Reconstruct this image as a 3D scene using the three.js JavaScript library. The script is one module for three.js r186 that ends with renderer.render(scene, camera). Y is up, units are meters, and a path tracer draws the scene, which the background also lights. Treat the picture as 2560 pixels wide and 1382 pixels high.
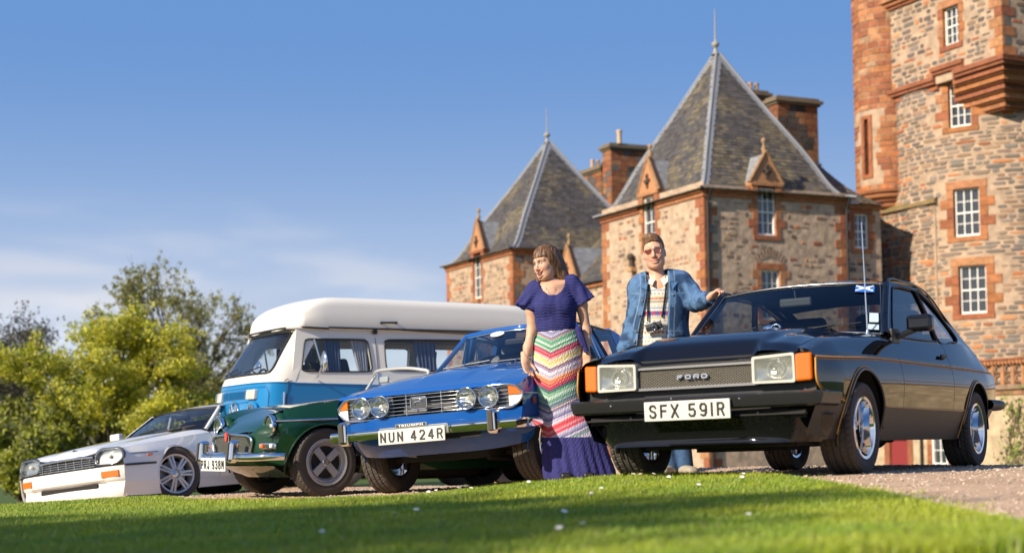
import * as THREE from 'three';
import { mergeGeometries, mergeVertices, toCreasedNormals } from 'three/addons/utils/BufferGeometryUtils.js';
import { RoundedBoxGeometry } from 'three/addons/geometries/RoundedBoxGeometry.js';
import { FontLoader } from 'three/addons/loaders/FontLoader.js';
import { TextGeometry } from 'three/addons/geometries/TextGeometry.js';

// ------------------------------------------------------------------ camera, sky, sun, exposure
const scene = new THREE.Scene();
const CAMY = 0.30, RAD = Math.PI / 180, FPX = 3818, PITCH = 2.4 * RAD; // a lens shifted upwards keeps the walls near upright
const camera = new THREE.PerspectiveCamera(2 * Math.atan(691 / FPX) / RAD, 1024 / 552, 0.1, 3000);
camera.position.set(0, CAMY, 0);
camera.rotation.set(PITCH, 0, -0.9 * RAD, 'YXZ');
camera.setViewOffset(1024, 552, 0, -(404 - FPX * Math.tan(PITCH)) * 0.4, 1024, 552);
camera.focus = 12.3; camera.userData.fStop = 2.0;
const renderer = new THREE.WebGLRenderer({ antialias: true });
renderer.toneMapping = THREE.LinearToneMapping;
renderer.toneMappingExposure = 1.5;
renderer.shadowMap.enabled = true;
renderer.shadowMap.type = THREE.PCFSoftShadowMap;

const SUNAZ = 51.5 * RAD, SUNEL = 29 * RAD;
const SUN = new THREE.Vector3(-Math.sin(SUNAZ) * Math.cos(SUNEL), Math.sin(SUNEL), Math.cos(SUNAZ) * Math.cos(SUNEL));
{
  const sun = new THREE.DirectionalLight(new THREE.Color(1.0, 0.87, 0.69), 5.0);
  sun.position.copy(SUN).multiplyScalar(90).add(new THREE.Vector3(2, 0, -30)); sun.target.position.set(2, 0, -30);
  sun.castShadow = true; sun.shadow.mapSize.set(4096, 4096); sun.shadow.radius = 1.2;
  Object.assign(sun.shadow.camera, { left: -60, right: 60, top: 60, bottom: -60, near: 1, far: 260 });
  scene.add(sun, sun.target);
}

// ------------------------------------------------------------------ small tools
let seed_ = 12345;
const srand = (s) => { seed_ = s | 0; };
const rnd = () => { seed_ = (seed_ + 0x6d2b79f5) | 0; let t = Math.imul(seed_ ^ (seed_ >>> 15), 1 | seed_); t = (t + Math.imul(t ^ (t >>> 7), 61 | t)) ^ t; return ((t ^ (t >>> 14)) >>> 0) / 4294967296; };
const rr = (a, b) => a + (b - a) * rnd();
const lerp = (a, b, t) => a + (b - a) * t, clamp = (x, a, b) => Math.min(b, Math.max(a, x));
const sm = (a, b, x) => { const t = clamp((x - a) / (b - a), 0, 1); return t * t * (3 - 2 * t); };
const hash3 = (x, y, z) => { let h = Math.imul(x, 374761393) ^ Math.imul(y, 668265263) ^ Math.imul(z, 2147483647 ^ 0x5bd1e995); h = Math.imul(h ^ (h >>> 13), 1274126177); return ((h ^ (h >>> 16)) >>> 0) / 4294967296; };
function noise3(x, y, z) {
  const X = Math.floor(x), Y = Math.floor(y), Z = Math.floor(z); let u = x - X, v = y - Y, w = z - Z;
  u = u * u * (3 - 2 * u); v = v * v * (3 - 2 * v); w = w * w * (3 - 2 * w);
  const c = (i, j, k) => hash3(X + i, Y + j, Z + k);
  return lerp(lerp(lerp(c(0, 0, 0), c(1, 0, 0), u), lerp(c(0, 1, 0), c(1, 1, 0), u), v), lerp(lerp(c(0, 0, 1), c(1, 0, 1), u), lerp(c(0, 1, 1), c(1, 1, 1), u), v), w);
}
const fbm = (x, y, z, n = 4) => { let s = 0, a = 0.5, t = 0; for (let i = 0; i < n; i++) { s += a * noise3(x, y, z); t += a; a *= 0.5; x = x * 2.03 + 17; y = y * 2.03 + 5; z = z * 2.03 + 11; } return s / t; };

{ // computed sky: clear blue, thin high streaks and a pale bank low on the left
  const W = 2048, H = 1024, d = new Float32Array(W * H * 4);
  for (let j = 0; j < H; j++) {
    const up = ((j + 0.5) / H - 0.5) * Math.PI, y = Math.sin(up);
    for (let i = 0; i < W; i++) {
      const az = ((i + 0.5) / W - 0.5) * 2 * Math.PI, x = Math.cos(az) * Math.cos(up), z = Math.sin(az) * Math.cos(up);
      const e = Math.max(0, y), cosS = x * SUN.x + y * SUN.y + z * SUN.z;
      const t = sm(-0.04, 0.27, e), t2 = sm(0.2, 1, e);
      const K = 0.76; let r = lerp(lerp(0.54, 0.135, t), 0.055, t2) * K, g = lerp(lerp(0.63, 0.280, t), 0.15, t2) * K, b = lerp(lerp(0.76, 0.58, t), 0.42, t2) * K;
      const glow = Math.pow(Math.max(0, cosS), 5) * 0.35; r += glow * 1.1; g += glow; b += glow * 0.85;
      if (y > 0.002) { // thin high cloud stretched along the horizon, and a broken bank low down, mostly in the west
        const q = Math.hypot(x, z), ax = x / q, az2 = z / q, wob = fbm(ax * 6, y * 20, az2 * 6, 3);
        const wisp = fbm(ax * 7 + 3 + wob * 1.5, y * 42 + ax * 3 + wob * 2, az2 * 7 + 1, 5), fine = fbm(ax * 22 + wob * 3, y * 120 + ax * 8, az2 * 22, 4);
        const left = sm(0.25, -0.35, ax), a1 = sm(0.36, 0.60, wisp * 0.72 + fine * 0.28) * (1 - sm(0.08, 0.17, e)) * (0.35 + 0.65 * left) * 0.8;
        const puff = fbm(ax * 16 + wob * 2, y * 55, az2 * 16 + 4, 5), a2 = sm(0.38, 0.58, puff) * (1 - sm(0.035, 0.11, e)) * (0.35 + 0.65 * left) * 0.7;
        const shade = lerp(0.62, 1.0, sm(0.36, 0.62, fbm(ax * 18 + 5 + wob, y * 60 - 1.2, az2 * 18, 4))), veil = sm(0.17, 0.03, e) * (0.22 + 0.5 * left) * (0.45 + 0.9 * sm(0.3, 0.65, wisp)), cl = Math.max(a1, a2, veil), br = lerp(0.72, shade, a2 / (a1 + a2 + 1e-4));
        r = lerp(r, 0.98 * br * K, cl); g = lerp(g, 0.98 * br * K, cl); b = lerp(b, 1.03 * br * K, cl);
      }
      if (y < 0) { const q = sm(0, -0.1, y); r = lerp(r, 0.16, q); g = lerp(g, 0.16, q); b = lerp(b, 0.12, q); }
      const o = (j * W + i) * 4; d[o] = r; d[o + 1] = g; d[o + 2] = b; d[o + 3] = 1;
    }
  }
  const tx = new THREE.DataTexture(d, W, H, THREE.RGBAFormat, THREE.FloatType);
  tx.mapping = THREE.EquirectangularReflectionMapping; tx.magFilter = tx.minFilter = THREE.LinearFilter; tx.wrapS = THREE.RepeatWrapping; tx.needsUpdate = true;
  scene.background = tx; scene.environment = tx;
}

const usedNames = new Map();
function numbered(n) { const k = usedNames.get(n) || 0; usedNames.set(n, k + 1); return k ? n + '_' + String(k).padStart(3, '0') : n; }
function tag(o, label, category, group, kind) { if (label) o.userData.label = label; if (category) o.userData.category = category; if (group) o.userData.group = group; if (kind) o.userData.kind = kind; return o; }
function thing(name, label, category, pos = [0, 0, 0], group) { const g = new THREE.Group(); g.name = numbered(name); g.position.set(...pos); scene.add(g); return tag(g, label, category, group); }
function clean(g, color) {
  let q = g.index ? g.toNonIndexed() : g.clone();
  if (!q.attributes.normal) q.computeVertexNormals();
  const n = q.attributes.position.count;
  if (!q.attributes.uv) q.setAttribute('uv', new THREE.BufferAttribute(new Float32Array(n * 2), 2));
  for (const k of Object.keys(q.attributes)) if (!['position', 'normal', 'uv', 'color'].includes(k)) q.deleteAttribute(k);
  if (color && !q.attributes.color) q.setAttribute('color', new THREE.BufferAttribute(new Float32Array(n * 3).fill(1), 3));
  if (!color && q.attributes.color) q.deleteAttribute('color');
  q.morphAttributes = {}; q.clearGroups();
  return q;
}
function merge(list) {
  list = list.flat(9).filter(Boolean);
  if (list.length === 1) return list[0];
  const color = list.some((g) => g.attributes.color);
  return mergeGeometries(list.map((g) => clean(g, color)));
}
function part(name, geos, mat, parent, label) {
  const m = new THREE.Mesh(Array.isArray(geos) ? merge(geos) : geos, mat); m.name = name; m.castShadow = m.receiveShadow = true;
  if (label) m.userData.label = label; (parent || scene).add(m); return m;
}
function struct(name, geos, mat, label) { const m = part(numbered(name), geos, mat, null); m.userData.kind = 'structure'; if (label) m.userData.label = label; return m; }
// pieces: the biggest `cap` become parts of their own, the rest one part marked stuff
function pieces(list, name, mat, parent, cap = 300) {
  list.sort((a, b) => b.size - a.size);
  for (const p of list.slice(0, cap)) part(name, p.geo, mat, parent);
  if (list.length > cap) { const m = part(name, list.slice(cap).map((p) => p.geo), mat, parent); m.userData.kind = 'stuff'; }
}
function tint(g, c) { const n = g.attributes.position.count, a = new Float32Array(n * 3); for (let i = 0; i < n; i++) { a[i * 3] = c[0]; a[i * 3 + 1] = c[1]; a[i * 3 + 2] = c[2]; } g.setAttribute('color', new THREE.BufferAttribute(a, 3)); return g; }
function mkgeo(pos, idx, uv) {
  const g = new THREE.BufferGeometry(); g.setAttribute('position', new THREE.Float32BufferAttribute(pos, 3));
  if (uv) g.setAttribute('uv', new THREE.Float32BufferAttribute(uv, 2)); if (idx) g.setIndex(idx); g.computeVertexNormals(); return g;
}
function grid(nu, nv, f, opt = {}) {
  const pos = [], uv = [], idx = [], col = [];
  for (let j = 0; j <= nv; j++) for (let i = 0; i <= nu; i++) { const p = f(i / nu, j / nv); pos.push(p[0], p[1], p[2]); uv.push(p[3] ?? i / nu, p[4] ?? j / nv); if (opt.color) col.push(...opt.color(i / nu, j / nv, p)); }
  for (let j = 0; j < nv; j++) for (let i = 0; i < nu; i++) { if (opt.skip && opt.skip(i, j)) continue; const a = j * (nu + 1) + i, b = a + 1, c = a + nu + 1, e = c + 1; if (opt.flip) idx.push(a, c, b, b, c, e); else idx.push(a, b, c, b, e, c); }
  const g = mkgeo(pos, idx, uv); if (opt.color) g.setAttribute('color', new THREE.Float32BufferAttribute(col, 3));
  if (opt.weld) { // average normals across the closing seam
    const n = g.attributes.normal; for (let j = 0; j <= nv; j++) { const a = j * (nu + 1), b = a + nu, v = new THREE.Vector3().fromBufferAttribute(n, a).add(new THREE.Vector3().fromBufferAttribute(n, b)).normalize(); n.setXYZ(a, v.x, v.y, v.z); n.setXYZ(b, v.x, v.y, v.z); }
  }
  return g;
}
const box = (w, h, d, x = 0, y = 0, z = 0, r = 0) => { const g = r ? new RoundedBoxGeometry(w, h, d, 2, r) : new THREE.BoxGeometry(w, h, d); return g.translate(x, y, z); };
const cyl = (r0, r1, h, n = 20, x = 0, y = 0, z = 0) => new THREE.CylinderGeometry(r1, r0, h, n).translate(x, y, z);
const ball = (r, x = 0, y = 0, z = 0, n = 16) => new THREE.SphereGeometry(r, n, Math.ceil(n * 0.7)).translate(x, y, z);
function tube(pts, r, n = 24, k = 8, closed = false) { const c = new THREE.CatmullRomCurve3(pts.map((p) => new THREE.Vector3(...p)), closed, 'centripetal'); return new THREE.TubeGeometry(c, n, r, k, closed); }
function rod(a, b, r0, r1 = r0, k = 8) { const A = new THREE.Vector3(...a), B = new THREE.Vector3(...b), d = B.clone().sub(A), g = new THREE.CylinderGeometry(r1, r0, d.length(), k); g.applyQuaternion(new THREE.Quaternion().setFromUnitVectors(new THREE.Vector3(0, 1, 0), d.clone().normalize())); const m = A.add(B).multiplyScalar(0.5); return g.translate(m.x, m.y, m.z); }
const lathe = (pts, n = 32) => new THREE.LatheGeometry(pts.map((p) => new THREE.Vector2(p[0], p[1])), n);
const poly = (pts, holes = []) => { const s = new THREE.Shape(pts.map((p) => new THREE.Vector2(p[0], p[1]))); for (const h of holes) s.holes.push(new THREE.Path(h.map((p) => new THREE.Vector2(p[0], p[1])))); return s; };
function smoothLoop(pts, n = 48) { const c = new THREE.CatmullRomCurve3(pts.map((p) => new THREE.Vector3(p[0], p[1], 0)), true, 'centripetal'); return c.getPoints(n).slice(0, -1).map((p) => [p.x, p.y]); }
function roundPoly(pts, r, seg = 4) { // polygon with rounded corners; r number or per corner
  const out = [], n = pts.length;
  for (let i = 0; i < n; i++) {
    const p = pts[i], a = pts[(i + n - 1) % n], b = pts[(i + 1) % n], R = Array.isArray(r) ? r[i] : r;
    const va = [a[0] - p[0], a[1] - p[1]], vb = [b[0] - p[0], b[1] - p[1]], la = Math.hypot(...va), lb = Math.hypot(...vb), k = Math.min(R, la * 0.49, lb * 0.49);
    const s = [p[0] + va[0] / la * k, p[1] + va[1] / la * k], e = [p[0] + vb[0] / lb * k, p[1] + vb[1] / lb * k];
    if (k < 1e-4) { out.push([p[0], p[1]]); continue; }
    for (let j = 0; j <= seg; j++) { const t = j / seg, u = 1 - t; out.push([u * u * s[0] + 2 * u * t * p[0] + t * t * e[0], u * u * s[1] + 2 * u * t * p[1] + t * t * e[1]]); }
  }
  return out;
}
function warp(g, f) { const p = g.attributes.position; for (let i = 0; i < p.count; i++) { const q = f(p.getX(i), p.getY(i), p.getZ(i)); p.setXYZ(i, q[0], q[1], q[2]); } g.computeVertexNormals(); return g; }

// ------------------------------------------------------------------ materials
function noiseTex(n, f, srgb) { const d = new Uint8Array(n * n * 4); for (let j = 0; j < n; j++) for (let i = 0; i < n; i++) { const c = f(i / n, j / n, i, j), o = (j * n + i) * 4; if (Array.isArray(c)) { d[o] = c[0] * 255; d[o + 1] = c[1] * 255; d[o + 2] = c[2] * 255; } else d[o] = d[o + 1] = d[o + 2] = c * 255; d[o + 3] = 255; } const t = new THREE.DataTexture(d, n, n); t.wrapS = t.wrapT = THREE.RepeatWrapping; t.magFilter = THREE.LinearFilter; t.minFilter = THREE.LinearMipmapLinearFilter; t.generateMipmaps = true; if (srgb) t.colorSpace = THREE.SRGBColorSpace; t.needsUpdate = true; return t; }
const tileN = (u, v, k, z, n = 3) => { // tiling noise
  let s = 0, a = 0.5, t = 0; for (let o = 0; o < n; o++) { const x = u * k, y = v * k, X = Math.floor(x), Y = Math.floor(y), p = x - X, q = y - Y, w = p * p * (3 - 2 * p), h = q * q * (3 - 2 * q), c = (i, j) => hash3((X + i) % k, (Y + j) % k, z + o); s += a * lerp(lerp(c(0, 0), c(1, 0), w), lerp(c(0, 1), c(1, 1), w), h); t += a; a *= 0.5; k *= 2; } return s / t;
};
const grainTex = noiseTex(256, (u, v) => tileN(u, v, 8, 3, 5));
const speckTex = noiseTex(256, (u, v, i, j) => clamp(0.90 + 0.34 * (tileN(u, v, 10, 9, 5) - 0.5) + 0.10 * (hash3(i, j, 4) - 0.5), 0, 1), true);
const std = (color, rough = 0.8, o = {}) => new THREE.MeshStandardMaterial({ color: new THREE.Color().setRGB(...color), roughness: rough, side: THREE.DoubleSide, ...o });
const phys = (color, rough, o = {}) => new THREE.MeshPhysicalMaterial({ color: new THREE.Color().setRGB(...color), roughness: rough, side: THREE.DoubleSide, ...o });
const paint = (c, r = 0.42) => phys(c, r, { clearcoat: 1, clearcoatRoughness: 0.02, specularIntensity: 0.15 });
const M = {
  chrome: std([0.80, 0.80, 0.80], 0.07, { metalness: 1 }),
  alloy: std([0.62, 0.63, 0.65], 0.24, { metalness: 1 }),
  steel: std([0.42, 0.42, 0.43], 0.4, { metalness: 1 }),
  rubber: std([0.060, 0.050, 0.042], 0.85),
  black: std([0.012, 0.012, 0.013], 0.45),
  matt: std([0.016, 0.015, 0.014], 0.9),
  under: std([0.02, 0.018, 0.016], 0.85),
  glass: phys([0.93, 0.96, 0.95], 0.0, { transmission: 1, thickness: 0, ior: 1.5 }),
  tinted: phys([0.62, 0.66, 0.66], 0.0, { transmission: 1, thickness: 0, ior: 1.5 }),
  lens: phys([0.97, 0.97, 0.94], 0.10, { transmission: 1, thickness: 0, ior: 1.5 }),
  amber: phys([0.72, 0.15, 0.004], 0.25, { clearcoat: 1, clearcoatRoughness: 0.05 }),
  red: phys([0.6, 0.02, 0.01], 0.15, { clearcoat: 1 }),
  white: std([0.78, 0.77, 0.73], 0.5),
  milky: phys([0.80, 0.81, 0.76], 0.07, { transmission: 0.9, thickness: 0, ior: 1.5 }), bowl: std([0.66, 0.66, 0.63], 0.22, { metalness: 0.9 }),
  plate: std([0.60, 0.585, 0.53], 0.42),
  seat: std([0.025, 0.023, 0.022], 0.7),
  tan: std([0.22, 0.17, 0.11], 0.75),
};
// ------------------------------------------------------------------ where the vehicles stand, and the ground under them
const POSE = {
  black: [1.476, -0.268, -9.838, 31.6, 1.12, 0.28], blue: [-0.372, -0.36, -12.16, 24.3, 3.55, -0.5], green: [-1.959, -0.503, -13.502, 57.5, 0.14, 0.13],
  white: [-4.507, -0.769, -17.729, 28.9, 5.93, -0.94], van: [-2.449, -0.473, -18.877, 57.7, 0.77, 1.51],
};
const poseM = (k) => { const [x, y, z, a, r, p] = POSE[k]; return new THREE.Matrix4().makeRotationFromEuler(new THREE.Euler(-p * RAD, -a * RAD, r * RAD, 'YZX')).setPosition(x, y + CAMY, z); };
const C = (X, Y, Z) => [Y, Z, X]; // car axes (forward, left, up) to three's
const carPt = (k, X, Y, Z) => new THREE.Vector3(Y, Z, X).applyMatrix4(poseM(k));
const ground = (() => {
  const P = [];
  const wheels = (k, wb, t, z = 0) => { for (const X of [0, -wb]) for (const Y of [t, -t]) { const p = carPt(k, X, Y, z); P.push([p.x, p.z, p.y]); } };
  wheels('black', 2.6, 0.74); wheels('blue', 2.54, 0.67, -0.03); wheels('green', 2.31, 0.6, 0.035); wheels('white', 2.59, 0.72, 0.045); wheels('van', 2.4, 0.68, -0.09);
  const rel = (x, d, h) => P.push([x, -d, CAMY - h]);
  rel(0, 4.2, 0.335); rel(1.4, 4.4, 0.30); rel(-1.4, 4.4, 0.36); rel(1.65, 4.9, 0.322); rel(1.74, 7.2, 0.30); rel(1.45, 10.2, 0.285); rel(0.5, 10.2, 0.302);
  rel(-0.83, 10.8, 0.432); rel(-2.7, 13.0, 0.505); rel(-4.5, 14.0, 0.555); rel(-3.2, 9, 0.46); rel(0, 7.5, 0.335); rel(2.6, 10, 0.262); rel(3.4, 12.6, 0.275); rel(4.6, 12.2, 0.3); rel(5.5, 9, 0.27);
  rel(-6.5, 17, 0.83); rel(-8, 15, 0.85); rel(0, 0, 0.36); rel(4, 0, 0.3); rel(-4, 0, 0.5); rel(0, -6, 0.4); rel(8, 5, 0.3); rel(-8, 5, 0.7); rel(10, 12, 0.35);
  rel(2.0, 15.5, 0.40); rel(5.5, 17, 0.55); rel(-10, 24, 1.25); rel(-5, 26, 1.3); rel(0, 24, 1.0); rel(5, 24, 1.1); rel(12, 22, 1.1); rel(-16, 18, 1.2); rel(16, 14, 0.5);
  const n = P.length, U = (r2) => r2 < 1e-9 ? 0 : r2 * Math.log(r2) * 0.5, A = [];
  for (let i = 0; i < n + 3; i++) {
    const row = new Float64Array(n + 4);
    if (i < n) { for (let j = 0; j < n; j++) row[j] = U((P[i][0] - P[j][0]) ** 2 + (P[i][1] - P[j][1]) ** 2) + (i === j ? 0.02 : 0); row[n] = 1; row[n + 1] = P[i][0]; row[n + 2] = P[i][1]; row[n + 3] = P[i][2]; }
    else for (let j = 0; j < n; j++) row[j] = i === n ? 1 : P[j][i - n - 1];
    A.push(row);
  }
  for (let c = 0; c < n + 3; c++) { let p = c; for (let r = c; r < n + 3; r++) if (Math.abs(A[r][c]) > Math.abs(A[p][c])) p = r; [A[c], A[p]] = [A[p], A[c]]; for (let r = 0; r < n + 3; r++) if (r !== c) { const f = A[r][c] / A[c][c]; if (f) for (let k = c; k < n + 4; k++) A[r][k] -= f * A[c][k]; } }
  const w = A.map((r, i) => r[n + 3] / r[i]);
  const FAR = -2.05;
  return (x, z) => {
    let s = w[n] + w[n + 1] * x + w[n + 2] * z; for (let j = 0; j < n; j++) s += w[j] * U((x - P[j][0]) ** 2 + (z - P[j][1]) ** 2);
    const k = Math.max(sm(22, 34, -z), sm(10, 24, Math.abs(x)), sm(4, 16, z));
    const far = z < 0 ? lerp(-0.9, FAR, sm(24, 44, -z)) : lerp(-0.35, -0.6, sm(0, 40, z));
    return lerp(clamp(s, -1.4, 0.4), far, k);
  };
})();
// the lawn ends along this line (x, z); gravel lies beyond it
const EDGE = [[3.2, -1], [2.2, -3.4], [1.72, -5.0], [1.76, -7.2], [1.62, -9.0], [1.36, -10.35], [0.8, -10.45], [0.3, -10.55], [-0.3, -10.9], [-0.9, -11.35], [-1.8, -12.1], [-2.7, -13.1], [-3.5, -14.7], [-4.3, -16.1], [-5.6, -16.7], [-6.6, -17.6], [-8.5, -20], [-9, -26], [-7, -38], [-14, -60]];
const edgeZ = (() => { // signed distance to the lawn edge, positive on the lawn side
  return (x, z) => {
    let best = 1e9, sgn = 1;
    for (let i = 0; i + 1 < EDGE.length; i++) { const [ax, az] = EDGE[i], [bx, bz] = EDGE[i + 1], dx = bx - ax, dz = bz - az, t = clamp(((x - ax) * dx + (z - az) * dz) / (dx * dx + dz * dz), 0, 1), px = ax + dx * t, pz = az + dz * t, d = Math.hypot(x - px, z - pz); if (d < best) { best = d; sgn = (dx * (z - az) - dz * (x - ax)) > 0 ? 1 : -1; } }
    return best * sgn;
  };
})();
const onLawn = (x, z) => edgeZ(x, z) * EDGE_SIGN;
const EDGE_SIGN = edgeZ(0, -6) > 0 ? 1 : -1;
{
  const gravelTex = noiseTex(512, (u, v, i, j) => { const k = clamp(0.45 + 0.5 * (tileN(u, v, 64, 5, 3) - 0.5) + 0.35 * (tileN(u, v, 6, 8, 3) - 0.5) + 0.35 * (hash3(i, j, 2) - 0.5), 0, 1); return [0.60 + 0.38 * k, 0.50 + 0.36 * k, 0.40 + 0.34 * k]; }, true);
  const earthTex = noiseTex(256, (u, v, i, j) => { const k = clamp(0.5 + 0.9 * (tileN(u, v, 16, 15, 4) - 0.5) + 0.3 * (hash3(i, j, 12) - 0.5), 0, 1); return [0.16 + 0.22 * k, 0.22 + 0.26 * k, 0.05 + 0.08 * k]; }, true);
  const gm = std([0.92, 0.86, 0.80], 0.95, { map: gravelTex, bumpMap: gravelTex, bumpScale: 0.012 });
  const lm = std([0.75, 0.85, 0.6], 0.95, { map: earthTex });
  const fm = std([0.8, 0.9, 0.6], 0.95, { map: earthTex });
  // one ground sheet to the horizon, finer near the camera
  const sx = [], sz = [];
  for (let x = -13; x <= 13.01; x += 0.25) sx.push(x); for (let z = -30; z <= 4.01; z += 0.25) sz.push(z);
  for (let q = 13.5; q < 1500; q *= 1.35) { sx.push(q); sx.unshift(-q); } for (let q = 31; q < 1800; q *= 1.3) sz.unshift(-q); for (let q = 5; q < 1200; q *= 1.4) sz.push(q);
  struct('ground', grid(sx.length - 1, sz.length - 1, (u, v) => { const x = sx[Math.round(u * (sx.length - 1))], z = sz[Math.round(v * (sz.length - 1))]; return [x, ground(x, z) - (Math.hypot(x, z) > 45 ? 0.05 : 0.03), z, x / 1.5, z / 1.5]; }, { flip: true }), fm, 'rough grass ground running back under the castle and trees');
  const tri = (nx, nz, x0, x1, z0, z1, lift, keep, sc) => {
    const pos = [], uv = [], idx = [];
    for (let j = 0; j <= nz; j++) for (let i = 0; i <= nx; i++) { const x = lerp(x0, x1, i / nx), z = lerp(z0, z1, j / nz); pos.push(x, ground(x, z) + lift(x, z), z); uv.push(x / sc, z / sc); }
    for (let j = 0; j < nz; j++) for (let i = 0; i < nx; i++) { const x = lerp(x0, x1, (i + 0.5) / nx), z = lerp(z0, z1, (j + 0.5) / nz); if (!keep(x, z)) continue; const a = j * (nx + 1) + i, b = a + 1, c = a + nx + 1, d = c + 1; idx.push(a, c, b, b, c, d); }
    return mkgeo(pos, idx, uv);
  };
  struct('gravel_drive', tri(150, 200, -7.5, 13.5, -31, 4, (x, z) => 0.006 * (fbm(x * 3, 1, z * 3, 3) - 0.5) * 2 + sm(0.2, -0.3, onLawn(x, z)) * 0.004 - 0.004, (x, z) => onLawn(x, z) < 0.25, 1.1), gm, 'pinkish brown gravel drive under the parked cars');
  struct('lawn', tri(260, 300, -16, 3.6, -30, 4, (x, z) => { const e = onLawn(x, z); return 0.02 * sm(-0.04, 0.12, e) - 0.015 + 0.012 * (fbm(x * 1.7, 3, z * 1.7, 3) - 0.5); }, (x, z) => onLawn(x, z) > -0.05, 0.8), lm, 'close mown green lawn in front of the cars');
}
const lawnY = (x, z) => ground(x, z) + 0.02 * sm(-0.04, 0.12, onLawn(x, z)) - 0.015 + 0.012 * (fbm(x * 1.7, 3, z * 1.7, 3) - 0.5);
function grassAndGravel() {
  // blades of grass in small tufts
  srand(77);
  const tuft = (n, h, spread) => { const pos = [], idx = [], nor = []; for (let k = 0; k < n; k++) { const a = rnd() * 6.283, r = spread * Math.sqrt(rnd()), x = Math.cos(a) * r, z = Math.sin(a) * r, b = rnd() * 6.283, hh = h * rr(0.55, 1.15), l = hh * rr(0.15, 0.75), w = rr(0.0016, 0.0030), dx = Math.cos(b), dz = Math.sin(b); const o = pos.length / 3;
      pos.push(x - dz * w, -0.008, z + dx * w, x + dz * w, -0.008, z - dx * w, x + dx * l * 0.35 + dz * w * 0.8, hh * 0.6, z + dz * l * 0.35 - dx * w * 0.8, x + dx * l * 0.35 - dz * w * 0.8, hh * 0.6, z + dz * l * 0.35 + dx * w * 0.8, x + dx * l, hh, z + dz * l); idx.push(o, o + 1, o + 2, o, o + 2, o + 3, o + 3, o + 2, o + 4); } return mkgeo(pos, idx); };
  const mat = phys([1, 1, 1], 0.6, { transmission: 0.35, thickness: 0 });
  const kinds = [tuft(14, 0.030, 0.05), tuft(16, 0.025, 0.055), tuft(12, 0.036, 0.05)];
  const put = kinds.map(() => []);
  const half = (z) => -z * 0.345 + 0.25;
  for (let i = 0; i < 150000; i++) {
    const z = -lerp(3.7, 21, Math.pow(rnd(), 1.45)), x = rr(-half(z), half(z)); const e = onLawn(x, z); if (e < (rnd() < 0.06 ? -0.22 : -0.05) + rnd() * 0.06) continue;
    put[(rnd() * 3) | 0].push([x, z, e]);
  }
  for (let i = 0; i < 9000; i++) { const k = (rnd() * (EDGE.length - 5)) | 0, t = rnd(), x = lerp(EDGE[k][0], EDGE[k + 1][0], t) + rr(-0.07, 0.07), z = lerp(EDGE[k][1], EDGE[k + 1][1], t) + rr(-0.07, 0.07); if (onLawn(x, z) > -0.02) put[(rnd() * 3) | 0].push([x, z, 0.05]); }
  const m4 = new THREE.Matrix4(), q = new THREE.Quaternion(), up = new THREE.Vector3(0, 1, 0), c = new THREE.Color();
  const holder = new THREE.Group(); holder.name = 'grass'; tag(holder, 'short green grass blades covering the lawn', 'grass', null, 'stuff'); scene.add(holder);
  kinds.forEach((g, k) => {
    const im = new THREE.InstancedMesh(g, mat, put[k].length); im.name = 'grass_blades'; im.userData.kind = 'stuff'; im.castShadow = im.receiveShadow = true;
    put[k].forEach(([x, z], i) => {
      const t = fbm(x * 1.3, 0, z * 1.3, 4), s = rr(0.75, 1.2) * lerp(0.75, 1.25, t);
      q.setFromAxisAngle(up, rnd() * 6.28); m4.compose(new THREE.Vector3(x, lawnY(x, z), z), q, new THREE.Vector3(1, s, 1)); im.setMatrixAt(i, m4);
      const y = rnd(), p = sm(0.35, 0.7, fbm(x * 2.3 + 7, 2, z * 2.3, 3)); c.setRGB(lerp(0.23, 0.43, p * 0.6 + y * 0.4), lerp(0.36, 0.48, p * 0.55 + y * 0.45), lerp(0.012, 0.03, y)); if (rnd() < 0.06) c.setRGB(0.30, 0.27, 0.10); im.setColorAt(i, c);
    });
    holder.add(im);
  });
  // loose gravel on the drive
  srand(91);
  const stone = (s) => { const g = new THREE.IcosahedronGeometry(1, 0), p = g.attributes.position, seen = {}; for (let i = 0; i < p.count; i++) { const k = [p.getX(i), p.getY(i), p.getZ(i)].map((v) => v.toFixed(2)).join(); const f = seen[k] ??= 0.72 + 0.5 * hash3(Math.round(p.getX(i) * 50), Math.round(p.getY(i) * 50), Math.round(p.getZ(i) * 50) + s); p.setXYZ(i, p.getX(i) * f, p.getY(i) * f * 0.65, p.getZ(i) * f); } g.computeVertexNormals(); return g; };
  const gk = [stone(1), stone(5), stone(9)], gp = gk.map(() => []);
  for (let i = 0; i < 46000; i++) {
    const z = -lerp(4.6, 19, Math.pow(rnd(), 1.0)), x = rr(-half(z), half(z) + 0.3), e = onLawn(x, z); if (e > 0.05) continue;
    const near = sm(0.9, 0.0, -e); let s = 0.003 + 0.008 * Math.pow(rnd(), 2.2); if (rnd() < 0.02 + 0.2 * near) s = rr(0.007, 0.014); if (x > 1.2 && -z < 9.8 && e < -0.15 && rnd() < 0.5) s *= 0.5;
    gp[(rnd() * 3) | 0].push([x, z, s]);
  }
  const gmat = std([1, 1, 1], 0.9); const gh = new THREE.Group(); gh.name = 'gravel'; tag(gh, 'loose pinkish brown gravel stones on the drive', 'gravel', null, 'stuff'); scene.add(gh);
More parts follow.
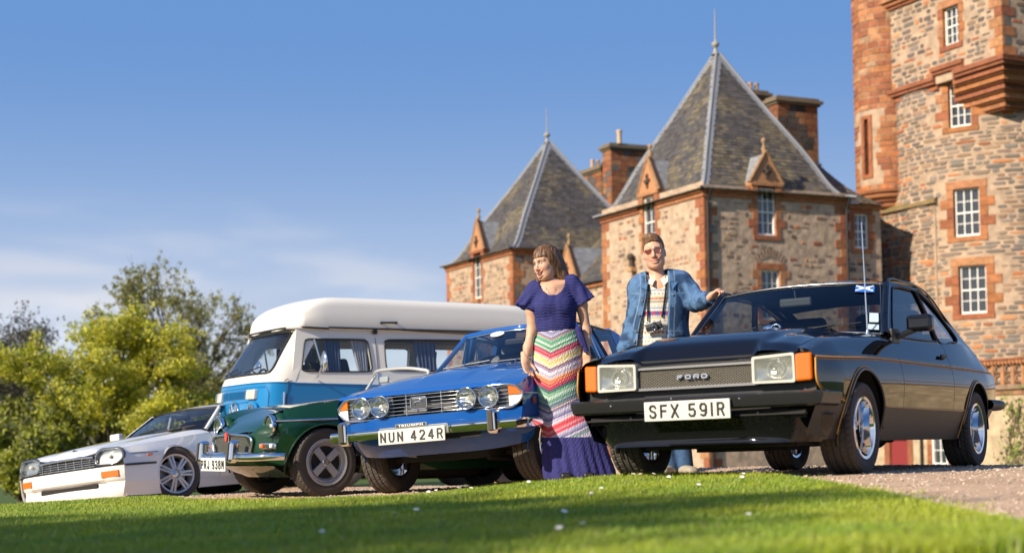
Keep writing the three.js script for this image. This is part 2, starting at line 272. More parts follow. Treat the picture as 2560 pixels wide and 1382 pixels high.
  gk.forEach((g, k) => {
    const im = new THREE.InstancedMesh(g, gmat, gp[k].length); im.name = 'gravel_stones'; im.userData.kind = 'stuff'; im.castShadow = im.receiveShadow = true;
    gp[k].forEach(([x, z, s], i) => { q.setFromEuler(new THREE.Euler(rr(-0.3, 0.3), rnd() * 6.3, rr(-0.3, 0.3))); m4.compose(new THREE.Vector3(x, ground(x, z) + s * 0.25, z), q, new THREE.Vector3(s * rr(0.8, 1.5), s, s * rr(0.8, 1.3))); im.setMatrixAt(i, m4); const t = rnd(), v = rr(0.55, 1.25); c.setRGB(lerp(0.50, 0.42, t) * v, lerp(0.38, 0.36, t) * v, lerp(0.28, 0.29, t) * v); im.setColorAt(i, c); });
    gh.add(im);
  });
  // daisies
  srand(5);
  const petal = []; for (let k = 0; k < 12; k++) { const a = k / 12 * 6.283; petal.push(new THREE.SphereGeometry(1, 6, 4).scale(0.0062, 0.0014, 0.0024).translate(0.0075, 0, 0).rotateZ(0.15).rotateY(a)); }
  let first = null; const wm = std([0.85, 0.84, 0.82], 0.6), ym = std([0.8, 0.5, 0.03], 0.7), gm2 = std([0.10, 0.2, 0.03], 0.7);
  const spots = [];
  for (let i = 0; i < 500 && spots.length < 15; i++) { const z = -rr(7.2, 10.6), x = rr(-1.3, 1.3) * (-z / 10) + 0.2; const e = onLawn(x, z); if (e < 0.06 || e > 1.6) continue; spots.push([x, z]); }
  for (let i = 0; i < 7; i++) spots.push([rr(-1.2, 1.0), -rr(4.8, 7)]);
  for (const [x, z] of spots) {
    let d; if (!first) { d = first = thing('daisy', 'small white daisy flower with yellow centre in the lawn', 'daisy', [0, 0, 0], 'daisies scattered in the lawn'); part('petals', petal, wm, d); part('flower_centre', ball(0.0042, 0, 0.0012, 0, 8).scale(1, 0.6, 1), ym, d); part('stem', rod([0, 0, 0], [0.003, -0.05, 0.002], 0.0011, 0.0011, 5), gm2, d); }
    else { d = first.clone(); d.name = numbered('daisy'); scene.add(d); }
    d.position.set(x, lawnY(x, z) + 0.036 + rnd() * 0.012, z); d.rotation.set(rr(0.1, 0.6), rnd() * 6, rr(-0.3, 0.3)); d.scale.setScalar(rr(0.75, 1.15));
  }
}
// ------------------------------------------------------------------ castle
const MC = {
  stone: std([1, 1, 1], 0.92, { vertexColors: true, bumpMap: grainTex, bumpScale: 0.012 }),
  slate: std([1, 1, 1], 0.72, { vertexColors: true, bumpMap: grainTex, bumpScale: 0.006 }),
  harl: std([0.54, 0.395, 0.28], 0.95, { map: speckTex, bumpMap: grainTex, bumpScale: 0.03 }),
  mortar: std([0.50, 0.36, 0.25], 0.95, { map: speckTex, bumpMap: grainTex, bumpScale: 0.03 }),
  red: std([1, 1, 1], 0.9, { vertexColors: true, map: speckTex, bumpMap: grainTex, bumpScale: 0.01 }),
  lead: std([0.29, 0.30, 0.32], 0.55, { map: speckTex }),
  sash: std([0.84, 0.82, 0.77], 0.5),
  pane: phys([0.035, 0.04, 0.045], 0.03, { clearcoat: 1, clearcoatRoughness: 0.01 }),
  pipe: std([0.012, 0.012, 0.013], 0.5),
  moss: std([0.26, 0.19, 0.06], 0.95, { map: speckTex, bumpMap: grainTex, bumpScale: 0.02 }),
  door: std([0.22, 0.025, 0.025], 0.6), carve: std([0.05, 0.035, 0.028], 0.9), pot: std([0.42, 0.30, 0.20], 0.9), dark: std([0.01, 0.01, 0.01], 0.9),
  curtain: std([0.3, 0.28, 0.25], 0.9),
};
const REDS = [[0.40, 0.155, 0.065], [0.44, 0.18, 0.075], [0.36, 0.125, 0.055], [0.46, 0.215, 0.10], [0.33, 0.115, 0.055], [0.43, 0.165, 0.06]];
const GREYS = [[0.155, 0.12, 0.10], [0.125, 0.10, 0.088], [0.19, 0.145, 0.11], [0.22, 0.15, 0.10], [0.105, 0.092, 0.085], [0.17, 0.145, 0.125]];
const pick = (a) => a[(rnd() * a.length) | 0];
const vary = (c, a = 0.18) => { const k = 1 + rr(-a, a); return [c[0] * k, c[1] * k * (1 + rr(-0.04, 0.04)), c[2] * k]; };
// wall maps: (along s, height h, outward o) -> point
const planeMap = (x, z, ux, uz, nx, nz) => (s, h, o) => [x + ux * s + nx * o, h, z + uz * s + nz * o];
const drumMap = (cx, cz, R) => (s, h, o) => { const a = s / R, r = R + o; return [cx - r * Math.sin(a), h, cz + r * Math.cos(a)]; };
function mbox(map, s0, s1, h0, h1, o0, o1, ns = 1, bev = 0) { // a block in wall space, front edges bevelled
  const pos = [], idx = [], uv = [];
  for (let i = 0; i <= ns; i++) { const s = lerp(s0, s1, i / ns), sb = clamp(s, s0 + bev, s1 - bev); const ring = [[s, h0, o0], [s, h0, o1 - bev], [sb, h0 + bev, o1], [sb, h1 - bev, o1], [s, h1, o1 - bev], [s, h1, o0]]; for (const r of ring) { pos.push(...map(...r)); uv.push(r[0] * 0.7 + r[2], r[1] * 0.7 + r[2]); } }
  for (let i = 0; i < ns; i++) for (let k = 0; k < 5; k++) { const a = i * 6 + k, b = a + 1, c = a + 6, d = c + 1; idx.push(a, b, c, b, d, c); }
  for (const i of [0, ns]) { const a = i * 6; idx.push(a, a + 1, a + 5, a + 1, a + 4, a + 5, a + 1, a + 2, a + 4, a + 2, a + 3, a + 4); }
  const g = mkgeo(pos, idx, uv); return toCreasedNormals(g, 0.5);
}
function wallCells(map, S, H, open, o = 0, fine = 0) { // flat wall skin with openings left out
  const xs = new Set(S), ys = new Set(H); for (const w of open) { xs.add(w[0]); xs.add(w[1]); ys.add(w[2]); ys.add(w[3]); }
  if (fine) for (let s = Math.min(...S); s < Math.max(...S); s += fine) xs.add(s);
  const X = [...xs].sort((a, b) => a - b), Y = [...ys].sort((a, b) => a - b);
  return grid(X.length - 1, Y.length - 1, (u, v) => { const s = X[Math.round(u * (X.length - 1))], h = Y[Math.round(v * (Y.length - 1))]; return [...map(s, h, o), s / 2.2, h / 2.2]; }, { skip: (i, j) => { const s = (X[i] + X[i + 1]) / 2, h = (Y[j] + Y[j + 1]) / 2; return open.some((w) => s > w[0] && s < w[1] && h > w[2] && h < w[3]); } });
}
function rubbleStone(map, s, h, w, t, o) { // one rough stone face standing a little proud
  const n = 7 + ((rnd() * 3) | 0), pos = [], idx = [], uv = [], a0 = rnd() * 6.28, pw = rr(0.45, 0.62);
  const pt = (k, f) => { const a = a0 + k / n * 6.283, c = Math.cos(a), q = Math.sin(a), r = jit[k]; return [s + Math.sign(c) * Math.pow(Math.abs(c), pw) * w / 2 * r * f, h + Math.sign(q) * Math.pow(Math.abs(q), pw) * t / 2 * r * f]; };
  const jit = []; for (let k = 0; k < n; k++) jit.push(rr(0.82, 1.06));
  for (let k = 0; k < n; k++) { const p = pt(k, 1), q = pt(k, 0.86); pos.push(...map(p[0], p[1], -0.01), ...map(q[0], q[1], o * rr(0.8, 1.1))); uv.push(p[0], p[1], q[0], q[1]); }
  pos.push(...map(s, h, o * 1.15)); uv.push(s, h);
  for (let k = 0; k < n; k++) { const a = k * 2, b = ((k + 1) % n) * 2; idx.push(a, b, a + 1, b, b + 1, a + 1, a + 1, b + 1, n * 2); }
  return toCreasedNormals(mkgeo(pos, idx, uv), 0.55);
}
function rubble(map, s0, s1, h0, h1, avoid, o) {
  const out = [];
  for (let h = h0; h < h1;) {
    const row = rr(o.row[0], o.row[1]); let s = s0 + rr(-0.2, 0);
    while (s < s1) {
      const w = rr(o.w[0], o.w[1]) * (rnd() < 0.2 ? 1.5 : 1), t = row * rr(0.72, 0.98) * (o.split && rnd() < o.split ? 0.5 : 1), cs = s + w / 2, ch = h + row / 2 + rr(-1, 1) * row * 0.10;
      const off = avoid.some((b) => cs + w * 0.42 > b[0] && cs - w * 0.42 < b[1] && ch + t * 0.4 > b[2] && ch - t * 0.4 < b[3]);
      if (!off && s > s0 - 0.1 && s + w < s1 + 0.1 && rnd() < o.keep) {
        const k = rnd(), c = vary(k < o.redShare ? pick(REDS) : pick(o.palette || GREYS), 0.25);
        out.push({ geo: tint(rubbleStone(map, cs, ch, w * rr(0.86, 0.97), t, o.proud * rr(0.7, 1.3)), c), size: w * t });
      }
      s += w;
    }
    h += row;
  }
  return out;
}
const redBlock = (map, s0, s1, h0, h1, o0, o1, ns) => tint(mbox(map, s0, s1, h0, h1, o0, o1, ns || 1, 0.012), vary(pick(REDS), 0.12));
// a sash window in wall space: stone surround (alternating rybats), lintel, sill, white frame, bars, panes
function window_(parent, map, s, h0, h1, w, o = {}) {
  const { margin = 0.16, cols = 3, rows = 2, inset = 0.16, surround = true, ns = 1, curtain = 0, long = 0.22, lintel = 0.28, sashes = 2 } = o, a = s - w / 2, b = s + w / 2, av = [];
  if (surround) {
    const n = Math.max(3, Math.round((h1 - h0) / 0.34));
    for (let k = 0; k < n; k++) for (const sd of [-1, 1]) { const y0 = lerp(h0, h1, k / n), y1 = lerp(h0, h1, (k + 1) / n), ex = margin + (k % 2 ? long : 0.02) + rr(0, 0.05), e0 = sd < 0 ? a - ex : b, e1 = sd < 0 ? a : b + ex; part('margin_stone', redBlock(map, e0, e1, y0 + 0.004, y1 - 0.004, -inset - 0.1, 0.028, ns), MC.red, parent); av.push([e0 - 0.03, e1 + 0.03, y0 - 0.02, y1 + 0.02]); }
    part('lintel', redBlock(map, a - margin - 0.06, b + margin + 0.06, h1, h1 + lintel, -inset - 0.1, 0.032, ns), MC.red, parent); av.push([a - margin - 0.1, b + margin + 0.1, h1 - 0.02, h1 + lintel + 0.03]);
    part('window_sill', redBlock(map, a - margin - 0.04, b + margin + 0.04, h0 - 0.2, h0, -inset - 0.1, 0.05, ns), MC.red, parent); av.push([a - margin - 0.08, b + margin + 0.08, h0 - 0.23, h0 + 0.02]);
  }
  av.push([a, b, h0, h1]);
  const f = 0.055, win = part('window', [mbox(map, a, a + f, h0, h1, -inset, -inset + 0.09), mbox(map, b - f, b, h0, h1, -inset, -inset + 0.09), mbox(map, a + f, b - f, h0, h0 + f * 1.5, -inset, -inset + 0.1), mbox(map, a + f, b - f, h1 - f, h1, -inset, -inset + 0.09)], MC.sash, parent);
  const mid = (h0 + h1) / 2, bars = [];
  if (sashes === 2) part('meeting_rail', mbox(map, a + f, b - f, mid - 0.025, mid + 0.025, -inset + 0.005, -inset + 0.075), MC.sash, win);
  const iw = (b - a - 2 * f) / cols; for (let c = 1; c < cols; c++) bars.push(mbox(map, a + f + iw * c - 0.017, a + f + iw * c + 0.017, h0 + f, h1 - f, -inset + 0.01, -inset + 0.055));
  const R = rows * sashes, ih = (h1 - h0 - f * 2.5) / R; for (let r = 1; r < R; r++) if (sashes < 2 || r !== rows) bars.push(mbox(map, a + f, b - f, h0 + f * 1.5 + ih * r - 0.012, h0 + f * 1.5 + ih * r + 0.012, -inset + 0.01, -inset + 0.05));
  if (bars.length) part('glazing_bar', bars, MC.sash, win);
  for (let c = 0; c < cols; c++) for (let r = 0; r < R; r++) { const s0 = a + f + iw * c + 0.005, s1 = s0 + iw - 0.01, y0 = h0 + f * 1.5 + ih * r, y1 = y0 + ih, t = rr(-0.012, 0.012), t2 = rr(-0.01, 0.01); part('pane', mkgeo([...map(s0, y0, -inset + 0.02 + t), ...map(s1, y0, -inset + 0.02 - t), ...map(s1, y1, -inset + 0.02 - t + t2), ...map(s0, y1, -inset + 0.02 + t + t2)], [0, 1, 2, 0, 2, 3]), MC.pane, win); }
  return av;
}
const openOf = (s, h0, h1, w) => [s - w / 2, s + w / 2, h0, h1];
function quoins(parent, mapA, sA, dirA, mapB, sB, dirB, h0, h1) { // long and short corner stones shared by two faces
  const n = Math.round((h1 - h0) / 0.36), avA = [], avB = [];
  for (let k = 0; k < n; k++) { const y0 = lerp(h0, h1, k / n) + 0.004, y1 = lerp(h0, h1, (k + 1) / n) - 0.004, la = k % 2 ? 0.62 : 0.36, lb = k % 2 ? 0.36 : 0.62, c = vary(pick(REDS), 0.14), cb = rnd() < 0.3 ? vary(pick(GREYS), 0.2).map((v) => v * 1.3) : c;
    const A = dirA > 0 ? [sA, sA + la] : [sA - la, sA], B = dirB > 0 ? [sB, sB + lb] : [sB - lb, sB];
    part('quoin_stone', [tint(mbox(mapA, A[0] - (dirA > 0 ? 0.024 : 0), A[1] + (dirA < 0 ? 0.024 : 0), y0, y1, -0.1, 0.024, 1, 0.01), c), tint(mbox(mapB, B[0] + (dirB > 0 ? 0.004 : 0), B[1] - (dirB < 0 ? 0.004 : 0), y0, y1, -0.1, 0.022, 1, 0.01), cb)], MC.red, parent);
    avA.push([A[0] - 0.05, A[1] + 0.03, y0 - 0.02, y1 + 0.02]); avB.push([B[0] - 0.05, B[1] + 0.03, y0 - 0.02, y1 + 0.02]); }
  return [avA, avB];
}
// slates over one roof plane: f(a, b) gives the point, b up the slope
function slates(f, rows, across, keepOut, colour) {
  const out = [], P = (a, b) => new THREE.Vector3(...f(a, b));
  for (let r = 0; r < rows; r++) {
    const b0 = r / rows, b1 = Math.min(1, (r + 1.28) / rows), wid = across(b0), n = Math.max(1, Math.round(wid)), off = r % 2 ? 0.5 : 0;
    for (let k = -1; k < n; k++) {
      const a0 = clamp((k + off + rr(-0.06, 0.06)) / n, 0, 1), a1 = clamp((k + 1 + off + rr(-0.06, 0.02)) / n - 0.04 / n, 0, 1); if (a1 - a0 < 0.2 / n) continue;
      if (keepOut && keepOut((a0 + a1) / 2, (b0 + b1) / 2)) continue;
      const A = P(a0, b0), B = P(a1, b0), D = P(a1, b1), E = P(a0, b1), N = B.clone().sub(A).cross(E.clone().sub(A)).normalize(); if (N.y < 0) N.negate();
      const l = rr(0.022, 0.04), A2 = A.clone().addScaledVector(N, l), B2 = B.clone().addScaledVector(N, l * rr(0.85, 1.1)), D2 = D.clone().addScaledVector(N, 0.006), E2 = E.clone().addScaledVector(N, 0.006), A1 = A.clone().addScaledVector(N, 0.004), B1 = B.clone().addScaledVector(N, 0.004);
      const g = mkgeo([A1, B1, B2, A2, A2, B2, D2, E2, A1, A2, E2, B1, D2, B2].flatMap((v) => [v.x, v.y, v.z]), [0, 1, 2, 0, 2, 3, 4, 5, 6, 4, 6, 7, 8, 9, 10, 11, 12, 13], [A1, B1, B2, A2, A2, B2, D2, E2, A1, A2, E2, B1, D2, B2].flatMap((v) => [v.x * 0.6 + v.z, v.y * 0.6]));
      out.push({ geo: tint(g, colour(A)), size: A.distanceTo(B) });
    }
  }
  return out;
}
const slateColour = (p) => { const q = fbm(p.x * 0.6, p.y * 0.6, p.z * 0.6, 3), k = rr(0.7, 1.35), l = sm(0.45, 0.65, q + rr(-0.15, 0.15)); return [lerp(0.075, 0.135, l) * k, lerp(0.068, 0.112, l) * k, lerp(0.066, 0.072, l) * k]; };
const L = [-0.431, -0.902], Rv = [0.902, -0.431], N1 = [-0.902, 0.431], N2 = [0.431, 0.902], GY = -2.4;
const spike = (x, y, z, h, r = 0.045) => lathe([[0, 0], [r * 5, 0], [r * 4, h * 0.03], [r * 2, h * 0.07], [r * 2.6, h * 0.1], [r * 1.4, h * 0.13], [r * 1.6, h * 0.15], [r * 3.6, h * 0.19], [r * 4.4, h * 0.225], [r * 3.6, h * 0.26], [r * 1.2, h * 0.29], [r * 0.9, h * 0.34], [r * 0.35, h * 0.98], [0, h]], 14).translate(x, y, z);

function dormer(p, map, s, eave, h0, w, apex, roofIn, o = {}) { // gabled window head breaking through the eaves
  const hw = w / 2 + 0.30, base = o.base ?? eave + 0.35;
  for (const sd of [-1, 1]) part('dormer_pier', redBlock(map, sd < 0 ? s - hw : s + w / 2, sd < 0 ? s - w / 2 : s + hw, eave - 0.3, base, -0.3, 0.05), MC.red, p);
  part('dormer_lintel', redBlock(map, s - hw - 0.05, s + hw + 0.05, base, base + 0.16, -0.3, 0.09), MC.red, p);
  const tri = (k, o0, o1, drop) => { const a = map(s - hw * k, base + 0.16, o1), b = map(s + hw * k, base + 0.16, o1), c = map(s, base + 0.16 + (apex - base - 0.16) * k - drop, o1), a2 = map(s - hw * k, base + 0.16, o0), b2 = map(s + hw * k, base + 0.16, o0), c2 = map(s, base + 0.16 + (apex - base - 0.16) * k - drop, o0); return mkgeo([...a, ...b, ...c, ...a2, ...b2, ...c2, ...a, ...c, ...c2, ...a2, ...b, ...c, ...c2, ...b2], [0, 1, 2, 3, 4, 5, 6, 7, 8, 6, 8, 9, 10, 11, 12, 10, 12, 13], null); };
  part('gable_stone', tint(tri(1, -0.25, 0.05, 0), vary(REDS[3], 0.05)), MC.red, p);
  for (const sd of [-1, 1]) { const A = [s + sd * (hw + 0.1), base + 0.12], B = [s, apex + 0.08]; part('gable_coping', tint(rod(map(A[0], A[1], 0.03), map(B[0], B[1], 0.03), 0.085, 0.085, 6), [0.36, 0.20, 0.10]), MC.red, p); }
  part('carved_emblem', [ball(0.13, ...map(s, base + 0.55, 0.07), 8), ball(0.09, ...map(s, base + 0.8, 0.07), 8), rod(map(s - 0.22, base + 0.62, 0.07), map(s + 0.22, base + 0.62, 0.07), 0.06), rod(map(s, base + 0.3, 0.07), map(s, base + 0.9, 0.07), 0.06)], MC.carve, p);
  const [fx, fy, fz] = map(s, apex, -0.1); part('dormer_finial', tint(lathe([[0, 0], [0.09, 0], [0.07, 0.12], [0.11, 0.2], [0.05, 0.3], [0.05, 0.42], [0.1, 0.5], [0.1, 0.58], [0, 0.66]].map(([a, b]) => [a, b * (o.fin ?? 1)]), 10).translate(fx, fy, fz), [0.40, 0.26, 0.14]), MC.red, p);
  const P = (a, b, c) => map(a, b, c), e0 = base + 0.1, back = -roofIn;
  part('dormer_roof', [-1, 1].map((sd) => grid(1, 1, (u, v) => P(s + sd * hw * (1 - v) * 1.02, lerp(e0, apex - 0.02, v), lerp(-0.1, back, u)))), MC.lead, p);
  part('dormer_cheek', [-1, 1].map((sd) => grid(1, 1, (u, v) => P(s + sd * hw * 0.98, lerp(eave - 0.1, e0 + 0.02, v), lerp(-0.15, back * 0.8, u)))), MC.lead, p);
}
function pavilion(name, label, cx, cz, eave, apexH, wl, wr, opts) {
  srand(opts.seed); const p = thing(name, label, 'castle wing', [0, 0, 0]);
  const mA = planeMap(cx, cz, L[0], L[1], N1[0], N1[1]), mB = planeMap(cx, cz, Rv[0], Rv[1], N2[0], N2[1]);
  const bx = cx + L[0] * wl, bz = cz + L[1] * wl, dx = cx + Rv[0] * wr, dz = cz + Rv[1] * wr, mC = planeMap(bx, bz, Rv[0], Rv[1], -N2[0], -N2[1]), mD = planeMap(dx, dz, L[0], L[1], -N1[0], -N1[1]);
  const oA = opts.A.map((w) => openOf(w.s, w.h0, w.h1, w.w)), oB = opts.B.map((w) => openOf(w.s, w.h0, w.h1, w.w));
  part('wall', [wallCells(mA, [0, wl], [GY, eave], oA), wallCells(mB, [0, wr], [GY, eave], oB), wallCells(mC, [0, wr], [GY, eave], []), wallCells(mD, [0, wl], [GY, eave], []), grid(1, 1, (u, v) => [lerp(cx + Rv[0] * wr * u, bx + Rv[0] * wr * u, v), eave - 0.02, lerp(cz + Rv[1] * wr * u, bz + Rv[1] * wr * u, v)])], opts.wall || MC.harl, p);
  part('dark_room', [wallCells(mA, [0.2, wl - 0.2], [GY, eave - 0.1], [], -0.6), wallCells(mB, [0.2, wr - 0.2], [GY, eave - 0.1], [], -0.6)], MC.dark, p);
  const avA = [], avB = [];
  const [qa, qb] = quoins(p, mA, 0, 1, mB, 0, 1, GY, eave - 0.3); avA.push(...qa); avB.push(...qb);
  const [qc] = quoins(p, mA, wl, -1, mC, 0, 1, GY, eave - 0.3); avA.push(...qc);
  const [qd] = quoins(p, mB, wr, -1, mD, 0, 1, GY, eave - 0.3); avB.push(...qd);
  for (const [ws, map, av] of [[opts.A, mA, avA], [opts.B, mB, avB]]) for (const w of ws) av.push(...window_(p, map, w.s, w.h0, w.h1, w.w, w.o));
  // eaves band
  const gapsA = opts.A.filter((w) => w.gable).map((w) => [w.s - w.w / 2 - 0.3, w.s + w.w / 2 + 0.3]), gapsB = opts.B.filter((w) => w.gable).map((w) => [w.s - w.w / 2 - 0.3, w.s + w.w / 2 + 0.3]);
  for (const [map, len, gaps] of [[mA, wl, gapsA], [mB, wr, gapsB]]) { let s = -0.08; const cuts = [...gaps, [len + 0.08, len + 0.08]]; for (const g of cuts) { if (g[0] - s > 0.05) part('eaves_band', [redBlock(map, s, g[0], eave - 0.26, eave - 0.10, -0.1, 0.075), redBlock(map, s, g[0], eave - 0.10, eave + 0.03, -0.1, 0.17)], MC.red, p); s = g[1]; } }
  avA.push([-1, wl + 1, eave - 0.34, eave + 1]); avB.push([-1, wr + 1, eave - 0.34, eave + 1]);
  const ro = opts.rubble || { row: [0.16, 0.26], w: [0.16, 0.5], keep: 0.40, split: 0.6, redShare: 0.10, proud: 0.018, palette: [[0.26, 0.17, 0.11], [0.17, 0.12, 0.09], [0.34, 0.23, 0.14], [0.20, 0.14, 0.11], [0.40, 0.27, 0.165]] };
  pieces([...rubble(mA, 0.1, wl - 0.1, opts.low ?? 0, eave - 0.36, avA, ro), ...rubble(mB, 0.1, wr - 0.1, opts.low ?? 0, eave - 0.36, avB, ro)], 'rubble_stone', MC.stone, p);
  if (opts.arch) for (let k = 0; k < 11; k++) { const a = lerp(-0.75, 0.75, k / 10), [as, ah] = opts.arch; part('arch_stone', tint(warp(box(0.07, 0.36, 0.03), (x, y, z) => { const r = 1.15 + y, c = Math.sin(a) * r + Math.cos(a) * x, d = Math.cos(a) * r - Math.sin(a) * x; return mB(as + c * 0.85, ah + d - 1.1, z + 0.012); }), vary(GREYS[3], 0.2).map((v) => v * 1.3)), MC.stone, p); }
  // bell-cast pyramid roof
  const ov = 0.3, K = [[cx, cz, L, -1, Rv], 0], corner = (i, k) => { const a = [[-ov, -ov], [wl + ov, -ov], [wl + ov, wr + ov], [-ov, wr + ov]][i], m = [wl / 2, wr / 2], s = lerp(a[0], m[0], k), t = lerp(a[1], m[1], k); return [cx + L[0] * s + Rv[0] * t, cz + L[1] * s + Rv[1] * t]; };
  const prof = (b) => (apexH - eave) * (Math.pow(b, 1.17) * 0.98 + 0.02 * b - 0.06 * Math.exp(-Math.pow((b - 0.16) / 0.15, 2)) * Math.min(1, b * 12)) + eave;
  const face = (i) => (a, b) => { const A = corner(i, b * 0.985), B = corner((i + 1) % 4, b * 0.985); return [lerp(A[0], B[0], a), prof(b), lerp(A[1], B[1], a)]; };
  const roof = part('roof', [0, 1, 2, 3].map((i) => grid(1, 24, face(i))), std([0.08, 0.075, 0.075], 0.8), p);
  const full = [wl + 2 * ov, wr + 2 * ov, wl + 2 * ov, wr + 2 * ov];
  const ko = (list, len) => (a, b) => list.some((w) => { const s = a * (len + 2 * ov) - ov, bb = b; return false; });
  pieces([...slates(face(0), 52, (b) => full[0] * (1 - b) / 0.27, null, slateColour), ...slates(face(3), 52, (b) => full[1] * (1 - b) / 0.27, null, slateColour)], 'slate', MC.slate, roof);
  for (const i of [0, 1, 3]) { // scalloped lead along the hips
    const left = face((i + 3) % 4), right = face(i), strips = [];
    for (const [f, side] of [[left, 1], [right, 0]]) strips.push(grid(72, 4, (u, v) => { const b = u * 0.99, full2 = full[side ? (i + 3) % 4 : i] * (1 - b), sc = 0.20 + 0.085 * Math.abs(Math.sin(u * Math.PI * 26)), w = Math.min(0.49, sc * v / Math.max(full2, 0.2)), q = f(side ? 1 - w : w, b), A = f(side ? 1 - w : w, Math.min(1, b + 0.01)), up = 0.05; return [q[0] + 0, q[1] + up * 0.7, q[2] + 0.03]; }));
    strips.push(tube(Array.from({ length: 22 }, (_, k) => { const q = right(0, k / 21 * 0.99); return [q[0], q[1] + 0.055, q[2]]; }), 0.05, 60, 6)); part('hip_flashing', strips, MC.lead, roof);
  }
  part('roof_spike', spike(...(() => { const q = face(0)(0.5, 1); return [q[0], q[1] - 0.08, q[2]]; })(), opts.spike || 2.0, 0.04), std([0.30, 0.28, 0.24], 0.6), p);
  for (const [list, map] of [[opts.A, mA], [opts.B, mB]]) for (const w of list) if (w.gable) dormer(p, map, w.s, eave, w.h0, w.w, w.gable, 2.4, w.go);
  for (const [m, s] of opts.pipes || []) part('downpipe', [rod((m ? mB : mA)(s, eave - 0.45, 0.10), (m ? mB : mA)(s, -1.5, 0.10), 0.055), rod((m ? mB : mA)(s, eave - 0.45, 0.10), (m ? mB : mA)(s + 0.05, eave, 0.28), 0.055)], MC.pipe, p);
  return { p, mA, mB, mC, mD };
}
function chimney(parent, x, z, w, d, h0, h1, pots, al = 0, pal) { // stack along Rv (w) and L (d)
  const mA = planeMap(x, z, L[0], L[1], N1[0], N1[1]), mB = planeMap(x, z, Rv[0], Rv[1], N2[0], N2[1]);
  const P = (s, t, h) => [x + L[0] * s + Rv[0] * t, h, z + L[1] * s + Rv[1] * t];
  const st = part('chimney', [grid(1, 1, (u, v) => P(d * u, 0, lerp(h0, h1, v))), grid(1, 1, (u, v) => P(0, w * u, lerp(h0, h1, v))), grid(1, 1, (u, v) => P(d * u, w, lerp(h0, h1, v))), grid(1, 1, (u, v) => P(d, w * u, lerp(h0, h1, v)))], MC.mortar, parent);
  const n = Math.round((h1 - h0) / 0.3), bl = [];
  for (const [m, len] of [[mA, d], [mB, w]]) for (let k = 0; k < n; k++) { let s = 0; while (s < len - 0.05) { const l = Math.min(rr(0.35, 0.7), len - s); const e = len - s - l < 0.15 ? len - s : l; const edge = s < 0.01 || s + e > len - 0.02; bl.push({ geo: tint(mbox(m, s + 0.006, s + e - 0.006, lerp(h0, h1, k / n) + 0.006, lerp(h0, h1, (k + 1) / n) - 0.006, -0.05, 0.02 + rr(0, 0.012), 1, 0.01), vary(rnd() < (edge ? 0.75 : pal ?? 0.5) ? pick(REDS) : pick(GREYS), 0.2).map((q) => q * (pal < 0.3 ? 0.6 : 0.85))), size: e }); s += e; } }
  pieces(bl, 'chimney_stone', MC.red, st, 120);
  part('chimney_cap', [[0.1, 0.14, 0.12], [0.2, 0.26, 0.14], [0.06, 0.4, 0.1]].map(([o, y, t]) => { const g = box(w + 2 * o, t, d + 2 * o); g.rotateY(Math.atan2(-Rv[1], Rv[0])); const q = P(d / 2, w / 2, h1 + y - 0.08); return tint(g.translate(...q), [0.17, 0.13, 0.085]); }), MC.stone, st);
  for (let k = 0; k < pots; k++) part('chimney_pot', tint(lathe([[0.13, 0], [0.11, 0.05], [0.10, 0.4], [0.125, 0.44], [0.12, 0.5], [0.085, 0.5], [0.085, 0.1]], 12).translate(...P(d / 2, w * (k + 0.5) / pots, h1 + 0.36)), vary([0.36, 0.24, 0.15], 0.3)), MC.stone, st);
}
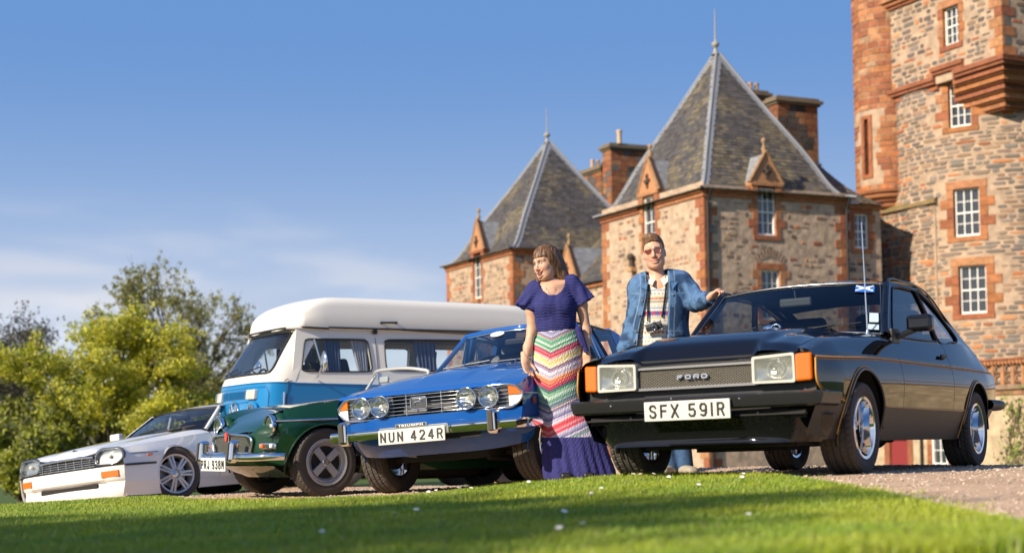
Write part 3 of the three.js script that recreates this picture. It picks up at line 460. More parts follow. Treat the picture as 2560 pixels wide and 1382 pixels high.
function buildCastle() {
  const P1 = pavilion('castle_wing', 'sandstone castle wing with steep slated pyramid roof and two gabled dormers behind the black car', 7.69, -60, 10.0, 16.75, 8.3, 7.0, {
    seed: 11, spike: 2.05, arch: [3.1, 7.55],
    A: [{ s: 4.21, h0: 8.2, h1: 10.35, w: 0.95, gable: 11.95, o: { cols: 2, lintel: 0.02 }, go: { base: 10.4 } }, { s: 4.95, h0: 4.4, h1: 6.75, w: 1.2, o: { cols: 2, lintel: 0.42, inset: 0.28 } }],
    B: [{ s: 2.99, h0: 8.3, h1: 10.22, w: 0.86, gable: 11.65, o: { lintel: 0.02, margin: 0.2, long: 0.26 }, go: { base: 10.3 } }, { s: 3.12, h0: 4.9, h1: 6.9, w: 0.9, o: { margin: 0.2, long: 0.26 } }],
    pipes: [[1, 0.12], [1, 6.92]],
  });
  part('statue_bracket', [tint(ball(0.16, ...P1.mA(5.5, 7.95, 0.2), 10), [0.07, 0.05, 0.04]), tint(rod(P1.mA(5.5, 7.5, 0.15), P1.mA(5.5, 7.9, 0.18), 0.13, 0.09), [0.07, 0.05, 0.04]), tint(mbox(P1.mA, 5.3, 5.7, 7.32, 7.5, 0, 0.3), [0.42, 0.25, 0.13])], MC.stone, P1.p);
  const P2 = pavilion('castle_wing', 'grey stone castle wing with steep pyramid roof, farthest left, rising behind the woman', 0.12, -75, 9.62, 16.0, 8.3, 8.4, {
    seed: 23, spike: 1.95, wall: MC.mortar, rubble: { row: [0.2, 0.3], w: [0.22, 0.6], keep: 0.8, split: 0.3, redShare: 0.16, proud: 0.016, palette: [[0.24, 0.165, 0.11], [0.19, 0.14, 0.11], [0.28, 0.20, 0.13], [0.21, 0.15, 0.12], [0.33, 0.23, 0.145]] },
    A: [{ s: 4.2, h0: 7.55, h1: 9.75, w: 0.95, gable: 11.6, o: { cols: 2, lintel: 0.02 }, go: { base: 9.9 } }, { s: 4.2, h0: 4.0, h1: 6.3, w: 1.1, o: { cols: 2, lintel: 0.4 } }],
    B: [{ s: 3.0, h0: 4.4, h1: 6.4, w: 0.9 }], pipes: [],
  });
  part('oriel_balcony', [tint(mbox(P2.mA, 3.2, 5.2, 6.75, 7.0, 0, 0.55, 1, 0.03), REDS[1]), tint(mbox(P2.mA, 3.35, 5.05, 6.5, 6.75, 0, 0.36, 1, 0.03), REDS[0]), tint(mbox(P2.mA, 3.2, 3.4, 7.0, 7.45, 0.3, 0.5), REDS[3]), tint(mbox(P2.mA, 5.0, 5.2, 7.0, 7.45, 0.3, 0.5), REDS[3]), tint(mbox(P2.mA, 3.4, 5.0, 7.3, 7.42, 0.36, 0.48), REDS[3])], MC.red, P2.p);

  // linking range between the two wings: wall set back, slate roof, dormers, chimney stacks
  {
    srand(31); const p = thing('castle_range', 'low linking range with dormers and tall chimney stacks between the two castle wings', 'castle range');
    const ox = 7.69 + L[0] * 8.3 + Rv[0] * 1.7, oz = -60 + L[1] * 8.3 + Rv[1] * 1.7, m = planeMap(ox, oz, L[0], L[1], N1[0], N1[1]), len = 9.0, ev = 7.55;
    const ws = [{ s: 2.2, h0: 5.3, h1: 7.5 }, { s: 6.6, h0: 5.3, h1: 7.5 }, { s: 2.2, h0: 1.4, h1: 3.6 }, { s: 6.6, h0: 1.4, h1: 3.6 }], av = [];
    part('wall', wallCells(m, [0, len], [GY, ev], ws.map((w) => openOf(w.s, w.h0, w.h1, 1.0))), MC.harl, p);
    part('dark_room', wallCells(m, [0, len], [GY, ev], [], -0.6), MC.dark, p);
    for (const w of ws) av.push(...window_(p, m, w.s, w.h0, w.h1, 1.0, { cols: 2, lintel: w.h0 > 5 ? 0.02 : 0.3 }));
    for (const w of ws.slice(0, 2)) dormer(p, m, w.s, ev, w.h0, 1.0, 9.6, 2.6, { base: 7.9 });
    part('eaves_band', redBlock(m, 0, len, ev - 0.2, ev + 0.02, -0.1, 0.14), MC.red, p);
    pieces(rubble(m, 0, len, 0, ev - 0.3, av, { row: [0.18, 0.28], w: [0.2, 0.55], keep: 0.55, redShare: 0.12, proud: 0.016, palette: [[0.24, 0.165, 0.11], [0.19, 0.14, 0.11], [0.30, 0.21, 0.13]] }), 'rubble_stone', MC.stone, p, 120);
    const rf = (a, b) => m(a * len, lerp(ev, 10.6, b), lerp(0.3, -3.4, b));
    const roof = part('roof', [grid(1, 1, rf), grid(1, 1, (a, b) => m(a * len, lerp(10.6, ev, b), lerp(-3.4, -7, b)))], std([0.08, 0.075, 0.075], 0.8), p);
    pieces(slates(rf, 20, () => len / 0.27, null, slateColour), 'slate', MC.slate, roof, 200);
    const pt = (px, d) => [(px - 1280) / 3800 * d, -d];
    let q = pt(1536, 84); chimney(p, q[0], q[1], 2.5, 0.9, 8.5, 16.2, 0, 0, 0.75);
    q = pt(1512, 85.6); chimney(p, q[0], q[1], 1.05, 2.7, 8.5, 15.3, 3, 0, 0.4);
    part('chimney_pot', tint(lathe([[0.16, 0], [0.13, 0.06], [0.13, 0.62], [0.17, 0.66], [0.17, 0.74], [0.1, 0.74]], 12).translate(q[0] + 0.95, 16.55, q[1] + 1.4), [0.5, 0.36, 0.22]), MC.stone, p);
  }
  // range right of the near wing, running to the tower
  {
    srand(41); const p = thing('castle_range', 'short slate roofed range with a small sash window between pyramid wing and round tower', 'castle range');
    const ox = 7.69 + Rv[0] * 7.0 + N2[0] * -0.25, oz = -60 + Rv[1] * 7.0 + N2[1] * -0.25, m = planeMap(ox, oz, Rv[0], Rv[1], N2[0], N2[1]), ev = 9.85, len = 1.95;
    const W = { s: 0.95, h0: 8.0, h1: 9.45, w: 0.72 }, W2 = { s: 0.95, h0: 4.4, h1: 6.3, w: 0.72 };
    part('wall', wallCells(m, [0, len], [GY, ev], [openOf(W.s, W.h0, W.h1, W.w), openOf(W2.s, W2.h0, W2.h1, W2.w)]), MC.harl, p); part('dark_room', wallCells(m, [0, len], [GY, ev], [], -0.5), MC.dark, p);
    const av = [...window_(p, m, W.s, W.h0, W.h1, W.w, { lintel: 0.2, long: 0.16 }), ...window_(p, m, W2.s, W2.h0, W2.h1, W2.w, { long: 0.16 })];
    part('eaves_band', redBlock(m, 0, len, ev - 0.2, ev + 0.02, -0.1, 0.14), MC.red, p);
    pieces(rubble(m, 0, len, 0, ev - 0.3, av, { row: [0.16, 0.26], w: [0.18, 0.5], keep: 0.5, redShare: 0.2, proud: 0.018 }), 'rubble_stone', MC.stone, p, 120);
    const rf = (a, b) => m(lerp(-4, len, a), lerp(ev, 12.2, b) - 0.25 * Math.sin(b * Math.PI), lerp(0.3, -4.0, b));
    const roof = part('roof', [grid(1, 6, rf), grid(1, 1, (a, b) => m(lerp(-4, len, a), lerp(12.2, ev, b), lerp(-4, -8, b)))], std([0.08, 0.075, 0.075], 0.8), p);
    pieces(slates(rf, 18, () => 9 / 0.27, null, slateColour), 'slate', MC.slate, roof, 200); part('ridge_flashing', tube([m(-4, 12.25, -4), m(len, 12.25, -4)], 0.09, 4, 6), MC.lead, roof);
    const pt = (px, d) => [(px - 1280) / 3800 * d, -d];
    let q = pt(1957, 69); chimney(p, q[0], q[1], 2.25, 0.8, 11, 15.35, 0, 0, 0.25);
    q = pt(1868, 71.5); chimney(p, q[0], q[1], 1.45, 1.2, 10, 16.25, 4, 0, 0.7);
  }
  // the big tower: round shaft, square cap house on corner corbels, stair turret
  {
    srand(53); const p = thing('castle_tower', 'massive round stone tower with square corbelled top and rounded red stair turret at right', 'tower', [0, -0.036, 0]); p.scale.setScalar(1.12);
    const cx = 19.85, cz = -60, R = 4.8, m = drumMap(cx, cz, R), S = (th) => th * R, ev = 13.3;
    const win = [{ s: S(0.688), h0: 11.6, h1: 13.25, w: 0.86 }, { s: S(0.656), h0: 7.5, h1: 9.28, w: 0.98 }, { s: S(0.625), h0: 4.62, h1: 6.4, w: 1.02 }, { s: S(-0.7), h0: 7.5, h1: 9.28, w: 0.98 }];
    part('wall', wallCells(m, [S(-Math.PI), S(Math.PI)], [GY, ev], win.map((w) => openOf(w.s, w.h0, w.h1, w.w)), 0, 0.35), MC.mortar, p);
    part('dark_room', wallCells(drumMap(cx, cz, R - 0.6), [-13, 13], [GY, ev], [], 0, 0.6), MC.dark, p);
    const av = []; for (const w of win) av.push(...window_(p, m, w.s, w.h0, w.h1, w.w, { margin: 0.24, long: 0.30, ns: 2, lintel: 0.3, inset: 0.22 }));
    const TP = [[0.19, 0.145, 0.115], [0.145, 0.12, 0.10], [0.23, 0.17, 0.125], [0.27, 0.175, 0.115], [0.165, 0.145, 0.13], [0.21, 0.175, 0.145]];
    const st = rubble(m, S(-1.35), S(1.62), -0.6, ev - 0.05, av, { row: [0.12, 0.20], w: [0.22, 0.75], keep: 0.97, split: 0.10, redShare: 0.13, proud: 0.026, palette: TP });
    // cap house
    const corner = [cx + N1[0] * R + N2[0] * R, cz + N1[1] * R + N2[1] * R], mL = planeMap(corner[0], corner[1], L[0], L[1], N1[0], N1[1]), mR = planeMap(corner[0], corner[1], Rv[0], Rv[1], N2[0], N2[1]);
    const wa = { s: 2.6, h0: 14.6, h1: 16.02, w: 0.84 }, top = 17.1;
    part('cap_house_wall', [wallCells(mL, [0, 7.4], [ev, top], [openOf(wa.s, wa.h0, wa.h1, wa.w)]), wallCells(mR, [0, 9.6], [ev, top], []), grid(1, 1, (u, v) => { const a = mL(7.4 * u, 0, 0); return [a[0] + Rv[0] * 9.6 * v, ev, a[2] + Rv[1] * 9.6 * v]; }), grid(1, 1, (u, v) => { const a = mL(7.4 * u, 0, 0); return [a[0] + Rv[0] * 9.6 * v, top + 0.3, a[2] + Rv[1] * 9.6 * v]; }), wallCells(planeMap(corner[0] + L[0] * 7.4, corner[1] + L[1] * 7.4, Rv[0], Rv[1], -N2[0], -N2[1]), [0, 9.6], [ev, top], [])], MC.mortar, p);
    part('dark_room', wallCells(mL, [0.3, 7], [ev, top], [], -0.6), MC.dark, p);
    const avL = window_(p, mL, wa.s, wa.h0, wa.h1, wa.w, { margin: 0.16, long: 0.1, lintel: 0.3, inset: 0.22 }), avR = [];
    const [qa, qb] = quoins(p, mL, 0, 1, mR, 0, 1, ev + 0.3, 18.2); avL.push(...qa); avR.push(...qb);
    st.push(...rubble(mL, 0.1, 6.6, ev + 0.35, top - 0.3, avL, { row: [0.14, 0.24], w: [0.2, 0.6], keep: 0.82, split: 0.25, redShare: 0.2, proud: 0.022, palette: GREYS }), ...rubble(mR, 0.1, 9, ev + 0.35, top - 0.3, avR, { row: [0.16, 0.26], w: [0.3, 0.8], keep: 0.95, redShare: 0.55, proud: 0.02 }));
    // string course and the corbels that step in below it
    const sq = (half, h0, h1, sEnd, gap, up = 0) => { const kL = planeMap(cx + N1[0] * half + N2[0] * half, cz + N1[1] * half + N2[1] * half, L[0], L[1], N1[0], N1[1]), kR = planeMap(cx + N1[0] * half + N2[0] * half, cz + N1[1] * half + N2[1] * half, Rv[0], Rv[1], N2[0], N2[1]), c = vary(pick(REDS), 0.08), g0 = half - 2.72, g1 = half - 1.30; const Lp = (a, b, u) => tint(mbox(kL, a, b, h0 + u, h1 + u, -2.6, 0, 1, 0.02), c); return [...(gap ? [Lp(0, g0, 0), Lp(g1, half + sEnd, 0)] : [Lp(0, half + sEnd, 0)]), ...(up ? [Lp(g0 - 0.12, g1 + 0.12, up)] : []), tint(mbox(kR, 0.003, half * 2, h0 + 0.001, h1 - 0.001, -2.6, 0, 1, 0.02), c)]; };
    part('string_course', [...sq(R + 0.18, ev + 0.12, ev + 0.3, 2.3, 1, 0.32), ...sq(R + 0.1, ev, ev + 0.12, 2.3, 1, 0.32)], MC.red, p);
    for (let k = 0; k < 5; k++) { const half = R - 0.04 - k * 0.2, h1 = ev - k * 0.27; part('corbel_course', sq(half, h1 - 0.2, h1, 2.45, k < 3), MC.red, p); part('corbel_fillet', sq(half - 0.1, h1 - 0.27, h1 - 0.2, 2.4, k < 3), MC.red, p); }
    part('cornice', [...sq(R + 0.32, top - 0.1, top + 0.08, 2.3), ...sq(R + 0.2, top - 0.26, top - 0.1, 2.3), ...sq(R + 0.1, top - 0.38, top - 0.26, 2.3)], MC.red, p);
    for (let k = 0; k < 12; k++) part('baluster', tint(mbox(mL, 0.4 + k * 0.55, 0.62 + k * 0.55, top + 0.08, top + 0.9, -0.3, -0.08, 1, 0.03), vary(REDS[3], 0.1)), MC.red, p);
    part('parapet_rail', [tint(mbox(mL, 0, 6.9, top + 0.9, top + 1.1, -0.38, 0.0, 1, 0.03), REDS[3]), tint(mbox(mR, 0, 9.6, top + 0.08, top + 1.1, -0.38, 0, 1, 0.02), REDS[2])], MC.red, p);
    // straight lower block filling the angle on the left, with a mossy sloping top
    const half = R - 0.06, mb = planeMap(cx + N1[0] * half, cz + N1[1] * half, L[0], L[1], N1[0], N1[1]);
    part('buttress_wall', [wallCells(mb, [-1.0, 2.6], [GY, 9.0], []), grid(1, 1, (u, v) => mb(lerp(-1, 2.6, u), 9.0, -2.2 * v)), grid(1, 1, (u, v) => mb(-1, lerp(GY, 9, v), -u))], MC.mortar, p);
    st.push(...rubble(mb, -0.9, 2.6, -0.4, 8.95, [], { row: [0.14, 0.23], w: [0.2, 0.6], keep: 0.92, redShare: 0.3, proud: 0.024, palette: TP }));
    part('mossy_coping', grid(1, 1, (u, v) => mb(lerp(-1.1, 2.5, u), lerp(8.98, 9.85, v), lerp(0.14, -1.15, v))), MC.moss, p);
    part('coping_edge', mbox(mb, -1.1, 2.5, 8.86, 8.98, -0.1, 0.15, 1, 0.02), std([0.30, 0.21, 0.10], 0.95, { map: speckTex }), p);
    pieces(st, 'rubble_stone', MC.stone, p);
    // stair turret
    const tx = 15.15, tz = -60.3, r = 1.3, mt = drumMap(tx, tz, r), sl = { s: 1.3 * 0.95, h0: 10.4, h1: 12.6, w: 0.2 };
    part('turret_wall', wallCells(mt, [-Math.PI * r, Math.PI * r], [9.75, 20], [openOf(sl.s, sl.h0, sl.h1, sl.w)], 0, 0.2), MC.mortar, p);
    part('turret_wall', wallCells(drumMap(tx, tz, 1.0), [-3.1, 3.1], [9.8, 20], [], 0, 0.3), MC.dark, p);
    for (const sd of [-1, 1]) part('slit_margin', tint(mbox(mt, sl.s + (sd < 0 ? -0.26 : 0.1), sl.s + (sd < 0 ? -0.1 : 0.26), sl.h0 - 0.14, sl.h1 + 0.14, -0.25, 0.045, 2), REDS[2]), MC.red, p);
    part('slit_margin', [tint(mbox(mt, sl.s - 0.1, sl.s + 0.1, sl.h1, sl.h1 + 0.14, -0.25, 0.044, 2), REDS[2]), tint(mbox(mt, sl.s - 0.1, sl.s + 0.1, sl.h0 - 0.14, sl.h0, -0.25, 0.044, 2), REDS[2])], MC.red, p);
    const tb = []; for (let h = 9.75; h < 19.9;) { const t = rr(0.19, 0.30); let s = -Math.PI * r * 0.62 + rr(0, 0.3); while (s < Math.PI * r * 0.95) { const w = rr(0.28, 0.62); const hit = s + w > sl.s - 0.3 && s < sl.s + 0.3 && h + t > sl.h0 - 0.18 && h < sl.h1 + 0.18; if (!hit) tb.push({ geo: tint(mbox(mt, s + 0.012, s + w - 0.012, h + 0.012, h + t - 0.012, -0.05, rr(0.012, 0.035), 3, 0.012), vary(rnd() < 0.95 ? pick(REDS) : [0.45, 0.28, 0.16], 0.2)), size: w * t }); s += w; } h += t; }
    pieces(tb, 'turret_stone', MC.red, p);
    part('turret_corbel', [[1.36, 9.75, 9.6], [1.28, 9.6, 9.4], [1.12, 9.4, 9.25], [1.04, 9.25, 9.05], [0.86, 9.05, 8.9], [0.74, 8.9, 8.7], [0.5, 8.7, 8.5], [0.3, 8.5, 8.25]].map(([q, a, b]) => tint(lathe([[0, b], [q * 0.9, b], [q, (a + b) / 2], [q, a], [0, a]], 28).translate(tx, 0, tz), vary(pick(REDS), 0.08))), MC.red, p);
  }
  // terrace wall with balustrade, in front of the tower
  {
    srand(71); const p = thing('terrace_wall', 'rendered terrace wall with red sandstone balustrade below the round tower', 'wall');
    const D0 = 8, ox = 15.9 - 0.431 * D0, oz = -50 - 0.902 * D0, m = planeMap(ox, oz, 0.431, 0.902, N1[0], N1[1]), len = 34, top = 1.62, sAt = (px) => { const k = (px - 1280) / 3800; return (-oz * k - ox) / (0.431 + 0.902 * k); };
    const dr = [sAt(2217), sAt(2262), GY, 0.05], wn = [sAt(2325), sAt(2362), -1.75, 0.15];
    part('wall', wallCells(m, [0, len], [GY, top], [dr, wn]), std([0.55, 0.42, 0.27], 0.95, { map: speckTex, bumpMap: grainTex, bumpScale: 0.04 }), p);
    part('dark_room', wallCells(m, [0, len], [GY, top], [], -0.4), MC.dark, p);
    part('door', mbox(m, dr[0], dr[1], dr[2], dr[3], -0.15, -0.08, 1, 0.01), MC.door, p, 'dark red plank door in terrace wall');
    part('door_margin', [redBlock(m, dr[1], dr[1] + 0.28, GY, 0.3, -0.1, 0.03), redBlock(m, dr[0] - 0.28, dr[0], GY, 0.3, -0.1, 0.03), redBlock(m, dr[0], dr[1], 0.05, 0.3, -0.1, 0.028)], MC.red, p);
    window_(p, m, (wn[0] + wn[1]) / 2, wn[2], wn[3], wn[1] - wn[0], { margin: 0.22, cols: 2, long: 0.06, inset: 0.06, sashes: 2, rows: 2 });
    part('downpipe', rod(m(sAt(2300), 1.5, 0.08), m(sAt(2300), GY, 0.08), 0.05), MC.pipe, p);
    part('wall_band', [tint(mbox(m, 0, len, top, top + 0.16, -0.3, 0.12, 1, 0.02), [0.30, 0.20, 0.13]), tint(mbox(m, 0, len, top - 0.18, top, -0.3, 0.04, 1, 0.02), [0.36, 0.18, 0.10])], MC.red, p);
    const rail = top + 0.86; part('balustrade_rail', [tint(mbox(m, 0, len, rail, rail + 0.1, -0.3, 0.05, 1, 0.02), REDS[3]), tint(mbox(m, 0, len, rail + 0.1, rail + 0.17, -0.36, 0.1, 1, 0.02), REDS[4])], MC.red, p);
    const dent = []; for (let s = 0; s < len; s += 0.16) dent.push(tint(mbox(m, s, s + 0.08, rail - 0.03, rail + 0.09, 0.04, 0.09), REDS[1])); const dm = part('dentil', dent, MC.red, p); dm.userData.kind = 'stuff';
    for (let s = 4.5; s < 16; s += 0.46) { part('baluster', [tint(mbox(m, s - 0.075, s + 0.075, top + 0.16, rail, -0.22, -0.04, 1, 0.02), vary(REDS[3], 0.12))], MC.red, p); const ring = (h) => tint(new THREE.TorusGeometry(0.115, 0.045, 6, 14).translate(...m(s + 0.23, h, -0.13)), vary([0.30, 0.17, 0.10], 0.12)); part('pierced_ring', [ring(top + 0.35), ring(top + 0.68)], MC.red, p); }
    { srand(83); const v = thing('climbing_plant', 'leafy climbing plant trained over the rendered terrace wall at the right edge', 'plant'), st = [], lf = [];
      for (let k = 0; k < 7; k++) { const s0 = sAt(2500 + k * 16), q = []; for (let j = 0; j <= 6; j++) q.push(m(s0 + rr(-0.3, 0.3) + j * 0.08, lerp(-2.2, rr(0.9, 1.5), j / 6), 0.06 + rr(0, 0.08))); st.push(tube(q, 0.022, 18, 5)); for (let j = 0; j < 95; j++) { const a = q[2 + (rnd() * 5 | 0)]; lf.push([a[0] + rr(-0.35, 0.35), a[1] + rr(-0.4, 0.4), a[2] + rr(-0.3, 0.3)]); } }
      part('stem', st, std([0.12, 0.085, 0.055], 0.9), v); const g = mkgeo([-0.09, 0, 0, 0, -0.045, 0.02, 0.09, 0, 0, 0, 0.045, 0.02], [0, 1, 2, 0, 2, 3]), im = new THREE.InstancedMesh(g, phys([1, 1, 1], 0.6, { transmission: 0.35, thickness: 0 }), lf.length); im.name = 'foliage'; im.userData.kind = 'stuff'; im.castShadow = im.receiveShadow = true; const q4 = new THREE.Matrix4(), c = new THREE.Color();
      lf.forEach((p2, i) => { q4.makeRotationFromEuler(new THREE.Euler(rnd() * 6, rnd() * 6, rnd() * 6)).setPosition(...p2); im.setMatrixAt(i, q4); const k = rr(0.6, 1.3); c.setRGB(0.20 * k, 0.26 * k, 0.03 * k); im.setColorAt(i, c); }); v.add(im); }
  }
}
buildCastle();// ------------------------------------------------------------------ vehicle tools (car axes: X forward from the front axle, Y to its left, Z up)
function curve1(P) { // monotone cubic through [x, y...] rows
  const p = P.slice().sort((a, b) => a[0] - b[0]), n = p.length, d = p[0].length - 1;
  const h = [], m = [];
  for (let i = 0; i < n - 1; i++) h.push(p[i + 1][0] - p[i][0]);
  for (let k = 0; k < d; k++) { const s = h.map((q, i) => (p[i + 1][k + 1] - p[i][k + 1]) / q), t = []; for (let i = 0; i < n; i++) t.push(i === 0 ? s[0] : i === n - 1 ? s[n - 2] : s[i - 1] * s[i] <= 0 ? 0 : 2 * s[i - 1] * s[i] / (s[i - 1] + s[i])); m.push(t); }
  return (x) => { x = clamp(x, p[0][0], p[n - 1][0]); let i = 0; while (i < n - 2 && x > p[i + 1][0]) i++; const t = (x - p[i][0]) / h[i], a = t * t, b = a * t; return m.map((q, k) => (2 * b - 3 * a + 1) * p[i][k + 1] + (b - 2 * a + t) * h[i] * q[i] + (3 * a - 2 * b) * p[i + 1][k + 1] + (b - a) * h[i] * q[i + 1]); };
}
const cr = (a, b, c, d, t) => 0.5 * (2 * b + (c - a) * t + (2 * a - 5 * b + 4 * c - d) * t * t + (3 * b - a - 3 * c + d) * t * t * t);
class Skin { // a body side: longitudinal rails from bottom to top
  constructor(rails) { this.r = rails.map(curve1); }
  at(X, v, k0 = 0, k1 = this.r.length - 1) { const q = k0 + v * (k1 - k0), i = Math.min(Math.floor(q), k1 - 1), t = q - i, P = (j) => this.r[clamp(j, k0, k1)](X); const a = P(i - 1), b = P(i), c = P(i + 1), d = P(i + 2); return [cr(a[0], b[0], c[0], d[0], t), cr(a[1], b[1], c[1], d[1], t)]; }
  yAt(X, Z) { let lo = 0, hi = 1; for (let i = 0; i < 24; i++) { const m = (lo + hi) / 2; if (this.at(X, m)[1] < Z) lo = m; else hi = m; } return this.at(X, (lo + hi) / 2)[0]; }
  panel(X0, X1, k0, k1, o = {}) {
    const { nu = 48, nv = 6 * (k1 - k0), arches = [], side = 1, off = 0 } = o, pos = [], uv = [], idx = [], inn = [];
    for (let j = 0; j <= nv; j++) for (let i = 0; i <= nu; i++) {
      const v = j / nv, a = typeof X0 === 'function' ? X0(v) : X0, b = typeof X1 === 'function' ? X1(v) : X1; let X = lerp(a, b, i / nu), [Y, Z] = this.at(X, v, k0, k1), hit = null;
      for (const w of arches) if (Math.hypot(X - w[0], Z - w[1]) < w[2]) hit = w;
      inn.push(!!hit);
      if (hit) { const e = Math.hypot(X - hit[0], Z - hit[1]) || 1e-6, Z0 = Z; X = hit[0] + (X - hit[0]) / e * hit[2]; Z = hit[1] + (Z - hit[1]) / e * hit[2]; if (Z0 > 0) Y = this.yAt(X, Z); }
      pos.push(...C(X, (Y - off) * side, Z)); uv.push(X, Z);
    }
    for (let j = 0; j < nv; j++) for (let i = 0; i < nu; i++) { const a = j * (nu + 1) + i, b = a + 1, c = a + nu + 1, d = c + 1; for (const t of [[a, b, c], [b, d, c]]) if (!t.every((q) => inn[q])) idx.push(...(side > 0 ? t : [t[0], t[2], t[1]])); }
    return mkgeo(pos, idx, uv);
  }
  arch(w, side, a0 = -0.2, a1 = Math.PI + 0.2, r = 0.012, out = 0.004) { const pts = []; for (let k = 0; k <= 28; k++) { const a = lerp(a0, a1, k / 28), X = w[0] + Math.cos(a) * w[2], Z = w[1] + Math.sin(a) * w[2]; pts.push(C(X, side * (this.yAt(X, Z) + out), Z)); } return tube(pts, r, 56, 6); }
}
const wheelWell = (w, side, Yo, Yi, mat, car) => part('wheel_well', [grid(24, 1, (u, v) => { const a = lerp(-0.02, Math.PI + 0.02, u); return C(w[0] + Math.cos(a) * (w[2] + 0.012), side * lerp(Yo, Yi, v), w[1] + Math.sin(a) * (w[2] + 0.012)); }), grid(24, 1, (u, v) => { const a = lerp(-0.02, Math.PI + 0.02, u); return C(w[0] + Math.cos(a) * (w[2] + 0.012) * v, side * Yi, w[1] + Math.sin(a) * (w[2] + 0.012) * v); })], mat, car);
function sideSheet(out, holes, depth, Yf, side) { const g = new THREE.ExtrudeGeometry(poly(out, holes), { depth, bevelEnabled: false, steps: 1 }); return warp(toCreasedNormals(g, 0.4), (x, y, z) => C(x, side * (Yf(x, y) - z), y)); }
function frontSheet(out, holes, depth, Xf) { const g = new THREE.ExtrudeGeometry(poly(out, holes), { depth, bevelEnabled: false, steps: 1 }); return warp(g, (x, y, z) => C(Xf(x, y) - z, x, y)); }
const flipXZ = (pts) => pts.map(([y, z]) => [-y, z]).reverse();
const loopTube = (pts, f, r, k = 6) => tube(pts.map((p) => f(p[0], p[1])), r, pts.length * 3, k, true);
function glassSheet(out, Yf, side, off = 0) { const g = new THREE.ShapeGeometry(poly(out)); return warp(g, (x, y) => C(x, side * (Yf(x, y) - off), y)); }
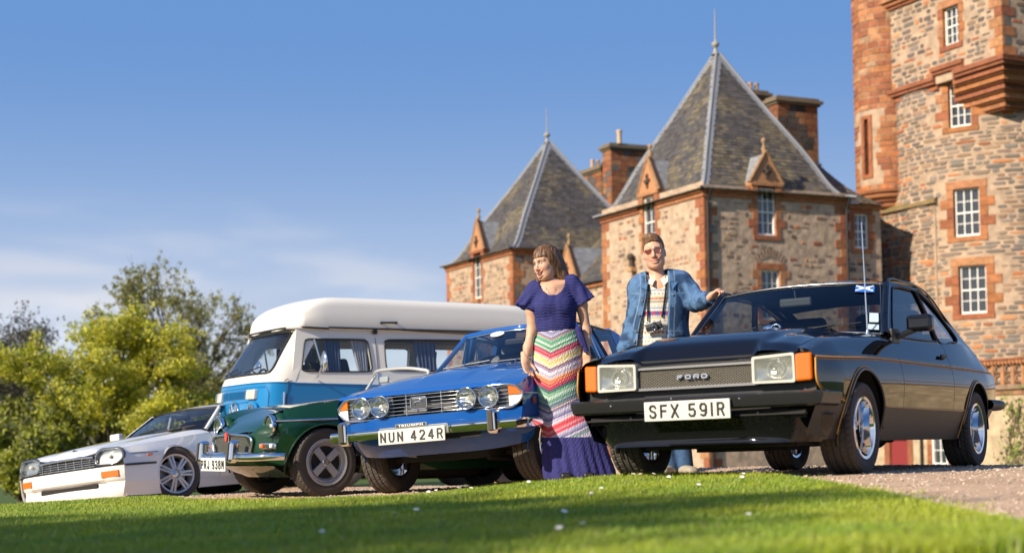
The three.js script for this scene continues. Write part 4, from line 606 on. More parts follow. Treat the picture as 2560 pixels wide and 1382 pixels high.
// a wheel with its axle along x, outer face towards +x
function makeWheel(car, X, Y, Z, o) {
  const { R, W, rim, style, steer = 0, tread = 'rib', name = 'wheel' } = o, g = new THREE.Group(); g.name = 'wheel'; g.position.set(...C(X, Y, Z)); g.rotation.y = (Y < 0 ? Math.PI : 0) + steer; car.add(g);
  const ax = (q) => q.rotateZ(-Math.PI / 2), h = W / 2, pr = [[rim * 0.98, -h * 0.78], [rim + 0.012, -h * 0.92], [rim + (R - rim) * 0.5, -h * 1.06], [R * 0.955, -h * 1.0], [R * 0.985, -h * 0.88]], gd = 0.010, gw = 0.0045;
  const gs = tread === 'chev' ? [-0.35, 0, 0.35] : [-0.48, -0.16, 0.16, 0.48]; pr.push([R * 0.992, -h * 0.8]);
  for (const q of gs) { const x = q * h * 1.35; pr.push([R - 0.002, x - gw * 1.4], [R - gd, x - gw], [R - gd, x + gw], [R - 0.002, x + gw * 1.4]); }
  pr.push([R * 0.992, h * 0.8], [R * 0.985, h * 0.88], [R * 0.955, h * 1.0], [rim + (R - rim) * 0.5, h * 1.06], [rim + 0.012, h * 0.92], [rim * 0.98, h * 0.78]);
  const NS = 168, t = lathe(pr, NS), p = t.attributes.position, np = pr.length;
  for (let s = 0; s <= NS; s++) for (let k = 0; k < np; k++) { const x = pr[k][1], q = Math.abs(x) / h, i = s * np + k, rad = pr[k][0]; if (rad < R * 0.98) continue; const sh = tread === 'chev' ? Math.round(q * 9) : (q > 0.6 ? 0 : 2), cut = (s + sh) % (tread === 'chev' ? 5 : 4) === 0 && (tread === 'chev' ? q > 0.08 : q > 0.56 || tread === 'block'); if (cut) { const f = (rad - 0.007) / rad; p.setX(i, p.getX(i) * f); p.setZ(i, p.getZ(i) * f); } }
  part('tyre', toCreasedNormals(ax(t), 0.5), M.rubber, g);
  const L2 = (pts, n = 48) => toCreasedNormals(ax(lathe(pts, n)), 0.6), d = o.dish ?? 0.02;
  const rm = o.rimMat || M.alloy, bk = M.matt;
  part('brake_drum', L2([[0, -h * 0.5], [rim * 0.62, -h * 0.5], [rim * 0.62, -h * 0.1], [0, -h * 0.1]], 24), bk, g);
  if (style === 'rs') {
    part('rim', L2([[rim * 1.0, h * 0.80], [rim + 0.012, h * 0.93], [rim + 0.008, h * 0.99], [rim - 0.010, h * 0.96], [rim * 0.90, h * 0.62], [rim * 0.86, h * 0.1], [rim * 0.84, -h * 0.2], [rim * 0.9, -h * 0.75], [rim, -h * 0.8]]), M.chrome, g);
    for (let k = 0; k < 4; k++) { const a = k * Math.PI / 2 + 0.5, q = []; for (const sd of [-1, 1]) { const b = a + sd * 0.26, c = a + sd * 0.13; q.push(rod([h * 0.18, Math.cos(c) * 0.05, Math.sin(c) * 0.05], [h * 0.02, Math.cos(b) * rim * 0.88, Math.sin(b) * rim * 0.88], 0.017, 0.013, 6)); } part('spoke', q, rm, g); }
    part('hub', [L2([[0, h * 0.34], [0.022, h * 0.34], [0.03, h * 0.28], [0.034, h * 0.1], [0.062, h * 0.08], [0.066, 0]], 20), ...[0, 1, 2, 3].map((k) => { const a = k * Math.PI / 2; return ax(cyl(0.009, 0.009, 0.02, 6)).translate(h * 0.2, Math.cos(a) * 0.05, Math.sin(a) * 0.05); })], M.chrome, g);
  } else if (style === 'rostyle') {
    part('rim', L2([[rim, h * 0.78], [rim + 0.010, h * 0.95], [rim + 0.006, h * 1.0], [rim - 0.012, h * 0.95], [rim * 0.91, h * 0.72], [rim * 0.885, h * 0.62], [rim * 0.84, h * 0.66], [rim * 0.80, h * 0.58]]), std([0.5, 0.5, 0.51], 0.35, { metalness: 0.4 }), g);
    part('wheel_disc', L2([[rim * 0.81, h * 0.57], [rim * 0.6, h * 0.46], [rim * 0.3, h * 0.5], [0, h * 0.5]], 32), M.black, g);
    for (let k = 0; k < 4; k++) { const a = k * Math.PI / 2 + 0.72; const sp = warp(box(0.02, rim * 0.62, 0.055), (x, y, z) => { const r = y + rim * 0.47, w = z * lerp(1.0, 1.15, r / rim); return [h * 0.56 + x + 0.02 * Math.sin(r / rim * 3), Math.cos(a) * r - Math.sin(a) * w, Math.sin(a) * r + Math.cos(a) * w]; }); part('spoke', sp, std([0.46, 0.46, 0.47], 0.4, { metalness: 0.3 }), g); }
    part('trim_ring', L2([[rim * 0.80, h * 0.58], [rim * 0.80, h * 0.66], [rim * 0.73, h * 0.62], [rim * 0.72, h * 0.52]], 40), M.steel, g);
    part('hub', [L2([[0, h * 0.80], [0.026, h * 0.80], [0.034, h * 0.72], [0.036, h * 0.55]], 20), ...[0, 1, 2, 3].map((k) => { const a = k * Math.PI / 2 + 0.3; return ax(cyl(0.010, 0.008, 0.025, 6)).translate(h * 0.62, Math.cos(a) * 0.075, Math.sin(a) * 0.075); })], M.chrome, g);
  } else if (style === 'seven') {
    part('rim', L2([[rim, h * 0.8], [rim + 0.008, h * 0.95], [rim + 0.002, h * 1.0], [rim - 0.014, h * 0.95], [rim * 0.92, h * 0.5], [rim * 0.9, -h * 0.4]]), rm, g);
    for (let k = 0; k < 7; k++) { const a = k * Math.PI * 2 / 7 + 0.2, q = []; for (const sd of [-1, 1]) q.push(warp(box(0.03, rim * 0.72, 0.024), (x, y, z) => { const r = y + rim * 0.60, w = z + sd * lerp(0.010, 0.022, r / rim); return [h * 0.72 + x + 0.02 * (1 - r / rim), Math.cos(a) * r - Math.sin(a) * w, Math.sin(a) * r + Math.cos(a) * w]; })); part('spoke', q, rm, g); }
    part('hub', [L2([[0, h * 0.86], [0.03, h * 0.86], [0.04, h * 0.80], [0.075, h * 0.78], [0.085, h * 0.55]], 24), ...[0, 1, 2, 3, 4].map((k) => { const a = k * Math.PI * 2 / 5; return ax(cyl(0.010, 0.010, 0.03, 6)).translate(h * 0.82, Math.cos(a) * 0.06, Math.sin(a) * 0.06); })], M.alloy, g);
    part('brake_disc', L2([[0, 0], [rim * 0.7, 0], [rim * 0.7, h * 0.15], [0, h * 0.15]], 32), M.steel, g);
  } else {
    part('rim', L2([[rim, h * 0.8], [rim + 0.008, h * 0.95], [rim, h * 0.98], [rim - 0.012, h * 0.9], [rim * 0.86, h * 0.5], [rim * 0.7, h * 0.42], [rim * 0.6, h * 0.55], [rim * 0.5, h * 0.55]]), o.rimMat || M.steel, g);
    part('hubcap', L2([[0, h * 0.78], [rim * 0.3, h * 0.75], [rim * 0.5, h * 0.66], [rim * 0.56, h * 0.55]], 32), M.chrome, g);
  }
  return g;
}
function wheels4(car, wb, t, z, o, steer = 0, tr = t) { for (const [X, Y, s] of [[0, t, steer], [0, -t, steer], [-wb, tr, 0], [-wb, -tr, 0]]) makeWheel(car, X, Y, z, { ...o, steer: s, ...(X < -1 && o.rear ? o.rear : {}) }); }
// lettering: condensed plate letters cut as solid shapes
const FONT = await new FontLoader().loadAsync('fonts/droid/droid_sans_bold.typeface.json');
function text3(s, size, depth, o = {}) { const g = new TextGeometry(s, { font: FONT, size, depth, curveSegments: 5, bevelEnabled: false }); g.computeBoundingBox(); const b = g.boundingBox, w = b.max.x - b.min.x; g.translate(-(b.min.x + b.max.x) / 2, -(b.min.y + b.max.y) / 2, 0); if (o.width) g.scale(o.width / w, 1, 1); return g; }
const STROKES = { // plate letters drawn as strokes in a 0..1 x 0..1 box
  S: [[[0.95, 0.8], [0.8, 0.97], [0.5, 1], [0.2, 0.97], [0.05, 0.78], [0.2, 0.58], [0.8, 0.44], [0.95, 0.24], [0.8, 0.04], [0.5, 0], [0.2, 0.03], [0.05, 0.2]]],
  F: [[[0.08, 0], [0.08, 1], [0.92, 1]], [[0.08, 0.53], [0.75, 0.53]]], X: [[[0.03, 0], [0.97, 1]], [[0.03, 1], [0.97, 0]]],
  N: [[[0.07, 0], [0.07, 1], [0.93, 0], [0.93, 1]]], U: [[[0.07, 1], [0.07, 0.25], [0.25, 0.02], [0.75, 0.02], [0.93, 0.25], [0.93, 1]]],
  R: [[[0.08, 0], [0.08, 1], [0.72, 1], [0.93, 0.86], [0.93, 0.64], [0.72, 0.5], [0.08, 0.5]], [[0.6, 0.5], [0.95, 0]]], P: [[[0.08, 0], [0.08, 1], [0.72, 1], [0.93, 0.86], [0.93, 0.62], [0.72, 0.48], [0.08, 0.48]]],
  J: [[[0.85, 1], [0.85, 0.22], [0.65, 0.02], [0.3, 0.02], [0.1, 0.2], [0.1, 0.3]]], M: [[[0.05, 0], [0.05, 1], [0.5, 0.4], [0.95, 1], [0.95, 0]]], G: [[[0.93, 0.8], [0.75, 0.98], [0.3, 0.98], [0.07, 0.75], [0.07, 0.25], [0.3, 0.02], [0.75, 0.02], [0.93, 0.22], [0.93, 0.45], [0.55, 0.45]]],
  1: [[[0.5, 0], [0.5, 1]]], 2: [[[0.07, 0.78], [0.25, 0.98], [0.75, 0.98], [0.93, 0.78], [0.93, 0.62], [0.07, 0.02], [0.95, 0.02]]], 3: [[[0.07, 0.8], [0.25, 0.98], [0.75, 0.98], [0.92, 0.82], [0.92, 0.66], [0.72, 0.53], [0.4, 0.53]], [[0.72, 0.53], [0.94, 0.38], [0.94, 0.2], [0.75, 0.02], [0.25, 0.02], [0.06, 0.2]]],
  4: [[[0.72, 0], [0.72, 1], [0.05, 0.28], [0.97, 0.28]]], 5: [[[0.9, 1], [0.15, 1], [0.1, 0.55], [0.7, 0.6], [0.93, 0.42], [0.93, 0.2], [0.72, 0.02], [0.25, 0.02], [0.05, 0.18]]],
  8: [[[0.3, 0.53], [0.1, 0.68], [0.1, 0.84], [0.3, 0.99], [0.7, 0.99], [0.9, 0.84], [0.9, 0.68], [0.7, 0.53], [0.3, 0.53], [0.06, 0.36], [0.06, 0.17], [0.28, 0.01], [0.72, 0.01], [0.94, 0.17], [0.94, 0.36], [0.7, 0.53]]],
  9: [[[0.92, 0.55], [0.7, 0.42], [0.3, 0.42], [0.07, 0.6], [0.07, 0.82], [0.28, 0.99], [0.72, 0.99], [0.93, 0.82], [0.93, 0.3], [0.75, 0.05], [0.4, 0.01], [0.12, 0.1]]],
};
function strokeText(str, h, w, gap, thick, depth) { // solid letters, centred, in the xy plane, rising to +z
  const out = []; let x = 0; const adv = [...str].map((c) => c === ' ' ? w * 0.75 : c === '1' || c === 'I' ? w * 0.34 + gap : w + gap), tot = adv.reduce((a, b) => a + b, 0) - gap;
  [...str].forEach((c, i) => { const wd = c === '1' ? 0.01 : w - thick; if (c !== ' ') for (const s of STROKES[c]) { const p = s.map(([a, b]) => [x + thick / 2 + (c === '1' ? w * 0.05 : a * wd), b * (h - thick) + thick / 2]); for (let k = 0; k + 1 < p.length; k++) { const dx = p[k + 1][0] - p[k][0], dy = p[k + 1][1] - p[k][1], l = Math.hypot(dx, dy); out.push(new THREE.BoxGeometry(l + thick * (k === 0 && k + 2 === p.length ? 1 : 0.55), thick, depth).rotateZ(Math.atan2(dy, dx)).translate((p[k][0] + p[k + 1][0]) / 2, (p[k][1] + p[k + 1][1]) / 2, depth / 2 + (k % 3) * 0.00015)); } } x += adv[i]; });
  return merge(out).translate(-tot / 2, -h / 2, 0);
}
function numberPlate(car, str, X, Y, Z, w, h, o = {}) {
  const g = part('number_plate', new RoundedBoxGeometry(w, h, 0.012, 3, 0.005), o.mat || M.plate, car); g.position.set(...C(X, Y, Z)); g.rotation.set(o.tilt || 0, o.yaw || 0, o.roll || 0);
  const t = part('plate_lettering', strokeText(str, o.lh || h * 0.70, o.lw || w * 0.095, o.gap || w * 0.035, o.th || h * 0.098, 0.005), M.black, g); t.position.z = 0.006;
  return g;
}
// round lamp facing forward: bezel, reflector bowl, domed lens
function roundLamp(car, X, Y, Z, r, o = {}) {
  const rot = (q) => q.rotateX(Math.PI / 2).translate(...C(X, Y, Z));
  const lamp = part('headlamp', rot(lathe([[r * 1.0, -0.02], [r * 1.15, -0.02], [r * 1.16, 0.012], [r * 1.06, 0.02], [r * 1.0, 0.008]], 36)), M.chrome, car);
  part('reflector', rot(lathe([[0.0, -r * 0.55], [r * 0.4, -r * 0.48], [r * 0.75, -r * 0.28], [r * 1.0, 0.0]], 32)), M.chrome, lamp);
  part('bulb', ball(r * 0.2, ...C(X - r * 0.2, Y, Z), 10), M.white, lamp);
  const lens = lathe([[0, r * 0.18], [r * 0.35, r * 0.165], [r * 0.7, r * 0.11], [r * 1.0, 0.005]], 48), p = lens.attributes.position; for (let i = 0; i < p.count; i++) p.setY(i, p.getY(i) + 0.0016 * Math.sin(p.getX(i) / r * 26)); lens.computeVertexNormals();
  part('lens', rot(lens), M.lens, lamp); return lamp;
}
const seatPair = (car, X, z, mat, w = 0.48) => { for (const s of [-1, 1]) part('seat', [box(w, 0.16, 0.5, s * 0.36, z, X, 0.05), new RoundedBoxGeometry(w, 0.58, 0.14, 3, 0.05).rotateX(0.28).translate(s * 0.36, z + 0.33, X - 0.30)], mat, car); };
const steering = (car, X, Y, Z, mat = M.black) => part('steering_wheel', [new THREE.TorusGeometry(0.185, 0.013, 8, 32).rotateX(-0.45).translate(...C(X, Y, Z)), rod(C(X, Y - 0.17, Z), C(X, Y + 0.17, Z), 0.01), rod(C(X + 0.02, Y, Z), C(X + 0.3, Y, Z - 0.14), 0.018)], mat, car);
const wiper = (car, a, b, c) => part('wiper', [rod(a, b, 0.006, 0.004, 5), rod(c[0], c[1], 0.006, 0.006, 4)], M.black, car);
function car_(key, name, label, cat = 'car', group) { const t = thing(name, label, cat, [0, 0, 0], group); poseM(key).decompose(t.position, t.quaternion, t.scale); return t; }
// windscreen-like sheet between a base curve and a top curve, each a function of t in -1..1 giving [X, Y, Z]
const screen_ = (base, top, o = {}) => { const { nu = 24, nv = 10, bow = 0.02, e = 0 } = o; return grid(nu, nv, (u, v) => { const t = (u * 2 - 1) * (1 - e), a = base(t), b = top(t), q = v * (1 - 2 * e) + e; const k = bow * Math.sin(q * Math.PI); return C(lerp(a[0], b[0], q) + k, lerp(a[1], b[1], q), lerp(a[2], b[2], q)); }); };
function blackCoupe() {
  const car = car_('black', 'coupe', 'glossy black fastback coupe with gold pinstripe, square headlamps and plate SFX 591R');
  const P = phys([0.005, 0.005, 0.007], 0.02, { specularIntensity: 1, ior: 1.55 }), gold = std([0.55, 0.27, 0.045], 0.45), satin = std([0.012, 0.012, 0.013], 0.42), trim = M.chrome;
  const FW = [-0.05, 0.285, 0.362], RW = [-2.64, 0.285, 0.352], AR = [FW, RW];
  const skin = new Skin([
    [[0.70, 0.70, 0.25], [0.3, 0.745, 0.215], [-0.5, 0.755, 0.205], [-2.2, 0.755, 0.205], [-2.95, 0.75, 0.27], [-3.36, 0.70, 0.34]],
    [[0.745, 0.775, 0.44], [0.3, 0.805, 0.425], [-0.5, 0.818, 0.415], [-2.2, 0.82, 0.41], [-2.95, 0.81, 0.43], [-3.40, 0.765, 0.46]],
    [[0.755, 0.785, 0.58], [0.3, 0.82, 0.59], [-1.0, 0.832, 0.60], [-2.2, 0.836, 0.60], [-2.95, 0.822, 0.61], [-3.41, 0.775, 0.62]],
    [[0.745, 0.775, 0.70], [0.3, 0.795, 0.735], [-0.87, 0.803, 0.748], [-2.05, 0.812, 0.750], [-2.95, 0.795, 0.735], [-3.40, 0.76, 0.72]],
    [[0.715, 0.735, 0.742], [0.3, 0.735, 0.815], [-0.3, 0.745, 0.855], [-0.75, 0.752, 0.875], [-1.5, 0.757, 0.888], [-2.1, 0.752, 0.905], [-2.6, 0.730, 0.93], [-3.0, 0.70, 0.905], [-3.38, 0.70, 0.78]],
    [[0.70, 0.672, 0.757], [0.3, 0.665, 0.842], [-0.3, 0.665, 0.892], [-0.72, 0.672, 0.912], [-1.5, 0.70, 0.915], [-3.3, 0.66, 0.82]],
  ]);
  for (const s of [1, -1]) {
    const o = { side: s, arches: AR };
    part('front_wing', [skin.panel(0.72, -0.80, 1, 3, { ...o, nu: 84, nv: 22 }), skin.panel(0.715, (v) => lerp(-0.80, -0.70, v), 3, 5, { ...o, nu: 40, nv: 10 })], P, car);
    part('door', [skin.panel(-0.807, -1.985, 1, 3, { ...o, nu: 40, nv: 14 }), skin.panel((v) => lerp(-0.807, -0.73, v), -1.985, 3, 4, { ...o, nu: 30, nv: 6 })], P, car);
    part('rear_quarter', [skin.panel(-1.992, -3.40, 1, 3, { ...o, nu: 84, nv: 22 }), skin.panel(-1.992, -3.38, 3, 4, { ...o, nu: 40, nv: 6 })], P, car);
    part('sill', skin.panel(0.70, -3.36, 0, 1, { ...o, nu: 150, nv: 6 }), satin, car);
    part('wheel_arch_lip', [skin.arch(FW, s, -0.32, Math.PI + 0.36, 0.014, 0.002), skin.arch(RW, s, -0.42, Math.PI + 0.36, 0.014, 0.002)], P, car);
    // pinstripes: along the shoulder, down the nose and around the arches
    const st = []; for (let k = 0; k <= 40; k++) { const X = lerp(0.70, -3.3, k / 40), Z = lerp(0.705, 0.735, sm(0, 0.3, k / 40)) + 0.002; st.push(C(X, s * (skin.yAt(X, Z - 0.008) + 0.003), Z - 0.008)); }
    const st2 = [C(0.72, s * 0.786, 0.69), C(0.725, s * 0.791, 0.56), C(0.66, s * 0.798, 0.50), C(0.56, s * 0.808, 0.485), C(0.33, s * 0.815, 0.445)];
    part('pinstripe', [tube(st, 0.0058, 80, 4), tube(st.map(([a, b, c]) => [a + s * 0.001, b - 0.014, c]), 0.0022, 80, 4), tube(st2, 0.0062, 30, 4), tube(st2.map(([a, b, c]) => [a, b + 0.014, c - 0.012]), 0.0022, 30, 4), skin.arch([FW[0], FW[1], FW[2] + 0.016], s, -0.1, Math.PI + 0.15, 0.0045, 0.003), skin.arch([RW[0], RW[1], RW[2] + 0.016], s, -0.2, Math.PI + 0.1, 0.0045, 0.003)], gold, car);
    const low = []; for (let k = 0; k <= 20; k++) { const X = lerp(-0.44, -2.27, k / 20); low.push(C(X, s * (skin.yAt(X, 0.418) + 0.002), 0.418)); } part('pinstripe', [tube(low, 0.004, 30, 4), tube([C(-0.62, s * 0.775, 0.285), C(-1.83, s * 0.775, 0.285)], 0.0028, 6, 4)], gold, car);
    wheelWell(FW, s, 0.80, 0.45, M.matt, car); wheelWell(RW, s, 0.81, 0.45, M.matt, car);
    part('door_handle', [box(0.012, 0.03, 0.11, s * 0.806, 0.80, -1.83, 0.005), box(0.02, 0.016, 0.13, s * 0.812, 0.80, -1.83, 0.006)], M.black, car);
    part('wing_vent', box(0.01, 0.06, 0.02, s * 0.822, 0.545, -0.68), M.black, car);
  }
  // bonnet: a raised centre with soft creases
  const hood = (side) => { };
  const hz = (X) => curve1([[0.70, 0.757], [0.3, 0.842], [-0.3, 0.892], [-0.72, 0.912]])(X)[0];
  part('bonnet', grid(64, 40, (u, v) => { const t = u * 2 - 1, Y = t * 0.661, a = Math.abs(Y), front = 0.70 - 0.012 * (1 - (a / 0.66) ** 2) - 0.028 * sm(0.43, 0.36, a), X = lerp(front, -0.64 - 0.08 * (a / 0.66) ** 2, v), rise = 0.030 * sm(0.455, 0.385, a) * sm(-0.02, 0.25, v) + 0.018 * sm(0.66, 0.5, a) + 0.012 * (1 - (Y / 0.66) ** 2) + 0.022 * sm(0.30, 0.18, a) * sm(0.55, 0.95, v); const nose = -0.030 * sm(0.07, 0, v) - 0.050 * sm(0.43, 0.36, a) * sm(0.10, 0, v); return C(X, Y, hz(X) + rise + nose); }), P, car);
  part('scuttle', grid(24, 2, (u, v) => { const t = u * 2 - 1, a = Math.abs(t); return C(lerp(-0.645 - 0.08 * a * a, -0.72 - 0.06 * a * a, v), t * lerp(0.665, 0.70, v), lerp(0.945 - 0.03 * a * a, 0.95 - 0.045 * a * a, v)); }), satin, car);
  // nose: black panel with lamps, mesh grille
  part('nose_panel', [frontSheet(roundPoly([[-0.775, 0.50], [0.775, 0.50], [0.765, 0.735], [0.70, 0.757], [0.40, 0.735], [-0.40, 0.735], [-0.70, 0.757], [-0.765, 0.735]], 0.02), [], 0.03, (y) => 0.655 - 0.02 * (y / 0.78) ** 2)], satin, car);
  part('grille_surround', [frontSheet(roundPoly([[-0.415, 0.55], [0.415, 0.55], [0.40, 0.692], [-0.40, 0.692]], 0.012), [roundPoly([[-0.392, 0.566], [0.392, 0.566], [0.380, 0.678], [-0.380, 0.678]], 0.008).reverse()], 0.03, () => 0.69)], std([0.25, 0.25, 0.26], 0.35, { metalness: 1 }), car);
  { const q = []; for (let k = -34; k <= 34; k++) for (const sd of [-1, 1]) { const x0 = k * 0.0235, dx = 0.112 / 2 * 1.55, A = [x0 - sd * dx, 0.566], B = [x0 + sd * dx, 0.678]; let t0 = 0, t1 = 1; const cl = (x) => (x - A[0]) / (B[0] - A[0]); const a = cl(-0.388), b = cl(0.388); t0 = Math.max(t0, Math.min(a, b)); t1 = Math.min(t1, Math.max(a, b)); if (t1 - t0 < 0.05) continue; q.push(rod(C(0.672 + sd * 0.002, lerp(A[0], B[0], t0), lerp(A[1], B[1], t0)), C(0.672 + sd * 0.002, lerp(A[0], B[0], t1), lerp(A[1], B[1], t1)), 0.0019, 0.0019, 4)); } part('grille_mesh', q, std([0.24, 0.22, 0.18], 0.45), car); }
  part('grille_back', box(0.8, 0.13, 0.01, 0, 0.62, 0.657), M.matt, car);
  { const s = new THREE.Shape([[0, 0], [1, 0], [1, 1], [0, 1]].map((p) => new THREE.Vector2(...p))); const bar = (x, y, w, h) => box(w, h, 0.012, x, y, 0.694); const Ls = []; const F = (x) => [bar(x + 0.004, 0.622, 0.009, 0.026), bar(x + 0.019, 0.631, 0.036, 0.008), bar(x + 0.016, 0.621, 0.028, 0.007)], O = (x) => [bar(x + 0.019, 0.632, 0.038, 0.007), bar(x + 0.019, 0.612, 0.038, 0.007), bar(x + 0.004, 0.622, 0.009, 0.024), bar(x + 0.034, 0.622, 0.009, 0.024)], R = (x) => [bar(x + 0.019, 0.632, 0.038, 0.007), bar(x + 0.019, 0.620, 0.034, 0.006), bar(x + 0.004, 0.622, 0.009, 0.026), bar(x + 0.034, 0.626, 0.009, 0.016), bar(x + 0.033, 0.614, 0.010, 0.011)], D = (x) => [bar(x + 0.017, 0.632, 0.034, 0.007), bar(x + 0.017, 0.612, 0.034, 0.007), bar(x + 0.004, 0.622, 0.009, 0.026), bar(x + 0.035, 0.622, 0.009, 0.018)]; part('grille_lettering', [...F(-0.11), ...O(-0.056), ...R(-0.002), ...D(0.052)], M.chrome, car); }
  for (const s of [1, -1]) {
    const f = (pts) => s > 0 ? pts : flipXZ(pts), out = roundPoly([[0.385, 0.556], [0.655, 0.553], [0.652, 0.728], [0.385, 0.716]], 0.016);
    const lamp = part('headlamp', frontSheet(f(out), [f(roundPoly([[0.402, 0.572], [0.640, 0.569], [0.637, 0.712], [0.402, 0.700]], 0.012)).reverse()], 0.035, () => 0.712), std([0.50, 0.49, 0.44], 0.35), car);
    part('reflector', warp(new THREE.PlaneGeometry(0.24, 0.135, 18, 12), (x, y) => C(0.70 - 0.05 * (1 - (x / 0.13) ** 2) * (1 - (y / 0.08) ** 2), s * (0.521 + x), 0.638 + y)), M.bowl, lamp); part('bulb', [ball(0.016, ...C(0.682, s * 0.52, 0.635), 10), new THREE.TorusGeometry(0.05, 0.006, 8, 28).translate(...C(0.668, s * 0.52, 0.636))], M.bowl, lamp);
    part('lens', warp(new THREE.PlaneGeometry(0.242, 0.138, 60, 10), (x, y) => C(0.713 + 0.004 * (1 - (x / 0.12) ** 2) + 0.0012 * Math.sin(x * 420) * (y > 0.0 ? 1 : 0.4), s * (0.521 + x), 0.639 + y + x * 0.03)), M.milky, lamp);
    part('indicator', warp(new RoundedBoxGeometry(0.10, 0.165, 0.05, 4, 0.016), (x, y, z) => C(0.695 + z - 0.6 * Math.max(0, x + 0.01) ** 1.15, s * (0.707 + x), 0.640 + y + x * 0.05)), M.amber, car);
  }
  // bumper, air slots, valance and chin
  const bx = (Y) => 0.80 - 0.05 * Math.pow(Math.abs(Y) / 0.83, 2.5), prof = [[-0.04, 0.502], [0.0, 0.500], [0.016, 0.490], [0.014, 0.470], [0.0, 0.425], [-0.02, 0.412], [-0.06, 0.414]];
  const bmp = (t) => { const s = Math.sign(t), a = Math.abs(t); return a < 0.86 ? [bx(s * a / 0.86 * 0.815), s * a / 0.86 * 0.815, 1] : [lerp(bx(0.815) - 0.004, 0.44, (a - 0.86) / 0.14), s * lerp(0.832, 0.838, (a - 0.86) / 0.14), 0.2]; };
  part('bumper', toCreasedNormals(grid(72, prof.length - 1, (u, v) => { const q = bmp(u * 2 - 1), p = prof[Math.round(v * (prof.length - 1))], sd = Math.sign(u - 0.5); return q[2] > 0.5 ? C(q[0] + p[0], q[1], p[1]) : C(q[0], q[1] + sd * (p[0] - 0.012) , p[1]); }), 0.5), std([0.02, 0.02, 0.022], 0.22), car);
  part('bumper_bolt', [[-0.52, 0.46], [0.34, 0.47], [-0.1, 0.49]].map(([y, z]) => ball(0.008, ...C(bx(y) + 0.012, y, z), 8)), M.chrome, car);
  part('air_slot', [box(1.42, 0.05, 0.02, 0, 0.372, 0.70), box(1.44, 0.012, 0.05, 0, 0.372, 0.72, 0.004), box(0.012, 0.05, 0.03, 0.42, 0.372, 0.715), box(0.012, 0.05, 0.03, -0.42, 0.372, 0.715)], M.matt, car);
  part('front_valance', [grid(60, 10, (u, v) => { const t = u * 2 - 1, a = Math.abs(t), w = lerp(0.80, 0.71, v * v); return C(lerp(0.755, 0.70, v) - 0.02 * Math.sin(v * 3.1) + 0.012 * sm(0.85, 1, v) - 0.22 * Math.pow(a, 9) - 0.03 * a * a, t * w, lerp(0.362, 0.205, v)); }), grid(60, 2, (u, v) => { const t = u * 2 - 1, a = Math.abs(t); return C(lerp(0.755, 0.70, v) - 0.22 * Math.pow(a, 9) - 0.03 * a * a, t * 0.80, lerp(0.362, 0.372, v)); })], P, car);
  numberPlate(car, 'SFX 591R', 0.822, 0.005, 0.415, 0.565, 0.118, { tilt: 0.03 });
  // screen, roof, pillars, side glass
  const base = (t) => [-0.665 - 0.10 * t * t, t * 0.728, 0.955 - 0.045 * t * t], top = (t) => [-1.11 - 0.075 * t * t, t * 0.605, 1.322 - 0.030 * t * t];
  part('windscreen', screen_((t) => base(t * 0.975), (t) => top(t * 0.965), { nu: 30 }), M.tinted, car);
  const edge = curve1([[-1.12, 0.618, 1.300], [-1.5, 0.622, 1.322], [-1.85, 0.618, 1.318], [-2.2, 0.605, 1.275], [-2.6, 0.595, 1.150], [-3.0, 0.60, 1.01], [-3.3, 0.63, 0.88], [-3.42, 0.64, 0.80]]);
  part('roof', grid(36, 30, (u, v) => { const t = u * 2 - 1, X0 = lerp(-1.105, -2.32, v), q = edge(Math.min(-1.12, X0)), a = Math.abs(t); return C(X0 - 0.075 * t * t * (1 - v), t * q[0], q[1] + 0.045 * (1 - a ** 2.2) * lerp(0.6, 1, sm(0, 0.25, v))); }), P, car);
  part('tailgate', [grid(24, 16, (u, v) => { const t = u * 2 - 1, X = lerp(-3.02, -3.42, v), q = edge(X); return C(X, t * q[0], q[1] + 0.04 * (1 - t * t) * (1 - v)); }), grid(24, 4, (u, v) => { const t = u * 2 - 1; return C(lerp(-3.42, -3.44, v), t * lerp(0.64, 0.76, v), lerp(0.80, 0.46, v)); }), ...[-1, 1].map((s) => grid(2, 16, (u, v) => { const X = lerp(-2.32, -3.03, v), q = edge(X); return C(X, s * lerp(q[0] - 0.07, q[0], u), q[1] + 0.012 * (1 - u)); }))], P, car);
  part('rear_window', grid(20, 12, (u, v) => { const t = u * 2 - 1, X = lerp(-2.33, -3.01, v), q = edge(X); return C(X, t * (q[0] - 0.07), q[1] + 0.035 * (1 - t * t) - 0.004 + 0.012); }), M.tinted, car);
  const Yf = (X, Z) => lerp(skin.at(Math.min(-0.75, X), 1, 3, 4)[0] - 0.012, edge(Math.min(-1.12, X))[0] + 0.004, clamp((Z - 0.89) / (edge(Math.min(-1.12, X))[1] - 0.89), 0, 1));
  const belt = (X) => skin.at(X, 1, 3, 4)[1];
  const topLine = [[-1.18, 1.303], [-1.5, 1.323], [-1.85, 1.319], [-2.2, 1.276], [-2.6, 1.151], [-3.0, 1.011], [-3.3, 0.88]].map(([a, b]) => [a, b + 0.004]);
  const outline = [[-0.74, belt(-0.74) - 0.01], ...topLine, [-3.36, 0.80], [-3.0, belt(-3.0) - 0.02], [-2.6, belt(-2.6) - 0.01], [-2.1, belt(-2.1) - 0.01], [-1.5, belt(-1.5) - 0.01], [-1.1, belt(-1.1) - 0.01]];
  const w1 = [[-0.90, 0.902], [-1.00, 1.02], [-1.255, 1.270], [-1.5, 1.292], [-1.80, 1.288], [-1.90, 1.1], [-1.955, 0.918], [-1.5, 0.908]];
  const w2 = smoothLoop([[-1.995, 0.925], [-1.93, 1.1], [-1.845, 1.278], [-2.0, 1.265], [-2.3, 1.192], [-2.55, 1.10], [-2.70, 1.035], [-2.735, 0.99], [-2.66, 0.955], [-2.4, 0.938]].map((p) => p), 60);
